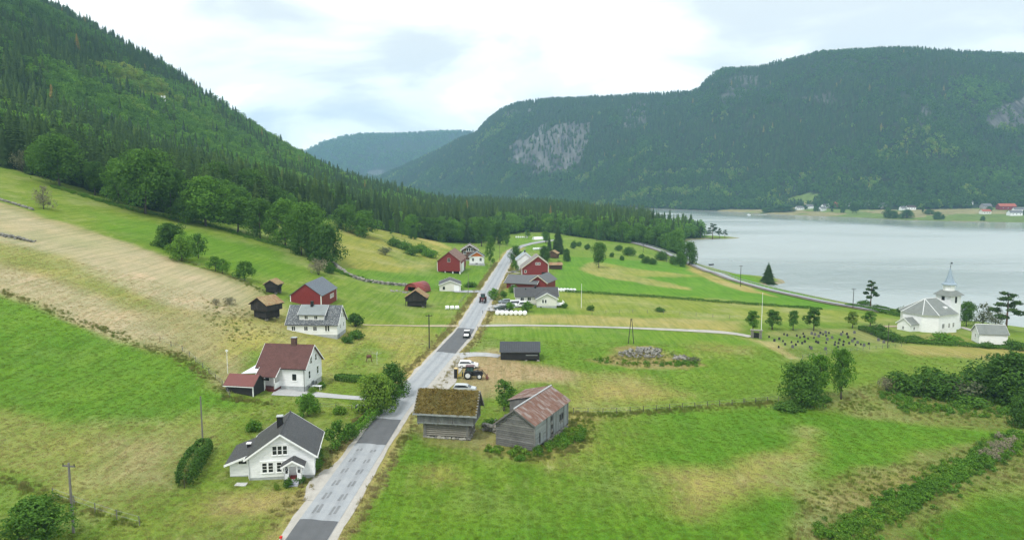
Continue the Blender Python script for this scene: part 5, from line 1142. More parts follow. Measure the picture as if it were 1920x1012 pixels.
def red_workshop():
    o = thing('red_workshop', 'red outbuilding with broad low grey roofs behind the bungalow', 'building', (5.2, 287.0, 9.0), R(-20)); L2, D2 = 6.0, 5.0
    body(o, L2, D2, 2.9, 5.2, REDV, -1.0); gable_roof(o, L2, D2, 2.9, 5.2, 1.0, .9, .16, FELT_GREY, board=TRIM)
    MB().prismy([(3.4, -1), (3.4, 3.4), (6.6, 5.6), (9.8, 3.4), (9.8, -1)], -3.5, 9.0).build('wing_wall', REDV, o)
    b = MB(); b.slab([(2.6, -4.2, 2.95), (6.6, -4.2, 5.72), (6.6, 9.6, 5.72), (2.6, 9.6, 2.95)], .15); b.slab([(6.6, -4.2, 5.72), (10.6, -4.2, 2.95), (10.6, 9.6, 2.95), (6.6, 9.6, 5.72)], .15); b.build('wing_roof', FELT_GREY, o)
    for xa in (2.6, 10.6): MB().prismy([(xa, 2.72), (xa, 2.98), (6.6, 5.75), (6.6, 5.5)], -4.27, -4.21).build('bargeboard', TANTRIM, o)
    window(o, 'y-', -3.4, .8, 1.2, 1.0, L2, D2, 2, 1)
red_workshop()
def black_shed():
    o = thing('black_shed', 'low black shed with dark felt roof in the meadow beyond the tractor', 'shed', (1.9, 168.9, 9.3), R(-1)); L2, D2 = 4.5, 2.9
    body(o, L2, D2, 2.25, 3.85, BLACKW, .25); gable_roof(o, L2, D2, 2.25, 3.85, .3, .25, .1, SHEET_DARK)
    for q in (-4.2, -1.4, 1.4, 4.2): MB().rock((q, -D2 + .2, .0), .4, int(q * 10) + 90).build('foundation_stone', STONE_L, o)
    MB().box(1.35, 4.1, -D2 - .08, -D2 - .0, 1.25, 1.45).build('door_rail', WOOD_SILVER, o); MB().box(1.55, 3.9, -D2 - .05, -D2, .28, 1.22).build('door', BLACKW, o)
    MB().box(-L2 - .27, L2 + .27, -D2 - .36, -D2 - .31, 2.02, 2.14).build('fascia', FELT_GREY, o)
black_shed()
# ---------------------------------------------------------------- the near turf-roofed storehouse
def near_storehouse():
    rot = R(-9); o = thing('log_storehouse', 'grey two-level log storehouse with mossy brown turf roof beside the road', 'storehouse', (-10.15, 114.9, 9.6), rot)
    L2, D2 = 4.55, 2.75; l2, d2 = 3.55, 2.05; g = np.random.default_rng(5)
    for i in range(13):
        s_ = -l2 + 2 * l2 * i / 12; MB().rock((s_ + .1 * g.random(), -d2 - .1, .12 + .1 * g.random()), .30 + .28 * g.random(), 300 + i, (1.1, .9, .8)).build('foundation_stone', STONE_L if i % 3 else STONE, o)
    for i in range(8): MB().rock((l2 + .05, -d2 + 4.1 * i / 7, .1 + .1 * g.random()), .32 + .25 * g.random(), 330 + i).build('foundation_stone', STONE_L if i % 2 else STONE, o)
    MB().box(-l2 + .1, l2 - .1, -d2 + .1, d2 - .1, -.5, 2.45).build('room_core', DARK, o)
    log_wall(o, l2, d2, .45, 2.45, .165, WOOD_PALE)
    for sx in (-1, 1): MB().box(sx * (l2 - .12) - .14, sx * (l2 - .12) + .14, -d2 - .24, -d2 + .1, .35, 2.5).build('corner_post', WOOD_GREY, o)
    for s_ in (-L2 + .05, -1.6, 1.6, L2 - .25): MB().box(s_, s_ + .2, -D2, D2, 2.40, 2.62).build('floor_beam', WOOD_GREY, o)
    MB().box(-L2 - .05, L2 + .05, -D2 - .06, -D2 + .14, 2.621, 2.82).build('sill_beam', WOOD_SILVER, o); MB().box(L2 - .1, L2 + .08, -D2 + .14, D2, 2.621, 2.82).build('sill_beam', WOOD_SILVER, o)
    he, hr = 4.55, 7.35
    MB().prism([(-D2, 2.63), (-D2, he), (0, hr), (D2, he), (D2, 2.63)], -L2, L2).build('upper_wall', WOOD_GREYZ, o)
    planks(o, 'y-', L2, D2, 2.82, he, .30, WOOD_GREYZ, 'wall_board', seed=3); planks(o, 'x+', L2, D2, 2.82, None, .32, WOOD_GREYZ, 'wall_board', (he, hr), seed=4); planks(o, 'x-', L2, D2, 2.63, None, .32, WOOD_GREYZ, 'wall_board', (he, hr), seed=6)
    MB().box(-1.2, 1.15, -D2 - .16, -D2 - .05, 4.0, 4.22).build('door_lintel', WOOD_SILVER, o); MB().box(-1.2, -1.06, -D2 - .12, -D2 - .04, 2.82, 4.0).box(1.0, 1.15, -D2 - .12, -D2 - .04, 2.82, 4.0).build('door_frame', WOOD_GREY, o)
    MB().box(3.5, 3.65, -D2 - .09, -D2 - .03, 3.9, 4.15).build('vent_hole', DARK, o)
    ro, fy, fz, X = turf_roof(o, L2, D2, he, hr, .42, .55, TURF_NEAR, .22, 5)
    MB().box(-X - .1, X + .1, fy - .10, fy + .0, fz - .05, fz + .22).build('eave_log', WOOD_SILVER, o)
    for sx in (-1, 1):
        for sy in (-1, 1):
            n = 9
            for k in range(n):
                a = (k + .5) / n; y = sy * -fy * (1 - a) ; z = fz + (hr - fz) * a; MB().rock((sx * (X - .06), y, z + .22), .17, 400 + k, (1, 1.3, .5)).build('edge_stone', STONE_L, o)
            MB().prism([(sy * -fy, fz - .22), (sy * -fy, fz + .06), (0, hr + .06), (0, hr - .22)], *sorted((sx * (X - .02), sx * (X + .06)))).build('bargeboard', WOOD_GREY, o)
    # moss cushions on the turf
    n = 900; gg = np.random.default_rng(9); a = gg.random(n); xx = gg.uniform(-X + .2, X - .2, n); yy = -(-fy) * (1 - a); zz = fz + (hr - fz) * a + .2
    V, F, S = leaves(gg, [(x_, y_, z_, .16 + .16 * q, 1) for x_, y_, z_, q in zip(xx, yy, zz, gg.random(n))], 9000, .08, .5)
    me = np_mesh('moss', V, F, leafmat('moss_leaf', [(0, (.075, .05, .018)), (.5, (.165, .125, .038)), (1, (.25, .20, .07))], .1)); flt_attr(me, 'shade', S); mo = bpy.data.objects.new('moss', me); COL.objects.link(mo); mo.parent = o; mo['tint'] = .5; mo['kind'] = 'stuff'
near_storehouse()
# ---------------------------------------------------------------- the weathered barn with the rusty roof
def old_barn():
    rot = R(64); c, s = math.cos(rot), math.sin(rot); L2, D2 = 6.9, 3.3
    nx, ny = 3.45, 107.9          # near corner = local (-L2, -D2)
    x = nx - (-L2 * c + D2 * s); y = ny - (-L2 * s - D2 * c)
    o = thing('weathered_barn', 'leaning grey plank barn with rust-streaked sheet roof', 'barn', (x, y, 9.25), rot); he, hr = 4.35, 6.35; g = np.random.default_rng(8)
    MB().prism([(-D2 + .06, .35), (-D2 + .06, he), (0, hr), (D2 - .06, he - .6), (D2 - .06, .0)], -L2 + .06, L2 - .06).build('wall_core', DARK, o)
    # horizontal boards on the camera-facing gable
    n = 20; z = -.1
    for i in range(n):
        h_ = .34; z0 = z; z1 = min(z + h_ - .06, hr - .05); z += h_
        if z0 > hr - .2: break
        def half(zz, sgn):
            e = he if sgn < 0 else he - .6
            return D2 if zz <= e else D2 * (hr - zz) / (hr - e)
        d = .04 + .10 * g.random(); b = MB(); p0, p1 = -L2 - d, -L2 + .1
        b.prism([(-half(z0, -1), z0), (-half(z1, -1), z1), (half(z1, 1), z1), (half(z0, 1), z0)], p0, p1); b.build('gable_board', WOOD_GREY, o)
    # road-side wall: near bay of pale logs, far bay of upright silver boards
    for i in range(15): z0 = .55 + i * .255; MB().box(-L2 + .02, -L2 + 4.3, -D2 - .03 - .05 * g.random(), -D2 + .1, z0, z0 + .243).build('wall_log', WOOD_SILVER, o)
    planks(o, 'y-', L2, D2, .5, he, .36, WOOD_SILVER, 'wall_board', s0=-L2 + 4.45, s1=L2, seed=12, jitter=.06)
    planks(o, 'x+', L2, D2, .2, None, .4, WOOD_GREYZ, 'wall_board', (he - .3, hr), seed=13); planks(o, 'y+', L2, D2, 0, he - .6, .4, WOOD_GREYZ, 'wall_board', seed=14)
    MB().box(-L2 + 4.3, -L2 + 4.5, -D2 - .10, -D2 + .1, -.3, he).build('corner_post', WOOD_GREY, o); MB().box(-L2 - .1, -L2 + .1, -D2 - .1, -D2 + .1, -.6, he).build('corner_post', WOOD_GREY, o)
    MB().box(-L2 + 1.7, -L2 + 1.95, -D2 - .12, -D2 - .07, .9, 2.6).build('door_gap', DARK, o)
    MB().box(-L2 + 1.95, -L2 + 3.0, -D2 - .13, -D2 - .06, .8, 2.6).build('door', WOOD_SILVER, o)
    for q, zz, w, h in ((-.4, 3.1, .55, .75), (-.3, 1.75, .55, .7), (3.4, 2.05, .65, .95), (4.2, 2.1, .65, .95), (-.2, .75, .7, .5)): window(o, 'y-', q, zz, w, h, L2, D2 + .05, 1, 1, WOOD_GREY, pane=DARK)
    for q, zz in ((-.4, 2.85), (-.3, 1.5), (3.5, 1.8), (4.2, 1.85)): MB().box(q - .2, q + .15, -D2 - .13, -D2 - .06, zz - .35, zz).build('pale_board', STONE_L, o)
    for i in range(9): MB().rock((-L2 + 4.6 + i * 1.0, -D2 - .05, .1), .45 + .25 * g.random(), 500 + i).build('foundation_stone', STONE_L if i % 2 else STONE, o)
    for q in (-L2 + .3, -L2 + 3.9): MB().rock((q, -D2 + .1, .1), .5, 520).build('foundation_stone', STONE, o)
    # roof: separate sheets, right slope and left slope, left one with a raised rear part
    th = .04; oh = .35; X = L2 + .45; nx_ = 17
    def sheets(ya, za, yb, zb, x0, x1, rows):
        n_ = int(round((x1 - x0) / .82)); w = (x1 - x0) / n_
        for i in range(n_):
            for j in range(rows):
                a, b_ = j / rows, (j + 1) / rows; lift = .03 * (rows - j) + .03 * g.random(); e = .10 if j else 0
                pa = (ya + (yb - ya) * a, za + (zb - za) * a); pb = (ya + (yb - ya) * b_ , za + (zb - za) * b_)
                q = [(x0 + i * w - .02, pa[0], pa[1] + lift), (x0 + (i + 1) * w + .02, pa[0], pa[1] + lift), (x0 + (i + 1) * w + .02, pb[0], pb[1] + lift + .02), (x0 + i * w - .02, pb[0], pb[1] + lift + .02)]
                MB().slab(q if ya < yb else q[::-1], th).build('roof_sheet', RUST, o)
    k = oh / D2; sheets(-D2 - oh, he - (hr - he) * k + .08, 0, hr + .08, -X, X, 3); k2 = (hr - he + .6) * oh / D2; sheets(D2 + oh, he - .6 - k2 + .08, 0, hr + .08, -X, X - 7.2, 2)
    MB().prism([(.3, 5.6), (.3, 6.2), (D2 + 1.2, 5.2), (D2 + 1.2, 3.0), (D2, 3.0)], X - 7.0, X - .6).build('raised_bay', WOOD_GREYZ, o); sheets(D2 + 1.6, 5.15, 0.0, hr + .15, X - 7.2, X, 2)
    MB().tube((-X, 0, hr + .20), (X, 0, hr + .20), .13, n=6).build('ridge_cap', simple('zinc', (.42, .43, .44), .5), o)
    for sy, e in ((-1, he - (hr - he) * k), (1, he - .6 - k2)): MB().prism([(sy * (D2 + oh), e - .12), (sy * (D2 + oh), e + .1), (0, hr + .1), (0, hr - .12)], -X - .06, -X).build('bargeboard', WOOD_GREY, o)
    for yy in (-D2 - .1, -D2 * .5, 0, D2 * .5, D2): 
        zz = hr - (hr - he) * abs(yy) / D2; MB().box(-X + .02, -L2, yy - .07, yy + .07, zz - .22, zz - .05).build('purlin', WOOD_GREY, o)
old_barn()
# ---------------------------------------------------------------- dry-stone walls and the cairn
def stone_wall(label, px, n, r, rows=2, cat='wall', P=None, dz=0.0, mats=None, spread=.4):
    P = path_px(px) if P is None else np.array(P, float); Q = resample(P, 1.0); o = thing('stone_wall', label, cat, (*Q[len(Q) // 2], float(height(*Q[len(Q) // 2]))), 0); bx, by, bz = o.location
    g = np.random.default_rng(len(label)); L = np.linspace(0, len(Q) - 1, n); ms = mats or (STONE, STONE_L)
    V = [MB().rock((0, 0, 0), r, 600 + i, (1.25, 1, .8)).mesh('stone', ms[i % 2]) for i in range(6)]
    for i, q in enumerate(L):
        for k in range(rows):
            x = np.interp(q, np.arange(len(Q)), Q[:, 0]) + (g.random() - .5) * spread * 2; y = np.interp(q, np.arange(len(Q)), Q[:, 1]) + (g.random() - .5) * spread * 2
            c = bpy.data.objects.new('stone', V[int(g.integers(0, 6))]); COL.objects.link(c); c.parent = o; s_ = .7 + .7 * g.random(); c.scale = (s_, s_, s_); c.rotation_euler = (0, 0, g.random() * 6)
            c.location = (x - bx, y - by, float(height(x, y)) - bz + r * (.3 + 1.1 * k) + dz)
    return o
stone_wall('tumbled dry-stone wall between the turf-roofed storehouse and the rusty-roofed barn', None, 15, .38, 3, P=[(-4.6, 117.6), (-2.6, 116.4), (-1.2, 115.5)])
stone_wall('grey stone wall at the left edge of the hay slope', [(0, 375), (30, 384), (62, 394)], 55, .30, 2)
stone_wall('short stone heap lying in the hay slope', [(0, 441), (25, 446), (58, 453)], 40, .32, 2, spread=.8)
stone_wall('long dark stone wall curving below the big trees to the barrel hut', [(625, 495), (650, 515), (680, 527), (720, 533), (760, 536), (785, 540)], 95, .5, 2)
stone_wall('scattered pale stones in the grass beside the barrel hut', [(735, 545), (750, 548), (765, 549)], 12, .45, 1, spread=1.6)
def cairn():
    p = at(1205, 668); o = thing('stone_pile', 'broad heap of grey field stones in the right meadow', 'stone pile', (p[0], p[1] + 1.5, p[2]), 0); g = np.random.default_rng(17)
    V = [MB().rock((0, 0, 0), .34, 700 + i, (1.2, 1, .8)).mesh('stone', STONE_L if i % 2 else STONE) for i in range(6)]
    for i in range(290):
        a = g.random() * 6.28; q = g.random() ** .6; e2 = i % 5 == 0; x = math.cos(a) * q * (3.0 if e2 else 5.6) + (9.5 if e2 else 0); y = math.sin(a) * q * (1.3 if e2 else 2.8) - (2.2 if e2 else 0)
        c = bpy.data.objects.new('stone', V[i % 6]); COL.objects.link(c); c.parent = o; s_ = .4 + .9 * g.random() ** 1.5; c.scale = (s_,) * 3; c.rotation_euler = (g.random(), g.random(), g.random() * 6); c.location = (x, y, float(height(p[0] + x, p[1] + 1.5 + y)) - p[2] + (.2 if e2 else .7) * (1 - q) + .08)
cairn()
# ---------------------------------------------------------------- church
def church():
    rot = R(25); cx, cy = 132.6, 229.6; o = thing('church', 'white octagonal timber church with slate roof and spired tower by the lake', 'church', (cx, cy, 3.3), rot)
    a, b, ch = 7.6, 6.6, 3.3       # half length, half width, chamfer
    oc = [(-a, -b + ch), (-a + ch, -b), (a - ch, -b), (a, -b + ch), (a, b - ch), (a - ch, b), (-a + ch, b), (-a, b - ch)]
    def ring(z, k=0.0): return [(x + (k if x > 0 else -k) * .9, y + (k if y > 0 else -k) * .9, z) for x, y in oc]
    w = MB(); lo, hi = ring(-.3), ring(6.6); n = 8
    w.v += lo + hi
    for i in range(n): j = (i + 1) % n; w.f.append((i, j, n + j, n + i)); w.mi.append(0)
    w.f.append(tuple(range(n, 2 * n))); w.mi.append(0); w.build('nave_wall', WHITE, o)
    f = MB(); lo, hi = ring(-2.2, .1), ring(-.3, .1); f.v += lo + hi
    for i in range(n): j = (i + 1) % n; f.f.append((i, j, n + j, n + i)); f.mi.append(0)
    f.f.append(tuple(range(n, 2 * n))); f.mi.append(0); f.build('foundation', STONE, o)
    e = ring(6.45, .45); r0, r1 = (-2.2, 0, 10.7), (3.2, 0, 10.7)
    tops = [r0, r0, r1, r1, r1, r1, r0, r0]
    rf = MB()
    for i in range(n):
        j = (i + 1) % n
        if tops[i] == tops[j]: rf.poly([e[i], e[j], tops[i]])
        else: rf.poly([e[i], e[j], tops[j], tops[i]])
    rf.poly(list(reversed(e))); ro = rf.build('nave_roof', SLATE_CH, o)
    for i in range(n): MB().tube(e[i], tops[i], .13, n=5).build('hip_board', simple('hip_white', (.6, .62, .61), .6) if i == 0 else MATS['hip_white'], ro)
    MB().tube(r0, r1, .14, n=5).build('ridge_board', MATS['hip_white'], ro)
    c = MB(); ee = ring(6.0, .12); eh = ring(6.46, .32); c.v += ee + eh
    for i in range(n): j = (i + 1) % n; c.f.append((i, j, n + j, n + i)); c.mi.append(0)
    c.build('cornice', TRIM, o)
    for q in (-2.2, .6, 2.6): window(o, 'y-', q, 2.4, 1.05 if q < 0 else .75, 1.35, a, b, 2, 3)
    for q in (-1.6, 1.6): window(o, 'y+', q, 2.4, .9, 1.35, a, b, 2, 3)
    ra = MB().box(1.2, 2.3, -4.6, -3.5, 7.9, 8.5).build('roof_hatch', TRIM, ro)
    # vestry at the near end
    v = MB().prism([(-2.3, -.3), (-2.3, 3.5), (0, 5.2), (2.3, 3.5), (2.3, -.3)], -a - 3.6, -a + .5); v.build('vestry_wall', WHITE, o); MB().box(-a - 3.5, -a, -2.2, 2.2, -1.8, -.3).build('vestry_foundation', STONE, o)
    bb = MB(); X0 = -a - 3.9
    bb.slab([(X0, -2.7, 3.35), (-a + .6, -2.7, 3.35), (-a + .6, 0, 5.35), (X0, 0, 5.35)], .12); bb.slab([(-a + .6, 2.7, 3.35), (X0, 2.7, 3.35), (X0, 0, 5.35), (-a + .6, 0, 5.35)], .12); vr = bb.build('vestry_roof', SLATE_CH, o)
    for sy in (-1, 1): MB().prism([(sy * 2.72, 3.1), (sy * 2.72, 3.4), (0, 5.4), (0, 5.1)], X0 - .06, X0 - .01).build('bargeboard', TRIM, vr)
    window(o, 'x-', .2, 1.7, .6, .9, a + 3.6, b, 2, 2); window(o, 'y-', -a - 2.0, 1.7, .6, .9, a, 2.3, 1, 2)
    MB().box(-a - 3.66, -a - 3.58, .2, .9, -.2, .2).build('vent_grille', DARK, o)
    # tower at the far end
    tx = a + 1.6; tw = 2.55
    MB().box(tx - tw, tx + tw, -tw, tw, -1.2, 11.4).build('tower_wall', WHITE, o)
    t = MB(); q = 3.25; u_ = 1.75; z0, z1 = 11.25, 12.7; A = [(tx - q, -q, z0), (tx + q, -q, z0), (tx + q, q, z0), (tx - q, q, z0)]; B = [(tx - u_, -u_, z1), (tx + u_, -u_, z1), (tx + u_, u_, z1), (tx - u_, u_, z1)]
    for i in range(4): j = (i + 1) % 4; t.poly([A[i], A[j], B[j], B[i]])
    t.poly(A[::-1]); t.poly(B); t.build('tower_roof', SLATE_CH, o)
    MB().lathe([(1.75, 12.6), (1.75, 14.6)], 8, (tx, 0, 0)).build('lantern', WHITE, o)
    MB().lathe([(2.35, 14.55), (2.3, 14.8), (1.55, 15.2), (1.0, 16.6), (.5, 18.4), (.12, 19.9)], 8, (tx, 0, 0)).build('spire', simple('spire_metal', (.26, .33, .39), .5, .1), o)
    MB().lathe([(1.78, 14.35), (2.37, 14.54)], 8, (tx, 0, 0)).build('spire_cornice', TRIM, o)
    fi = MB().tube((tx, 0, 19.8), (tx, 0, 21.6), .06, n=6).build('finial', BLACKM, o); MB().lathe([(.02, 20.2), (.2, 20.4), (.02, 20.6)], 8, (tx, 0, 0)).build('ball', BLACKM, fi); MB().box(tx - .02, tx + .9, -.02, .02, 21.2, 21.7).build('weather_vane', BLACKM, fi)
    for s_ in (-1, 1):
        MB().box(tx + s_ * .0 - .45, tx + .45, -tw - .06, -tw + .02, 8.9, 10.9).build('louvre', DARK, o) if s_ < 0 else MB().box(tx - tw - .06, tx - tw + .02, -.5, .5, 9.7, 10.9).build('louvre', DARK, o)
    MB().prism([(-1.6, 0), (-1.6, 3.0), (0, 4.3), (1.6, 3.0), (1.6, 0)], tx + tw, tx + tw + 2.2).build('porch', WHITE, o)
    b2 = MB(); b2.slab([(tx + tw, -2.0, 2.8), (tx + tw + 2.6, -2.0, 2.8), (tx + tw + 2.6, 0, 4.42), (tx + tw, 0, 4.42)], .12); b2.slab([(tx + tw + 2.6, 2.0, 2.8), (tx + tw, 2.0, 2.8), (tx + tw, 0, 4.42), (tx + tw + 2.6, 0, 4.42)], .12); b2.build('porch_roof', SLATE_CH, o)
church()
def chapel():
    p = at(1866, 646); o = thing('white_outbuilding', 'small plain white building with grey slate roof right of the church', 'building', (p[0] - .3, p[1] + 2.3, p[2] - .4), R(-12)); L2, D2 = 3.6, 2.7
    foundation(o, L2, D2, .6, deep=2.0); body(o, L2, D2, 3.6, 5.7, WHITE, .6); gable_roof(o, L2, D2, 3.6, 5.7, .35, .35, .12, SLATE_CH, board=TRIM); corner_boards(o, L2, D2, .6, 3.5); window(o, 'x-', 0, 2.0, .8, .9, L2, D2, 2, 2); MB().tube((-L2 - .3, 0, 5.88), (L2 + .3, 0, 5.88), .1, n=5).build('ridge_board', TRIM, o)
    door(o, 'y-', 2.6, -.5, .8, 1.6, L2 + .02, D2 + .04, TRIM)
chapel()
# ---------------------------------------------------------------- churchyard: graves, gate, fence
def graves():
    px = [(1442, 633), (1452, 640), (1461, 637), (1470, 628), (1476, 630), (1484, 643), (1486, 652), (1472, 647), (1494, 631), (1496, 642), (1500, 634), (1492, 648), (1506, 627), (1508, 633), (1504, 645), (1509, 642), (1515, 636), (1522, 627), (1528, 629), (1530, 642), (1518, 652), (1521, 655), (1526, 635), (1535, 632), (1538, 626), (1543, 628), (1548, 625), (1549, 631), (1554, 626), (1551, 638), (1549, 644), (1534, 644), (1560, 635), (1566, 643), (1572, 645), (1565, 648), (1580, 624), (1577, 629), (1574, 639), (1582, 642), (1592, 645), (1602, 625), (1602, 637), (1608, 644), (1581, 648), (1571, 652), (1598, 641), (1604, 648), (1614, 647), (1620, 649), (1629, 646), (1590, 634), (1634, 627), (1640, 629), (1647, 639), (1657, 643), (1665, 638), (1674, 641), (1460, 652), (1548, 656), (1588, 628), (1468, 641)]
    g = np.random.default_rng(23); mats = [simple('dark_granite', (.035, .035, .038), .35, .3, 6), simple('grey_granite', (.12, .12, .12), .6, .3, 6)]
    vs_ = []
    for k in range(4):
        w, h_ = .42 + .08 * k, .95 + .12 * k; b = MB(); b.prismy([(-w, .12), (w, .12), (w, h_ * .75), (w * .6, h_ * .95), (0, h_), (-w * .6, h_ * .95), (-w, h_ * .75)], -.09, .09)
        vs_.append((b.mesh('headstone', mats[k == 3]), MB().box(-w - .1, w + .1, -.2, .2, -.2, .12).mesh('plinth', mats[1])))
    for i, (u, v) in enumerate(px):
        p = at(u, v); k = int(g.integers(0, 4)); o = thing('gravestone', ('pale grey' if k == 3 else ('tall', 'narrow', 'broad')[k] + ' dark') + ' gravestone in the %s %s quarter of the churchyard' % ('far' if v < 637 else 'near', 'left' if u < 1545 else 'right'), 'gravestone', p, R(-35 + 20 * g.random()), 'gravestones in the churchyard')
        for nm, m in zip(('headstone', 'plinth'), vs_[k]): c = bpy.data.objects.new(nm, m); COL.objects.link(c); c.parent = o; c.scale = (.52, .8, .66)
graves()
def fence(label, px, spacing, h, wires=2, post=.06, mat=None, cat='fence', P=None):
    Q0 = path_px(px) if P is None else np.array(P, float); L = np.concatenate([[0], np.cumsum(np.hypot(*np.diff(Q0, axis=0).T))]); n = max(2, int(L[-1] / spacing) + 1); s = np.linspace(0, L[-1], n); X = np.interp(s, L, Q0[:, 0]); Y = np.interp(s, L, Q0[:, 1]); Z = height(X, Y)
    o = thing('fence', label, cat, (X[0], Y[0], Z[0])); me = MB().tube((0, 0, -.3), (0, 0, h), post, post * .9, 6).mesh('post', mat or POLEW)
    for i in range(n): c = bpy.data.objects.new('post', me); COL.objects.link(c); c.parent = o; c.location = (X[i] - X[0], Y[i] - Y[0], Z[i] - Z[0]); c.rotation_euler = (R(6) * (rng.random() - .5), R(6) * (rng.random() - .5), 0)
    for k in range(wires):
        b = MB(); zz = h * (k + 1) / (wires + .15)
        for i in range(n - 1): b.tube((X[i] - X[0], Y[i] - Y[0], Z[i] - Z[0] + zz), (X[i + 1] - X[0], Y[i + 1] - Y[0], Z[i + 1] - Z[0] + zz), .012, n=4, cap=False)
        b.build('wire', FOUND, o)
    return o
fence('post and wire fence along the dry strip between the two right-hand meadows', [(1075, 775), (1140, 776), (1200, 772), (1280, 766), (1360, 760), (1460, 752)], 2.6, 1.1)
fence('post and wire fence across the dry bank at the lower left', [(100, 932), (150, 950), (200, 968), (262, 985)], 3.2, 1.2)
fence('old post fence down the hay slope toward the veranda house', [(300, 640), (345, 660), (380, 690), (420, 725), (430, 745)], 3.2, 1.1)
fence('wire fence along the pale field strip beyond the gravel lane', [(1110, 590), (1200, 586), (1300, 592), (1400, 600)], 5.0, 1.2)
fence('low fence beside the garden between the two nearest white houses', [(600, 765), (640, 768), (690, 770)], 2.4, 1.0)
fence('churchyard fence along the near side of the graves', [(1505, 672), (1560, 663), (1620, 656), (1690, 650)], 2.5, 1.0)
fence('fence beside the road at the three white bales', [(860, 572), (868, 562), (876, 552)], 3.0, 1.2)
def lych_gate():
    p = at(1418, 634); o = thing('churchyard_gate', 'grey stone gateway with dark opening at the churchyard corner', 'gate', p, R(-20))
    for sx in (-1, 1): MB().box(sx * 1.1 - .35, sx * 1.1 + .35, -.4, .4, -.3, 2.2).build('gate_pillar', STONE, o)
    MB().box(-1.7, 1.7, -.5, .5, 2.2, 2.45).build('gate_lintel', STONE_L, o); MB().box(-.72, .72, -.06, .06, .1, 1.6).build('gate_leaf', BLACKM, o)
lych_gate()
# ---------------------------------------------------------------- poles and flagpoles
def pole(label, u, vb, vt, r, mat, cross=True, cat='utility pole', name='utility_pole'):
    p = at(u, vb); k = (p[1] * math.cos(PITCH) - (p[2] - CAMZ) * math.sin(PITCH)) / FPX; h_ = (vb - vt) * k; o = thing(name, label, cat, p, R(random.uniform(-30, 30)))
    MB().tube((0, 0, -.5), (0, 0, h_), r, r * .75, 8).build('pole_shaft', mat, o)
    if cross:
        MB().box(-.8, .8, -.06, .06, h_ - .45, h_ - .3).build('crossarm', mat, o)
        for q in (-.7, 0, .7): MB().tube((q, 0, h_ - .3), (q, 0, h_ - .08), .05, n=6).build('insulator', BLACKM, o)
    return o
pole('tall weathered utility pole by the dry bank at the lower left', 138, 998, 862, .15, POLEW); pole('slim grey utility pole behind the clipped hedge', 380, 824, 740, .13, POLEW, False)
pole('dark utility pole beside the road left of the small utility vehicle', 805, 653, 588, .15, POLED); pole('slim pole beside the side road junction', 878, 552, 513, .10, POLEW, False)
pole('utility pole on the lake road bank left of the lone islet spruce', 1388, 537, 497, .15, POLED); pole('utility pole at the lakeshore left of the slender pine', 1599, 578, 540, .15, POLED)
pole('short utility pole beside the church hedge', 1664, 652, 605, .10, POLED, False); pole('distant utility pole at the forest edge above the fields', 1119, 453, 430, .15, POLED); pole('distant utility pole among bushes before the forest', 1206, 473, 458, .13, POLED); pole('thin pole between the road and the orange-gabled house', 937, 488, 458, .12, POLEW)
pole('utility pole standing among the shore bushes', 1250, 492, 470, .12, POLED)
for lab, u, vb, vt in (('tall white flagpole at the churchyard gate', 1427, 628, 548), ('white flagpole on the lawn right of the bungalow', 1090, 577, 532)):
    p = at(u, vb); k = p[1] / FPX; o = thing('flagpole', lab, 'flagpole', p); MB().tube((0, 0, -.3), (0, 0, (vb - vt) * k), .09, .05, 8).build('mast', TRIM, o); MB().lathe([(.02, (vb - vt) * k), (.12, (vb - vt) * k + .1), (.02, (vb - vt) * k + .2)], 8).build('knob', TRIM, o)
def twin_pole():
    p = at(1183, 644); k = p[1] / FPX; h_ = 48 * k; o = thing('utility_pole', 'pair of leaning poles joined at the top above the stone heap', 'utility pole', p)
    for sx in (-1, 1): MB().tube((sx * .75, 0, -.5), (sx * .1, 0, h_), .12, .09, 7).build('pole_shaft', POLED, o)
    MB().box(-.25, .25, -.1, .1, h_ - .2, h_).build('pole_cap', POLED, o)
twin_pole()
def guard_rail():
    Q = resample(LAKEP + np.array([2.6, 0.6]), 4.0); o = thing('guard_rail', 'low steel guard rail along the lake side of the shore road', 'guard rail', (Q[0][0], Q[0][1], float(height(*Q[0])) + .5)); bx, by, bz = o.location
    me = MB().box(-.06, .06, -.06, .06, -.6, .75).mesh('post', FOUND); b = MB(); pr = None
    for i, q in enumerate(Q):
        z = float(height(q[0] - 2.6, q[1])) + .5 - bz; c = bpy.data.objects.new('post', me); COL.objects.link(c); c.parent = o; c.location = (q[0] - bx, q[1] - by, z); cur = (q[0] - bx, q[1] - by, z + .6)
        if pr: b.tube(pr, cur, .14, n=4, cap=False)
        pr = cur
    b.build('rail', simple('galvanised', (.30, .32, .33), .5), o)
guard_rail()
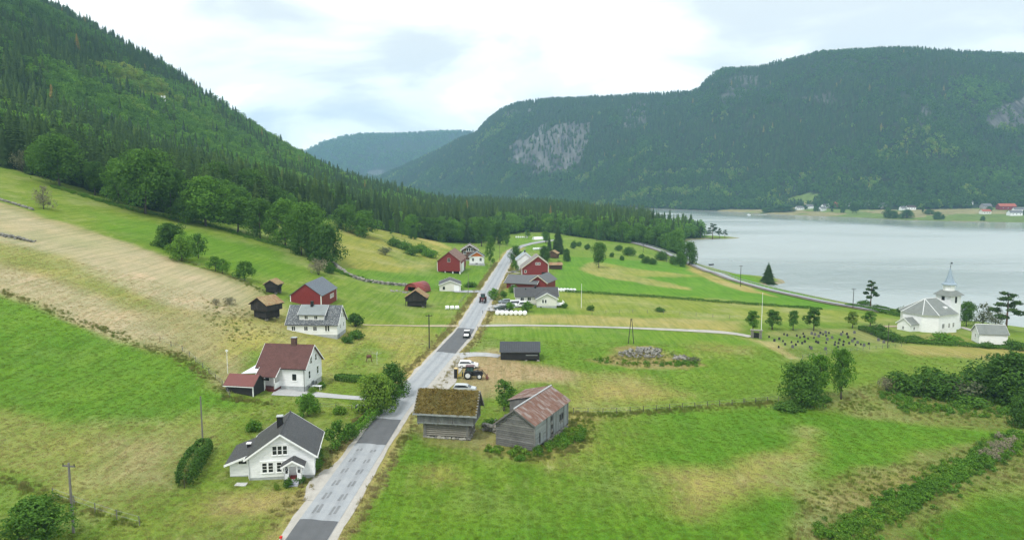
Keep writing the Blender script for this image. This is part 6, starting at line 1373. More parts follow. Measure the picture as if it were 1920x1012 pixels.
# ---------------------------------------------------------------- trees one can tell apart: (proto, u, base v, top v, width px, tint, label)
T = [
    ('grey_tree', 42, 322, 284, 44, .3, 'pale grey-green tree at the left end of the tree line'),
    ('ash_a', 112, 350, 258, 96, .25, 'broad dark crowned tree near the left end of the tree line'),
    ('ash_c', 178, 366, 306, 46, .12, 'narrow dark tree between two broad crowns of the tree line'),
    ('ash_b', 222, 382, 302, 62, .45, 'lighter green tree beside the largest crown of the tree line'),
    ('ash_a', 272, 401, 286, 112, .30, 'tallest broad tree in the middle of the upper tree line'),
    ('ash_c', 322, 408, 318, 56, .15, 'dark slim tree right of the tallest tree line crown'),
    ('ash_b', 386, 424, 336, 92, .50, 'spreading pale green tree with visible trunk in the tree line'),
    ('round_tree', 345, 418, 372, 50, .2, 'low dark tree under the spreading pale crown'),
    ('ash_c', 446, 436, 372, 62, .40, 'upright tree in the right half of the upper tree line'),
    ('ash_b', 488, 447, 376, 60, .30, 'dark round tree in the right half of the upper tree line'),
    ('ash_b', 535, 462, 378, 66, .45, 'tall pale crown above the dark end tree of the tree line'),
    ('ash_a', 580, 478, 384, 84, .36, 'big round crown near the right end of the tree line'),
    ('oak_dense', 612, 494, 424, 66, .08, 'dense very dark tree closing the right end of the tree line'),
    ('round_tree', 565, 478, 430, 50, .18, 'dark low crown tucked left of the end tree'),
    ('ash_b', 410, 392, 308, 70, .30, 'leafy tree behind the spreading pale crown on the slope'),
    ('ash_a', 470, 404, 322, 80, .24, 'leafy tree behind the tree line below the spruce slope'),
    ('ash_c', 515, 412, 352, 56, .20, 'smaller leafy tree at the foot of the spruce slope'),
    ('round_tree', 648, 432, 386, 54, .34, 'left of the two round trees on the far hillside field'),
    ('round_tree', 682, 443, 397, 58, .42, 'right of the two round trees on the far hillside field'),
    ('birch_a', 735, 442, 413, 13, .3, 'left slim column tree on the far hillside field'),
    ('birch_a', 753, 444, 417, 13, .35, 'right slim column tree on the far hillside field'),
    ('round_tree', 776, 449, 430, 17, .25, 'small dark tree right of the slim column trees'),
    ('oak_dense', 320, 466, 420, 58, .12, 'dark domed tree at the top edge of the hay slope'),
    ('bright_tree', 341, 489, 442, 54, .62, 'bright green small tree leaning over the hay slope'),
    ('fruit_tree', 372, 484, 440, 34, .30, 'darker shrubby tree right of the bright hay slope tree'),
    ('fruit_tree', 404, 508, 481, 30, .40, 'small round tree on the hay slope edge right of the bright tree'),
    ('fruit_tree', 417, 513, 486, 26, .55, 'smaller lighter tree touching the small round slope tree'),
    ('fruit_tree', 459, 526, 491, 40, .28, 'grey-green apple tree above the smaller turf-roofed storehouse'),
    ('grey_tree', 82, 392, 350, 40, .75, 'brownish sparse tree beside the stone wall on the slope'),
    ('grey_tree', 72, 560, 545, 8, .9, 'tiny dry sapling on the hay slope') if False else None,
    ('bright_tree', 578, 780, 738, 44, .55, 'bushy fresh green tree behind the nearest white house'),
    ('fruit_tree', 633, 840, 790, 50, .36, 'open fruit tree with leaning trunk in the lower garden'),
    ('fruit_tree', 655, 826, 793, 32, .30, 'small fruit tree beside the garden hedge'),
    ('bright_tree', 704, 776, 702, 72, .70, 'large bright green tree at the driveway mouth by the road'),
    ('round_tree', 737, 740, 682, 58, .22, 'dark rounded tree by the road above the driveway'),
    ('round_tree', 728, 760, 712, 50, .32, 'lower leafy tree right behind the bright driveway tree'),
    ('ash_b', 64, 1030, 934, 128, .30, 'large leafy tree cut by the lower left picture corner'),
    ('feather_tree', 945, 770, 713, 40, .38, 'young upright tree between the two weathered buildings'),
    ('birch_a', 919, 500, 444, 18, .38, 'slender birch by the road before the orange-gabled house'),
    ('ash_c', 903, 462, 410, 34, .28, 'tall leafy tree at the road beyond the orange-gabled house'),
    ('round_tree', 934, 458, 418, 32, .14, 'dark round tree by the road at the forest edge'),
    ('birch_a', 951, 462, 430, 16, .25, 'thin birch by the road at the forest edge'),
    ('round_tree', 967, 494, 462, 26, .2, 'dark round tree beside the road left of the pale-roofed house'),
    ('fruit_tree', 966, 506, 488, 15, .5, 'small lighter tree between the road and the cream-trimmed barn'),
    ('spruce_fine', 1046, 476, 419, 32, .15, 'tallest dark spruce right of the road behind the cream-trimmed barn'),
    ('oak_dense', 1021, 490, 462, 22, .12, 'dark tree crowding the roof of the pale-roofed house'),
    ('spruce_b', 1030, 471, 438, 14, .2, 'thin spruce left of the tallest roadside spruce'),
    ('oak_dense', 1062, 490, 467, 15, .1, 'small dark round tree right of the log cabins'),
    ('ash_c', 1023, 456, 434, 17, .45, 'leafy tree where the road bends into the forest'),
    ('birch_a', 989, 447, 431, 11, .35, 'lone small tree in the far green meadow'),
    ('ash_c', 1123, 502, 456, 29, .33, 'lone leafy tree in the middle of the right-hand fields'),
    ('spruce_fine', 1440, 530, 492, 31, .2, 'lone conical spruce on the small islet by the shore road'),
    ('pine_b', 1632, 577, 527, 28, .3, 'slender open pine on the shore left of the church'),
    ('young_tree', 1411, 622, 583, 28, .42, 'round tree at the churchyard gate, first of the row'),
    ('young_tree', 1448, 618, 582, 32, .30, 'second tree of the churchyard row from the flagpole'),
    ('young_tree', 1487, 619, 583, 24, .34, 'slim third tree of the churchyard row from the gate'),
    ('young_tree', 1525, 620, 578, 32, .16, 'largest darkest tree of the churchyard row'),
    ('young_tree', 1598, 615, 584, 25, .75, 'yellowish thin tree apart on the right of the churchyard row'),
    ('young_tree', 1631, 612, 583, 28, .62, 'last tree of the churchyard row nearest the church'),
    ('oak_dense', 1502, 758, 680, 80, .28, 'large bushy green tree on the meadow fence line'),
    ('olive_tree', 1536, 745, 666, 56, .58, 'olive green airy tree behind the large bushy tree'),
    ('olive_tree', 1577, 748, 655, 48, .48, 'tall oval tree with bare lower trunk right of the bushy pair'),
    ('pine_a', 1886, 622, 549, 62, .35, 'tall spreading pine behind the small white building'),
    ('ash_c', 1812, 612, 566, 30, .3, 'leafy tree right beside the church tower'),
    ('grey_tree', 1842, 612, 570, 42, .15, 'grey-green tree between the church and the tall pine'),
    ('grey_tree', 1866, 612, 582, 34, .3, 'lower grey tree at the foot of the tall pine'),
    ('round_tree', 1292, 497, 455, 36, .18, 'dark clump of a tree where the shore road meets the forest'),
    ('round_tree', 1276, 500, 474, 26, .3, 'smaller tree before the dark shore road clump'),
    ('pine_a', 1336, 449, 420, 25, .15, 'largest pine on the low point in the lake'),
    ('pine_b', 1314, 447, 424, 14, .15, 'left pine on the low point in the lake'),
    ('spruce_b', 1302, 446, 414, 9, .2, 'thin spruce rising on the low point in the lake'),
    ('pine_b', 1349, 447, 428, 10, .3, 'small pine right of the largest one on the point'),
    ('pine_b', 1359, 446, 431, 11, .4, 'outermost tiny pine at the tip of the point'),
]
for e_ in T:
    if e_: tree_px({'spruce_fine': 'spruce_tree', 'spruce_b': 'spruce_tree', 'pine_a': 'pine_tree', 'pine_b': 'pine_tree', 'birch_a': 'birch_tree', 'fruit_tree': 'fruit_tree'}.get(e_[0], 'broadleaf_tree'), *e_[:5], e_[6], 'tree', min(1, e_[5] * .95 + .10))
B = [
    ('bush_b', 591, 884, 856, 30, .38, 'rounded green bush at the right front corner of the nearest white house'), ('bush_b', 594, 866, 836, 28, .34, 'rounded green bush behind the corner bush of the nearest white house'),
    ('bush_a', 476, 808, 783, 30, .5, 'loose green bush behind the roof of the nearest white house'), ('bush_a', 637, 776, 757, 26, .72, 'light yellow-green bush in the garden below the driveway'),
    ('bush_a', 540, 912, 893, 20, .25, 'low dark shrub left of the front porch'), ('bush_a', 562, 905, 889, 22, .2, 'low dark shrub right of the front porch'), ('bush_a', 519, 918, 902, 11, .8, 'small reddish flower bush by the porch steps'),
    ('bush_a', 585, 736, 724, 16, .75, 'yellow-green bush at the corner of the veranda house'), ('bush_a', 604, 726, 714, 15, .5, 'small green bush beside the white garden table'),
    ('bush_b', 667, 612, 587, 34, .05, 'dense dark bush against the gable of the slate-roofed farmhouse'), ('bush_a', 668, 634, 617, 32, .38, 'upper bush of the garden row right of the slate-roofed farmhouse'), ('bush_a', 652, 642, 629, 24, .28, 'lower bush of the garden row right of the slate-roofed farmhouse'),
    ('bush_grey', 597, 515, 483, 36, .85, 'large greyish pink bush above the red barn'), ('bush_big', 618, 512, 492, 26, .25, 'green bush between the greyish bush and the barn roof'), ('bush_grey', 600, 546, 530, 20, .4, 'scrubby grey bush beside the grey-roofed red barn') if False else None,
    ('bush_a', 740, 462, 444, 30, .30, 'dark orchard bush at the left end of the hillside row'), ('bush_a', 760, 468, 451, 34, .42, 'second bush of the hillside orchard row'), ('bush_a', 789, 474, 456, 34, .5, 'bright bush in the hillside orchard row'), ('bush_a', 806, 482, 464, 34, .62, 'brightest bush beside the rusty-roofed barn'), ('bush_a', 772, 478, 462, 28, .3, 'lower bush of the hillside orchard row'), ('bush_grey', 722, 478, 462, 28, .2, 'grey-green bush below the orchard row'),
    ('bush_a', 882, 538, 527, 26, .35, 'low spreading bush behind the side road junction'), ('bush_b', 926, 562, 541, 22, .62, 'yellow-green clipped bush left of the bungalow drive'), ('bush_b', 944, 558, 545, 15, .45, 'smaller clipped bush left of the bungalow drive'),
    ('bush_b', 956, 582, 566, 19, .58, 'round clipped bush among the parked cars by the bungalow'), ('bush_b', 988, 584, 565, 23, .48, 'larger round bush at the bungalow corner'), ('bush_a', 963, 548, 533, 22, .4, 'green bush behind the bungalow near the workshop roof'), ('bush_a', 1058, 577, 567, 14, .3, 'dark low bush right of the bungalow balcony'), ('bush_a', 1107, 582, 571, 15, .2, 'dark shrub right of the bungalow flagpole'), ('bush_a', 1238, 584, 575, 22, .3, 'scrub bush on the stony knoll in the field'),
    ('bush_a', 1047, 498, 488, 15, .4, 'leafy bush on the cabin side of the lower log cabin'),
    ('bush_a', 1008, 850, 832, 22, .3, 'leafy bush at the foot of the rusty-roofed barn gable'), ('bush_a', 1085, 826, 810, 26, .42, 'green nettle bush at the far corner of the rusty-roofed barn'), ('bush_a', 920, 797, 783, 38, .4, 'green undergrowth behind the stone wall'), ('bush_a', 975, 862, 850, 24, .5, 'weedy clump in front of the rusty-roofed barn'),
    ('bush_big', 1700, 736, 696, 80, .35, 'left part of the big thicket below the church'), ('bush_big', 1760, 742, 690, 110, .28, 'wide thicket bush below the small white building'), ('bush_grey', 1800, 748, 706, 80, .2, 'grey-green willow bush in the thicket'), ('bush_big', 1850, 738, 676, 110, .22, 'tall dark thicket bush near the right picture edge'), ('oak_dense', 1895, 758, 664, 110, .18, 'largest dark bush tree at the right picture edge'), ('bush_grey', 1662, 732, 704, 34, .8, 'greyish dead-looking bush at the left end of the thicket'), ('bush_big', 1912, 800, 740, 50, .2, 'dark bush low at the right picture edge'), ('bush_a', 1820, 760, 736, 60, .45, 'lighter bush at the foot of the thicket'),
    ('bush_a', 1720, 640, 627, 50, .42, 'long green bush in front of the church wall') if False else None, ('bush_a', 1775, 640, 624, 60, .6, 'bright green bushes in front of the church nave'), ('bush_a', 1715, 640, 629, 50, .3, 'dark green bushes before the church vestry'), ('bush_a', 1645, 624, 606, 36, .2, 'dark rounded hedge bush behind the graves'), ('bush_a', 1670, 636, 620, 44, .25, 'dark hedge bush between graves and church'), ('bush_a', 1905, 655, 636, 40, .3, 'green bush right of the small white building'), ('bush_a', 1850, 652, 640, 30, .3, 'green bush at the front of the small white building'),
    ('bush_a', 1620, 572, 562, 26, .3, 'shore bush beside the slender pine'), ('bush_a', 1650, 580, 571, 30, .25, 'low shore bush right of the slender pine'), ('bush_a', 1690, 588, 574, 20, .1, 'dark shore bush behind the vestry'), ('bush_a', 1665, 584, 575, 26, .3, 'mid shore bush between pine and church'),
    ('bush_a', 1101, 468, 456, 13, .2, 'small dark bush at the upper left of the right-hand fields'), ('bush_a', 1147, 482, 472, 9, .2, 'tiny round bush in the upper right-hand field'), ('bush_a', 1166, 488, 478, 9, .2, 'tiny pointed bush beside the field track'), ('bush_big', 1180, 479, 462, 26, .3, 'thick bush on the bank below the forest'), ('bush_big', 1212, 494, 480, 20, .2, 'left of two dark bushes near the shore road'), ('bush_big', 1224, 496, 483, 16, .2, 'right of two dark bushes near the shore road'), ('bush_big', 1240, 488, 470, 26, .25, 'large bush before the shore road'), ('bush_big', 1264, 496, 478, 20, .3, 'bush touching the shore road edge'), ('bush_a', 1203, 484, 475, 14, .3, 'low bush on the bank between forest and road'), ('bush_a', 1075, 466, 450, 12, .15, 'dark bush right of the tallest roadside spruce'), ('bush_a', 1085, 462, 452, 11, .25, 'lighter bush in the small upper pasture'), ('bush_a', 1160, 470, 458, 16, .25, 'bush before the forest edge above the lone tree'),
    ('bush_grey', 430, 570, 556, 26, .8, 'dry twiggy bush at the lower edge of the hay slope'), ('bush_grey', 405, 572, 558, 16, .9, 'bare twiggy bush above the larger turf-roofed storehouse'),
    ('bush_grey', 1300, 680, 668, 30, .4, 'grey scrub at the right end of the stone heap'),
    ('bush_a', 1480, 768, 752, 60, .3, 'low dark scrub under the large bushy tree'), ('bush_a', 1545, 752, 740, 30, .4, 'scrub between the bushy tree and the tall oval tree'),
]
for e_ in B:
    if e_: tree_px('bush', *e_[:5], e_[6], 'bush', e_[5])
# ---------------------------------------------------------------- clipped hedges
def hedge(label, P, w, h, tint, n, seed, lsize=.13, wob=.12):
    Q = resample(np.array(P, float), .5); g = np.random.default_rng(seed); c = Q[len(Q) // 2]; z0 = float(height(*c)); o = thing('hedge', label, 'hedge', (c[0], c[1], z0)); o['tint'] = tint
    T_ = np.gradient(Q, axis=0); T_ /= np.linalg.norm(T_, axis=1)[:, None]; L = len(Q)
    k = g.integers(0, L, n); th = g.uniform(-.15, math.pi + .15, n); se = 1.0 - .5 * np.exp(-np.minimum(k, L - 1 - k) / 1.6)
    rx = np.sign(np.cos(th)) * np.abs(np.cos(th)) ** .45 * w / 2 * (1 + wob * (fbm(k * 1.0, th * 3, 4, seed) - .5) * 2) * se; rz = np.abs(np.sin(th)) ** .45 * h * (1 + wob * (fbm(k * 1.0, th * 2, 6, seed + 3) - .5) * 2) * (.6 + .4 * se)
    inn = 1 - .25 * g.random(n) ** 2; p = np.column_stack([Q[k, 0] - T_[k, 1] * rx * inn + g.normal(0, .1, n), Q[k, 1] + T_[k, 0] * rx * inn + g.normal(0, .1, n), rz * inn])
    p[:, 2] += height(p[:, 0], p[:, 1]) - z0; p[:, 0] -= c[0]; p[:, 1] -= c[1]
    nn = np.column_stack([-T_[k, 1] * rx, T_[k, 0] * rx, rz - h * .4]); nn /= np.linalg.norm(nn, axis=1)[:, None] + 1e-6; nn += g.normal(0, .5, (n, 3)); nn /= np.linalg.norm(nn, axis=1)[:, None]
    a = np.cross(nn, g.normal(size=(n, 3))); a /= np.linalg.norm(a, axis=1)[:, None]; b = np.cross(nn, a); s = lsize * (.6 + .8 * g.random(n))[:, None]
    V = np.stack([p - a * s, p - b * s * .6, p + a * s, p + b * s * .6], 1).reshape(-1, 3); me = np_mesh('foliage', V, np.arange(4 * n).reshape(n, 4), LEAF); flt_attr(me, 'shade', np.repeat(g.random(n), 4))
    f = bpy.data.objects.new('foliage', me); COL.objects.link(f); f.parent = o; f['tint'] = tint
    st = MB()
    for i in range(0, L, 3): st.tube((Q[i, 0] - c[0], Q[i, 1] - c[1], float(height(*Q[i])) - z0 - .1), (Q[i, 0] - c[0], Q[i, 1] - c[1], float(height(*Q[i])) - z0 + h * .7), .04, n=5)
    st.build('stems', BARK, o)
hedge('thick clipped green hedge left of the nearest white house', path_px([(346, 915), (352, 900), (366, 872), (388, 842)]), 2.6, 2.3, .22, 7000, 51, wob=.22)
hedge('low hedge along the lawn of the veranda house', path_px([(630, 712), (660, 715), (690, 717)]), 2.0, 1.4, .34, 3500, 52)
hedge('uneven light green hedge between garden and road', path_px([(655, 825), (675, 806), (697, 786), (712, 770)]), 1.9, 1.5, .62, 4500, 53, wob=.35)
hedge('dark hedge between the graves and the church', path_px([(1612, 618), (1640, 628), (1668, 640), (1700, 644)]), 2.2, 1.6, .18, 3500, 54, .18, .4)
hedge('shaggy strip of scrub between the two upper right-hand fields', path_px([(1060, 547), (1150, 553), (1250, 559), (1350, 567), (1450, 574), (1540, 580)]), 2.2, .8, .30, 6000, 55, .20, .5)
hedge('low green strip of scrub along the shore before the church', path_px([(1585, 574), (1620, 579), (1660, 588), (1690, 594)]), 2.6, 1.2, .35, 3000, 56, .2, .5)
hedge('scrubby field edge below the chapel and church', path_px([(1700, 642), (1760, 646), (1830, 650), (1900, 655)]), 2.4, .9, .35, 4000, 57, .2, .6)
# ---------------------------------------------------------------- grass, weeds and undergrowth that nobody could count
def tuft(seed, n, spread, h, lean=.35, w=.035):
    g = np.random.default_rng(seed); a = g.random(n) * 6.28; r = spread * np.sqrt(g.random(n)); b = g.random(n) * 6.28; hh = h * (.5 + .7 * g.random(n)); l = lean * hh * g.random(n)
    x, y = r * np.cos(a), r * np.sin(a); V = np.zeros((n, 3, 3)); V[:, 0] = np.column_stack([x - w * np.sin(b), y + w * np.cos(b), 0 * x]); V[:, 1] = np.column_stack([x + w * np.sin(b), y - w * np.cos(b), 0 * x]); V[:, 2] = np.column_stack([x + l * np.cos(b + 1), y + l * np.sin(b + 1), hh])
    me = np_mesh('grass_tuft', V.reshape(-1, 3), np.arange(3 * n).reshape(n, 3), GRASSM); flt_attr(me, 'shade', np.repeat(g.random(n), 3)); return me
TUFTS = [tuft(200 + i, 34, .5, .42 + .15 * i) for i in range(3)]
WEEDS = [shrub_ for shrub_ in []]
for i in range(3):
    shrub('weed_%d' % i, .8, 1.2, 6, 150, .10, 220 + i, LEAF, .4); WEEDS.append(PROTO['weed_%d' % i][0])
def poly_pts(px, n, seed):
    P = world_poly(px); g = np.random.default_rng(seed); lo, hi = P.min(0), P.max(0); r = g.uniform(lo, hi, (n * 4, 2)); r = r[inside(r[:, 0], r[:, 1], P)][:n]; return r
def strip_pts(px, w, n, seed, P=None):
    Q = resample(path_px(px) if P is None else np.array(P, float), .7); g = np.random.default_rng(seed); k = g.integers(0, len(Q) - 1, n); T_ = np.gradient(Q, axis=0); T_ /= np.linalg.norm(T_, axis=1)[:, None] + 1e-9; o = g.normal(0, w / 2.4, n)
    return np.column_stack([Q[k, 0] - T_[k, 1] * o + g.normal(0, .4, n), Q[k, 1] + T_[k, 0] * o + g.normal(0, .4, n)])
def lay(name, pts, protos, s0, s1, t0, t1, label, cat, tn=12, seed=0):
    z = height(pts[:, 0], pts[:, 1]); n = len(pts); s = s0 + (s1 - s0) * rng.random(n); tint = np.clip(t0 + (t1 - t0) * (.6 * fbm(pts[:, 0], pts[:, 1], tn, 400 + seed) + .4 * rng.random(n)), 0, 1)
    return scatter(name, np.column_stack([pts, z - .03]), protos, rng.integers(0, len(protos), n), np.column_stack([s, s, s * (.8 + .5 * rng.random(n))]), tint, None, label, cat)
verge = np.vstack([strip_pts(None, 1.3, 1500, 1, ROADC[1:6] + [(-4.6, 0)]), strip_pts(None, 1.2, 1300, 2, ROADC[1:6] + [(4.5, 0)])]); verge = verge[np.abs(verge[:, 0] - road_x(verge[:, 1])) > 3.3]
lay('verge_grass', verge, TUFTS, .4, .9, .3, 1.0, 'dry grass tufts along both edges of the road', 'grass', seed=1)
rough = np.vstack([poly_pts([(1440, 1012), (1500, 930), (1600, 880), (1740, 862), (1880, 815), (1920, 800), (1920, 850), (1800, 930), (1650, 1012)], 9000, 3), poly_pts([(1620, 722), (1920, 700), (1920, 790), (1840, 800), (1600, 778), (1540, 760)], 7000, 4), strip_pts([(1060, 778), (1140, 778), (1280, 768), (1460, 754)], 2.0, 2600, 5), poly_pts([(1060, 790), (1110, 775), (1120, 820), (1080, 850), (1010, 866), (900, 856)], 2600, 6),
                    strip_pts([(0, 547), (120, 590), (250, 640), (340, 670), (430, 738)], 2.2, 3000, 7), strip_pts([(0, 895), (100, 935), (262, 988)], 1.2, 700, 8), strip_pts([(340, 488), (450, 525), (520, 560)], 2.0, 900, 9), strip_pts([(420, 745), (470, 752), (520, 760)], 1.4, 500, 10), poly_pts([(1110, 674), (1190, 652), (1300, 668), (1316, 682), (1180, 688)], 1600, 33), poly_pts([(380, 560), (470, 585), (545, 630), (430, 640), (380, 600)], 900, 19)])
rough = rough[rng.random(len(rough)) < .20 * sstep(.28, .5, fbm(rough[:, 0], rough[:, 1], 5, 66)) + .08]
lay('rough_grass', rough, TUFTS, .35, .85, .05, .85, 'tall tawny rough grass on banks and field edges', 'grass', 7, 2)
weeds = np.vstack([strip_pts([(1560, 1012), (1680, 950), (1780, 895), (1860, 850), (1920, 815)], 2.6, 1000, 11), poly_pts([(1640, 740), (1760, 730), (1900, 745), (1900, 785), (1700, 775)], 320, 12), strip_pts([(1115, 676), (1180, 682), (1250, 684), (1310, 682)], 2.4, 60, 13), poly_pts([(900, 850), (1000, 858), (1060, 840), (1100, 815), (1090, 800), (1060, 810), (1005, 852), (930, 838)], 110, 14), strip_pts([(560, 470), (500, 455), (400, 425), (250, 395), (100, 350)], 3.0, 700, 15), strip_pts([(600, 497), (640, 512), (700, 530)], 2.0, 240, 16)])
lay('ditch_weeds', weeds, WEEDS, .5, 1.3, .3, .95, 'dense green weeds and low scrub in the ditch and thickets', 'undergrowth', 9, 3)
pk = strip_pts([(1845, 858), (1870, 845), (1905, 826)], 1.6, 45, 17)
shrub('pink_weed', 1.1, 1.2, 6, 200, .09, 240, leafmat('fireweed', [(0, (.19, .20, .12)), (1, (.29, .26, .20))]), .4)
lay('fireweed', pk, [PROTO['pink_weed'][0]], .8, 1.4, 0, 1, 'pale straw-coloured flowering weeds along the ditch', 'flowers', 9, 4)
# short grass blades over the near meadows, so that the turf has a real nap
def meadow():
    n = 84000; g = np.random.default_rng(77); y = 46 + (190 - 46) * g.random(n) ** 1.2; x = (g.random(n) * 1.6 - .8) * (y * .95 + 6); k = (np.abs(x - road_x(y)) > 3.4); x, y = x[k], y[k]
    C = field_colours(x, y); dry = np.clip((C[:, 0] / (C[:, 1] + 1e-6) - .40) / .75, 0, 1); n = len(x)
    s = .30 + .3 * g.random(n)
    scatter('meadow_grass', np.column_stack([x, y, height(x, y) - .02]), TUFTS, g.integers(0, 3, n), np.column_stack([s * 1.7, s * 1.7, s * .38]), np.clip(.12 + .85 * dry + .25 * (g.random(n) - .5), 0, 1), None, 'short meadow grass of the near fields', 'grass')
meadow()
# ---------------------------------------------------------------- round bales in white wrap
BALEM = MB().lathe([(.45, -.62), (.62, -.58), (.68, -.45), (.68, .45), (.62, .58), (.45, .62)], 16, axis='x').mesh('bale', BALE, True)
def bale_row(P, label, group, ang, s=1.0):
    for (x, y) in P:
        o = bpy.data.objects.new('round_bale', BALEM); COL.objects.link(o); o.location = (x, y, float(height(x, y)) + .64 * s); o.rotation_euler = (0, 0, ang + .1 * (rng.random() - .5)); o.scale = (s, s, s); tag(o, label, 'bale', group)
def lerp_px(a, b, n): A, Bq = at(*a)[:2], at(*b)[:2]; return [A + (Bq - A) * i / max(1, n - 1) for i in range(n)]
row7 = lerp_px((933, 590), (984, 590.5), 7)
for i, q in enumerate(row7): bale_row([q], '%s white wrapped bale from the left in the seven-bale row before the bungalow' % ('first', 'second', 'third', 'fourth', 'fifth', 'sixth', 'seventh')[i], 'white bale row before the bungalow', R(80), 1.05)
for q, l in zip(lerp_px((838.5, 580), (857, 580), 3), ('left', 'middle', 'right')): bale_row([q], l + ' bale of the three lying beside the road left', 'three white bales left of the road', R(20), .95)
row6 = lerp_px((1046, 546), (1077, 547), 6)
for i, q in enumerate(row6): bale_row([q], '%s white bale from the left in the row behind the bungalow' % ('first', 'second', 'third', 'fourth', 'fifth', 'sixth')[i], 'white bale row behind the bungalow', R(80), 1.0)
ORD = ('first', 'second', 'third', 'fourth', 'fifth', 'sixth', 'seventh', 'eighth', 'ninth', 'tenth')
for i, q in enumerate(lerp_px((1001, 468.5), (1028, 467), 10)): bale_row([q], ORD[i] + ' white bale from the left in the distant row beyond the pale-roofed house', 'distant white bale row by the road bend', R(85), 1.05)
for i, q in enumerate(lerp_px((968, 446), (988, 446), 6)): bale_row([q], ORD[i] + ' white bale from the left in the farthest row on the far meadow', 'farthest white bale row', R(85), 1.0)
def tunnel():
    p = at(1009, 449); o = thing('storage_tent', 'small white arched tent at the far road bend', 'tent', (p[0], p[1], p[2]), R(20)); n = 10; r = 2.6; b = MB(); pr = [(r * math.cos(math.pi * k / n), r * .8 * math.sin(math.pi * k / n)) for k in range(n + 1)]
    for (y0, z0), (y1, z1) in zip(pr[:-1], pr[1:]): b.slab([(-4, y0, z0), (4, y0, z0), (4, y1, z1), (-4, y1, z1)], .05)
    b.build('cover', BALE, o, True); MB().prism(pr, -3.9, -3.85).build('end_panel', BALE, o)
tunnel()
# ---------------------------------------------------------------- vehicles
def carmat(name, c): return simple(name, c, .25, .03, spec=.6)
def wheel(parent, x, y, z, r, w, rim=None, ax='y'):
    t = MB().lathe([(r * .72, -w / 2), (r * .96, -w / 2), (r, -w * .3), (r, w * .3), (r * .96, w / 2), (r * .72, w / 2)], 18, (x, y, z), 'y').build('tyre', RUBBER, parent); MB().lathe([(.05, -w / 2 - .02), (r * .6, -w / 2 - .01), (r * .70, -w / 2 + .03), (r * .70, w / 2 - .03), (r * .6, w / 2 + .01), (.05, w / 2 + .02)], 14, (x, y, z), 'y').build('rim', rim or STEELW, t); return t
def car(name, label, cat, x, y, rot, paint, L=4.4, W=1.78, H=1.5, van=False):
    o = thing(name, label, cat, (x, y, float(height(x, y)) + .12), rot); h = W / 2; l = L / 2
    if van: lower = [(-l, .35), (-l, 1.0), (-l + .1, 1.05), (l - .9, 1.05), (l - .1, .85), (l, .55), (l, .35)]; top = [(-l + .05, 1.03), (-l + .18, H), (l - 1.55, H), (l - .85, 1.03)]
    else: lower = [(-l, .40), (-l + .02, .92), (l - 1.05, .98), (l - .15, .80), (l, .60), (l, .34), (-l + .2, .32)]; top = [(-l + .05, .92), (-l + .35, H - .04), (-l + 1.0, H), (l - 1.95, H - .03), (l - 1.05, .96)]
    b = MB(); b.prismy(lower, -h, h); b.build('body', paint, o)
    c = MB(); n = len(top); i0 = [(x_, -h + .05 + (z - .95) * .22, z) for x_, z in top]; i1 = [(x_, h - .05 - (z - .95) * .22, z) for x_, z in top]; c.v += i0 + i1; c.f += [tuple(range(n)), tuple(reversed(range(n, 2 * n)))] + [(k, n + k, n + (k + 1) % n, (k + 1) % n) for k in range(n)]; c.mi += [0] * (n + 2); c.build('cabin', paint, o)
    zc = .95; cx = sum(p[0] for p in top) / n; sm = [(cx + (x_ - cx) * .86, zc + .07 + (z - zc) * .78) for x_, z in top]
    for s in (-1, 1):
        g = MB(); q = [(x_, s * (h - .035 - (z - .95) * .22), z) for x_, z in sm]; g.poly(q if s < 0 else q[::-1]); g.build('side_window', GLASS, o)
    x1, z1 = top[-1]; x0, z0 = top[-2]; MB().poly([(x1 + .02, -h + .16, z1 + .04), (x1 + .02, h - .16, z1 + .04), (x0 + .04, h - .26, z0 - .05), (x0 + .04, -h + .26, z0 - .05)]).build('windscreen', GLASS, o)
    x1, z1 = top[0]; x0, z0 = top[1]; MB().poly([(x1 - .02, h - .16, z1 + .06), (x1 - .02, -h + .16, z1 + .06), (x0 - .03, -h + .26, z0 - .06), (x0 - .03, h - .26, z0 - .06)]).build('rear_window', GLASS, o)
    for sx in (-l + .78, l - .85):
        for sy in (-h + .1, h - .1): wheel(o, sx, sy, .31, .32, .22)
    for sy in (-h + .28, h - .28): MB().box(l - .06, l + .01, sy - .17, sy + .17, .58, .74).build('headlight', GLASS, o); MB().box(-l - .01, -l + .05, sy - .12, sy + .12, .68, .92).build('tail_light', SHEET_RED, o)
    MB().box(-l + .1, l - .1, -h + .1, h - .1, .22, .36).build('chassis', BLACKM, o); return o
WCAR = carmat('white_paint', (.80, .81, .82)); GCAR = carmat('silver_grey_paint', (.20, .23, .25)); DCAR = carmat('dark_green_paint', (.05, .07, .06)); SCAR = carmat('silver_paint', (.42, .45, .46))
car('parked_car', 'white hatchback parked behind the tractor in the yard', 'car', -9.6, 157.8, R(-2), WCAR); car('parked_car', 'silver-grey estate car half hidden behind the near turf roof', 'car', -9.2, 139.0, R(-4), SCAR, 4.5)
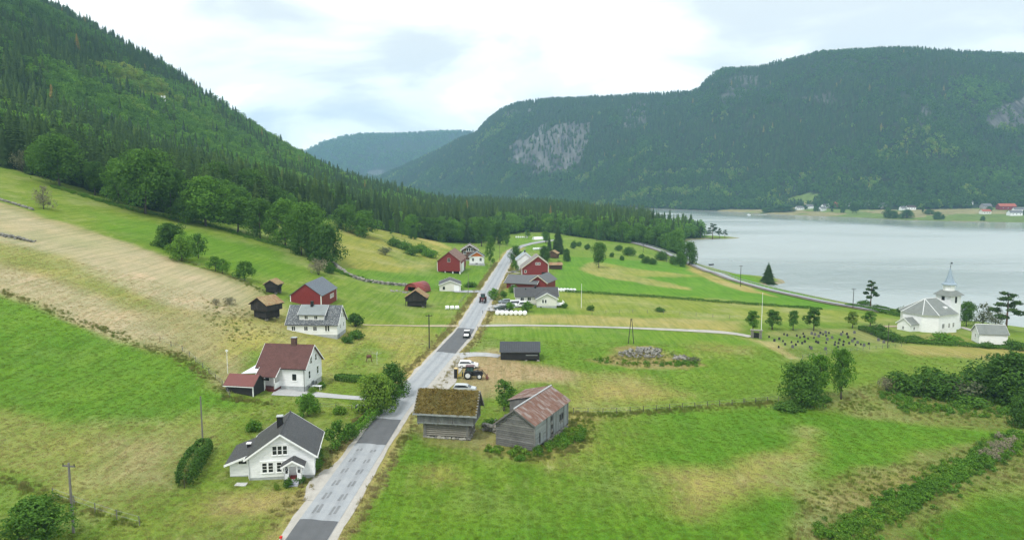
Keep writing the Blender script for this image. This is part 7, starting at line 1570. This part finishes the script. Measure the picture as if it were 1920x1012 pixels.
def tractor(label, x, y, rot, paint, roofm, loader=True, box=True, s=1.0, rim=None):
    o = thing('tractor', label, 'tractor', (x, y, float(height(x, y)) + .1), rot); o.scale = (s, s, s)
    for sy in (-1, 1): wheel(o, -1.15, sy * .85, .82, .82, .48, rim); wheel(o, 1.25, sy * .80, .58, .58, .38, rim)
    MB().prismy([(-.2, .7), (-.2, 1.45), (.3, 1.62), (1.75, 1.50), (1.95, 1.25), (1.95, .8), (1.6, .65)], -.38, .38).build('bonnet', paint, o); MB().box(-1.5, 1.4, -.3, .3, .55, .85).build('chassis', BLACKM, o)
    for sy in (-1, 1): MB().prismy([(-1.95, 1.35), (-1.7, 1.72), (-.7, 1.72), (-.35, 1.35), (-.45, 1.2), (-.85, 1.6), (-1.55, 1.6), (-1.85, 1.25)], *sorted((sy * .55, sy * 1.12))).build('mudguard', paint, o)
    MB().box(-1.45, -.05, -.62, .62, 1.1, 1.62).build('cab_floor', BLACKM, o)
    for px_, py_ in ((-1.45, -.62), (-1.45, .62), (-.02, -.58), (-.02, .58), (-.75, -.64), (-.75, .64)): MB().box(px_ - .05, px_ + .05, py_ - .05, py_ + .05, 1.6, 2.6).build('cab_post', BLACKM, o)
    MB().box(-1.4, -.05, -.58, .58, 1.63, 2.58).build('cab_glass', simple('cab_glass', (.05, .10, .09), .08, .1, spec=.6) if 'cab_glass' not in MATS else MATS['cab_glass'], o); MB().box(-1.6, .12, -.74, .74, 2.6, 2.74).build('cab_roof', roofm, o)
    MB().tube((.9, -.42, 1.5), (.9, -.42, 2.3), .05, n=6).build('exhaust', BLACKM, o); MB().box(.55, 1.0, -.1, .1, .9, 1.0).build('axle_block', BLACKM, o)
    for sy in (-.25, .25): MB().box(1.93, 1.98, sy - .1, sy + .1, 1.05, 1.2).build('headlight', STEELW, o)
    if loader:
        for sy in (-1, 1): MB().tube((.1, sy * .55, 1.5), (1.6, sy * .6, 1.75), .07, n=6).tube((1.6, sy * .6, 1.75), (2.75, sy * .6, .45), .07, n=6).build('loader_arm', BLACKM, o)
        MB().prismy([(2.5, .15), (2.75, .8), (2.95, .75), (2.85, .3), (3.15, .1), (2.6, .05)], -.75, .75).build('loader_bucket', simple('rusty_bucket', (.16, .06, .05), .8) if 'rusty_bucket' not in MATS else MATS['rusty_bucket'], o)
    if box:
        MB().box(-4.05, -3.35, -.6, .6, .15, 2.1).build('rear_box', BLACKW, o); MB().box(-3.35, -3.25, -.55, .55, .3, 1.9).build('rear_panel', simple('yellow_paint', (.55, .36, .06), .6), o); MB().box(-4.05, -3.35, -.6, .6, 2.1, 2.16).build('box_lid', simple('tan_lid', (.60, .46, .22), .7), o)
        for sy in (-.4, .4): MB().tube((-3.3, sy, .6), (-1.7, sy, .75), .06, n=6).build('link_arm', MATS['yellow_paint'], o)
        MB().box(-2.4, -2.2, -.5, .5, .4, 1.3).build('hitch_frame', BLACKM, o)
tractor('dark tractor with pale wheels, front loader and rear box parked in the yard', -8.0, 148.9, R(-1), simple('dark_tractor_paint', (.035, .035, .04), .5), simple('maroon_roof', (.12, .06, .07), .5))
tractor('dark red tractor driving on the road toward the camera', -9.9, 244.8, R(-92), simple('red_tractor_paint', (.10, .015, .02), .5), BLACKM, False, False, 1.05, MATS['red_tractor_paint'])
def utility_vehicle():
    o = thing('utility_vehicle', 'small open utility vehicle with white roof at the right road edge', 'utility vehicle', (-11.8, 188.2, float(height(-11.8, 188.2)) + .15), R(-95)); 
    for sx in (-1.0, 1.0):
        for sy in (-1, 1): wheel(o, sx, sy * .72, .36, .36, .28, BLACKM)
    MB().box(-1.5, 1.4, -.6, .6, .4, .75).build('chassis', BLACKM, o); MB().prismy([(.55, .75), (.6, 1.15), (1.3, 1.0), (1.55, .75)], -.6, .6).build('bonnet', TRIM, o); MB().box(-1.5, -.5, -.68, .68, .75, 1.1).build('cargo_bed', BLACKM, o); MB().box(-.45, .1, -.55, .55, .75, 1.3).build('seat', BLACKM, o)
    for sx in (-.5, .6):
        for sy in (-.62, .62): MB().tube((sx, sy, .75), (sx * .8, sy, 1.9), .04, n=6).build('roll_bar', BLACKM, o)
    MB().box(-.65, .7, -.7, .7, 1.9, 1.98).build('roof', TRIM, o); MB().poly([(.62, -.58, 1.15), (.62, .58, 1.15), (.5, .58, 1.88), (.5, -.58, 1.88)]).build('windscreen', GLASS, o)
utility_vehicle()
for lab, nm, cat, u, v, rt, pm, vn in (('silver-green car parked farthest back on the bungalow drive', 'parked_car', 'car', 946, 569, 12, GCAR, 0), ('white van parked on the bungalow drive', 'parked_van', 'van', 962, 574, 8, WCAR, 1), ('dark green car parked nearest the bale row', 'parked_car', 'car', 939, 581, 10, DCAR, 0), ('white van parked at the bungalow wall behind the round bush', 'parked_van', 'van', 979, 576, 5, WCAR, 1)):
    p = at(u, v); car(nm, lab, cat, p[0], p[1], R(rt + 180), pm, 4.9 if vn else 4.3, 1.85, 1.9 if vn else 1.45, bool(vn))
def trailer():
    p = at(966, 511); o = thing('farm_trailer', 'low flat trailer standing before the cream-trimmed barn', 'trailer', p, R(10)); MB().box(-2, 2, -.9, .9, .55, .75).build('bed', WOOD_GREY, o)
    for sy in (-1, 1): wheel(o, -.3, sy * .95, .4, .4, .25)
    MB().tube((2, 0, .6), (3.2, 0, .45), .06, n=6).build('drawbar', BLACKM, o)
trailer()
# ---------------------------------------------------------------- small things in the gardens
def bins():
    for (u, v, m, l) in ((670, 770, DCAR, 'dark green'), (676, 770, simple('brown_bin', (.09, .05, .04), .5), 'brown'), (683, 770.5, BLACKM, 'black'), (688, 770, simple('grey_bin', (.07, .08, .085), .5), 'grey')):
        p = at(u, v); o = thing('wheelie_bin', l + ' wheeled bin in the row beside the garden hedge', 'bin', p, R(-15)); b = MB(); b.v += [(-.24, -.28, .05), (.24, -.28, .05), (.24, .26, .05), (-.24, .26, .05), (-.31, -.36, 1.0), (.31, -.36, 1.0), (.31, .36, 1.0), (-.31, .36, 1.0)]
        b.f += [(0, 3, 2, 1), (4, 5, 6, 7), (0, 1, 5, 4), (1, 2, 6, 5), (2, 3, 7, 6), (3, 0, 4, 7)]; b.mi += [0] * 6; b.build('bin_body', m, o); MB().box(-.33, .33, -.38, .40, 1.0, 1.08).build('lid', FOUND if l in ('dark green', 'brown') else m, o)
        for s in (-.2, .2): wheel(o, s, .30, .12, .12, .06, BLACKM)
bins()
def table():
    p = at(594, 730); o = thing('garden_table', 'white garden table beside the cellar wall of the veranda house', 'table', p, R(-8)); MB().box(-.9, .9, -.45, .45, .72, .78).build('tabletop', TRIM, o)
    for a in (-.75, .75):
        for b in (-.35, .35): MB().box(a - .04, a + .04, b - .04, b + .04, -.1, .72).build('leg', TRIM, o)
    p = at(556, 731); o = thing('garden_bench', 'dark slatted bench against the foundation of the veranda house', 'bench', p, R(-8)); MB().box(-1.2, 1.2, -.2, .2, .42, .48).build('seat', BLACKM, o); MB().box(-1.2, 1.2, .18, .24, .55, .95).build('backrest', BLACKM, o)
    for a in (-1.1, 1.1): MB().box(a - .04, a + .04, -.18, .2, -.1, .42).build('leg', BLACKM, o)
    p = at(536, 724); o = thing('white_cabinet', 'white box cabinet against the veranda side', 'cabinet', p, R(-8)); MB().box(-.5, .5, -.35, .35, -.2, 1.0).build('carcass', TRIM, o); MB().box(-.48, .48, -.38, -.352, .1, .95).build('front', FOUND, o)
table()
def frame_swing():   # rusty barrel-like grill on splayed legs in the lawn
    p = at(692, 678); o = thing('lawn_grill', 'rust-brown barrel on four splayed legs standing in the lawn', 'grill', p, R(20)); MB().lathe([(.1, -.55), (.36, -.5), (.4, 0), (.36, .5), (.1, .55)], 12, (0, 0, 1.25), 'x').build('barrel', simple('rust_barrel', (.13, .065, .045), .8), o, True)
    for a in (-.4, .4):
        for b in (-.25, .25): MB().tube((a, b, 1.05), (a * 1.5, b * 1.9, -.05), .05, n=6).build('leg', MATS['rust_barrel'], o)
frame_swing()
p = at(707, 684); o = thing('clothes_line', 'thin pale rotary washing line standing in the lawn', 'washing line', p); MB().tube((0, 0, -.2), (0, 0, 2.9), .035, n=6).build('mast', STEELW, o)
for k in range(4): MB().tube((0, 0, 2.3), (1.1 * math.cos(k * 1.57), 1.1 * math.sin(k * 1.57), 2.8), .02, n=5).build('arm', STEELW, o)
p = at(427, 700); o = thing('marker_post', 'thin white post beside the old slope fence', 'post', p); MB().tube((0, 0, -.3), (0, 0, 4.8), .05, n=6).build('shaft', TRIM, o); MB().box(-.25, .25, -.02, .02, 4.4, 4.7).build('plate', TRIM, o)
p = at(527, 1012); o = thing('mailbox', 'small red box at the bottom edge beside the road', 'mailbox', p); MB().box(-.05, .05, -.05, .05, -.3, .25).build('stand', POLEW, o); MB().box(-.14, .14, -.14, .14, .25, .48).build('box', simple('bright_red', (.6, .02, .01), .5), o)
for u, v, l_ in ((896, 619, 'where the gravel lane leaves the road'), (917, 583, 'beside the seven-bale row'), (905, 588, 'between the lane and the bungalow drive')):
    p = at(u, v); o = thing('edge_marker', 'short dark roadside marker post ' + l_, 'marker post', p, 0, 'roadside marker posts'); MB().tube((0, 0, -.2), (0, 0, 1.1), .07, n=6).build('shaft', BLACKM, o)
def mast():
    d = ray(307, 190); Y = np.arange(500, 1060, 2.0); i = int(np.argmax(CAMZ + d[2] * Y - height(d[0] * Y, Y) < 14)); x, y = d[0] * Y[i], Y[i]; o = thing('antenna_mast', 'white panel antenna mast rising from the hillside forest', 'mast', (x, y, float(height(x, y))))
    h = CAMZ + float(ray(307, 180)[2]) * y - float(height(x, y)); b = MB()
    for sx, sy in ((-.5, -.4), (.5, -.4), (0, .5)): MB().tube((sx, sy, 0), (sx * .8, sy * .8, h), .12, n=6).build('mast_leg', TRIM, o)
    for zz in (h - 1.2, h - 4.6):
        for sx in (-1.6, 1.6): MB().box(sx - .55, sx + .55, -.9, -.6, zz - 1.0, zz + 1.2).build('antenna_panel', TRIM, o)
        MB().box(-1.8, 1.8, -.6, -.4, zz - .1, zz + .1).build('bracket', TRIM, o)
mast()
# ---------------------------------------------------------------- boat with wake on the lake
def boat():
    d = ray(1404, 403); k = CAMZ / -d[2]; x, y = d[0] * k, k; o = thing('motorboat', 'small white motorboat crossing the far side of the lake', 'boat', (x, y, 0.1), R(172)); b = MB(); b.prism([(-.9, .9), (.9, .9), (.5, -.2), (-.5, -.2)], -3, 1.5); b.v += [(1.5, -.9, .9), (1.5, .9, .9), (3.4, 0, 1.0), (1.5, .5, -.2), (1.5, -.5, -.2)]; i = len(b.v) - 5; b.f += [(i, i + 2, i + 1), (i, i + 4, i + 2), (i + 4, i + 3, i + 2), (i + 3, i + 1, i + 2)]; b.mi += [0] * 4; b.build('hull', TRIM, o); MB().prismy([(-.5, .9), (-.3, 1.7), (.6, 1.7), (1.2, .9)], -.6, .6).build('cabin', TRIM, o); MB().prismy([(-.25, 1.1), (-.2, 1.5), (.6, 1.5), (.95, 1.1)], -.63, .63).build('cabin_window', GLASS, o)
    m, t = newmat('foam'); finish(t, (.75, .78, .78), .9); w = MB(); w.poly([(-3, -.6, -.04), (-3, .6, -.04), (-28, 3.0, -.04), (-28, -3.0, -.04)]); w.build('wake', m, o)
    p = (118.6, 462); o = thing('rowing_boat', 'small dark boat moored by the shore road bend', 'boat', (124, 452, .1), R(30)); MB().prism([(-.7, .55), (.7, .55), (.4, -.15), (-.4, -.15)], -1.8, 1.6).build('hull', BLACKM, o); MB().box(-.3, .1, -.6, .6, .45, .52).build('thwart', WOOD_GREY, o)
boat()
# ---------------------------------------------------------------- farmsteads on the far shore
def far_house(u, v, w, d, h, roofm, wallm, label, rot, name='far_house', cat='house'):
    p = at_far(u, v); o = thing(name, label, cat, (p[0], p[1], p[2]), R(rot)); L2, D2 = w / 2, d / 2; body(o, L2, D2, h * .58, h, wallm, -1.5); gable_roof(o, L2, D2, h * .58, h, .4, .4, .2, roofm)
    for q in np.linspace(-L2 * .6, L2 * .6, 3): window(o, 'y-', q, h * .22, 1.1, 1.3, L2, D2, 1, 1)
DR = FELT_GREY; RR = MATS['red_tiles'] if 'red_tiles' in MATS else simple('red_tiles', (.30, .08, .05), .7)
for a in ((1499, 393, 13, 8, 6, DR, WHITE, 'white far-shore house nearest the water on the left', 10), (1517, 391, 12, 8, 7, DR, WHITE, 'white far-shore house below the green hillside clearing', -5), (1541, 395, 12, 8, 6.5, DR, WHITE, 'white far-shore house low by the water with grey roof', 30), (1546, 390, 10, 7, 6.5, DR, WHITE, 'second white far-shore house just above the low one', 20), (1553, 389, 7, 6, 7, DR, WHITE, 'narrow white far-shore house beside the red-roofed barn', 60), (1571, 387, 12, 8, 7, RR, REDV, 'red barn among the far-shore houses', 0),
          (1592, 386, 9, 7, 5.5, DR, WHITE, 'small white far-shore house left of the tall poplars', 10), (1621, 386, 15, 8, 6.5, DR, WHITE, 'long white far-shore house right of the tall poplars', 5), (1655, 389, 13, 9, 7, DR, CREAM, 'pale far-shore house with grey roof half behind trees', -10), (1692, 394, 8, 6, 6, DR, WHITE, 'small white cottage between far-shore trees', 10), (1707, 393, 13, 8, 6.5, simple('dark_brown_roof', (.06, .045, .04), .8), WHITE, 'dark-roofed white house at the middle of the far shore', 0), (1815, 383, 12, 7, 6, DR, WHITE, 'white house highest on the far hillside pasture', 0),
          (1848, 391, 14, 9, 7.5, DR, clad('far_grey_boards', (.35, .33, .33), 'Z', .2), 'grey far-shore farmhouse left of the big red barn', 5), (1847, 401, 13, 8, 6.5, RR, CREAM, 'pale red-roofed house below the grey far-shore farmhouse', 5), (1886, 393, 24, 11, 9, RR, REDV, 'big red barn at the right end of the far shore', -4), (1902, 404, 17, 9, 7, DR, WHITE, 'white barn by the water at the right end of the far shore', 0), (1912, 398, 18, 9, 7, DR, WHITE, 'grey-roofed long building behind the white waterside barn', -8)):
    far_house(*a)
def far_tree(proto, u, v, hpx, wpx, label, tint=.2):
    p = at_far(u, v); k = p[1] / FPX; plant('broadleaf_tree', proto, p, hpx * k, wpx * k, label, 'tree', tint)
for a in (('round_tree', 1580, 399, 12, 9, 'round dark tree on the pale far-shore slope'), ('ash_c', 1598, 400, 20, 12, 'tall poplar-like tree by the far water, left of a pair'), ('ash_c', 1606, 400, 19, 11, 'tall poplar-like tree by the far water, right of a pair'), ('round_tree', 1560, 397, 7, 5, 'tiny tree on the far shore below the red barn'), ('round_tree', 1664, 408, 18, 18, 'dark clump at the far water left of the small cottage'), ('round_tree', 1675, 409, 14, 22, 'low dark clump at the far water edge'), ('round_tree', 1700, 409, 16, 26, 'wide dark clump below the dark-roofed house'), ('ash_c', 1730, 400, 11, 5, 'small pointed tree right of the dark-roofed house'), ('round_tree', 1742, 402, 9, 20, 'low bushy row on the far green field'),
          ('oak_dense', 1757, 411, 14, 17, 'solid dark tree standing at the far water edge'), ('round_tree', 1768, 411, 9, 7, 'small tree touching the solid dark waterside tree'), ('round_tree', 1843, 414, 9, 9, 'round tree alone at the far waterline before the farm'), ('ash_c', 1898, 391, 11, 8, 'tree behind the big red barn'), ('round_tree', 1855, 396, 9, 12, 'tree beside the grey far-shore farmhouse'), ('oak_dense', 1470, 396, 12, 44, 'broad dark grove at the far water left of the houses'), ('oak_dense', 1440, 398, 9, 26, 'low dark grove at the left end of the far meadow'), ('round_tree', 1530, 396, 8, 12, 'garden trees among the left far-shore houses'), ('round_tree', 1508, 392, 8, 14, 'garden trees behind the left far-shore houses'),
          ('ash_b', 1752, 391, 16, 14, 'tree left of the pale road on the far hillside'), ('ash_b', 1790, 389, 18, 16, 'leafy tree on the far hillside pasture'), ('round_tree', 1920, 403, 9, 10, 'dark tree at the right picture edge on the far shore')):
    far_tree(*a)
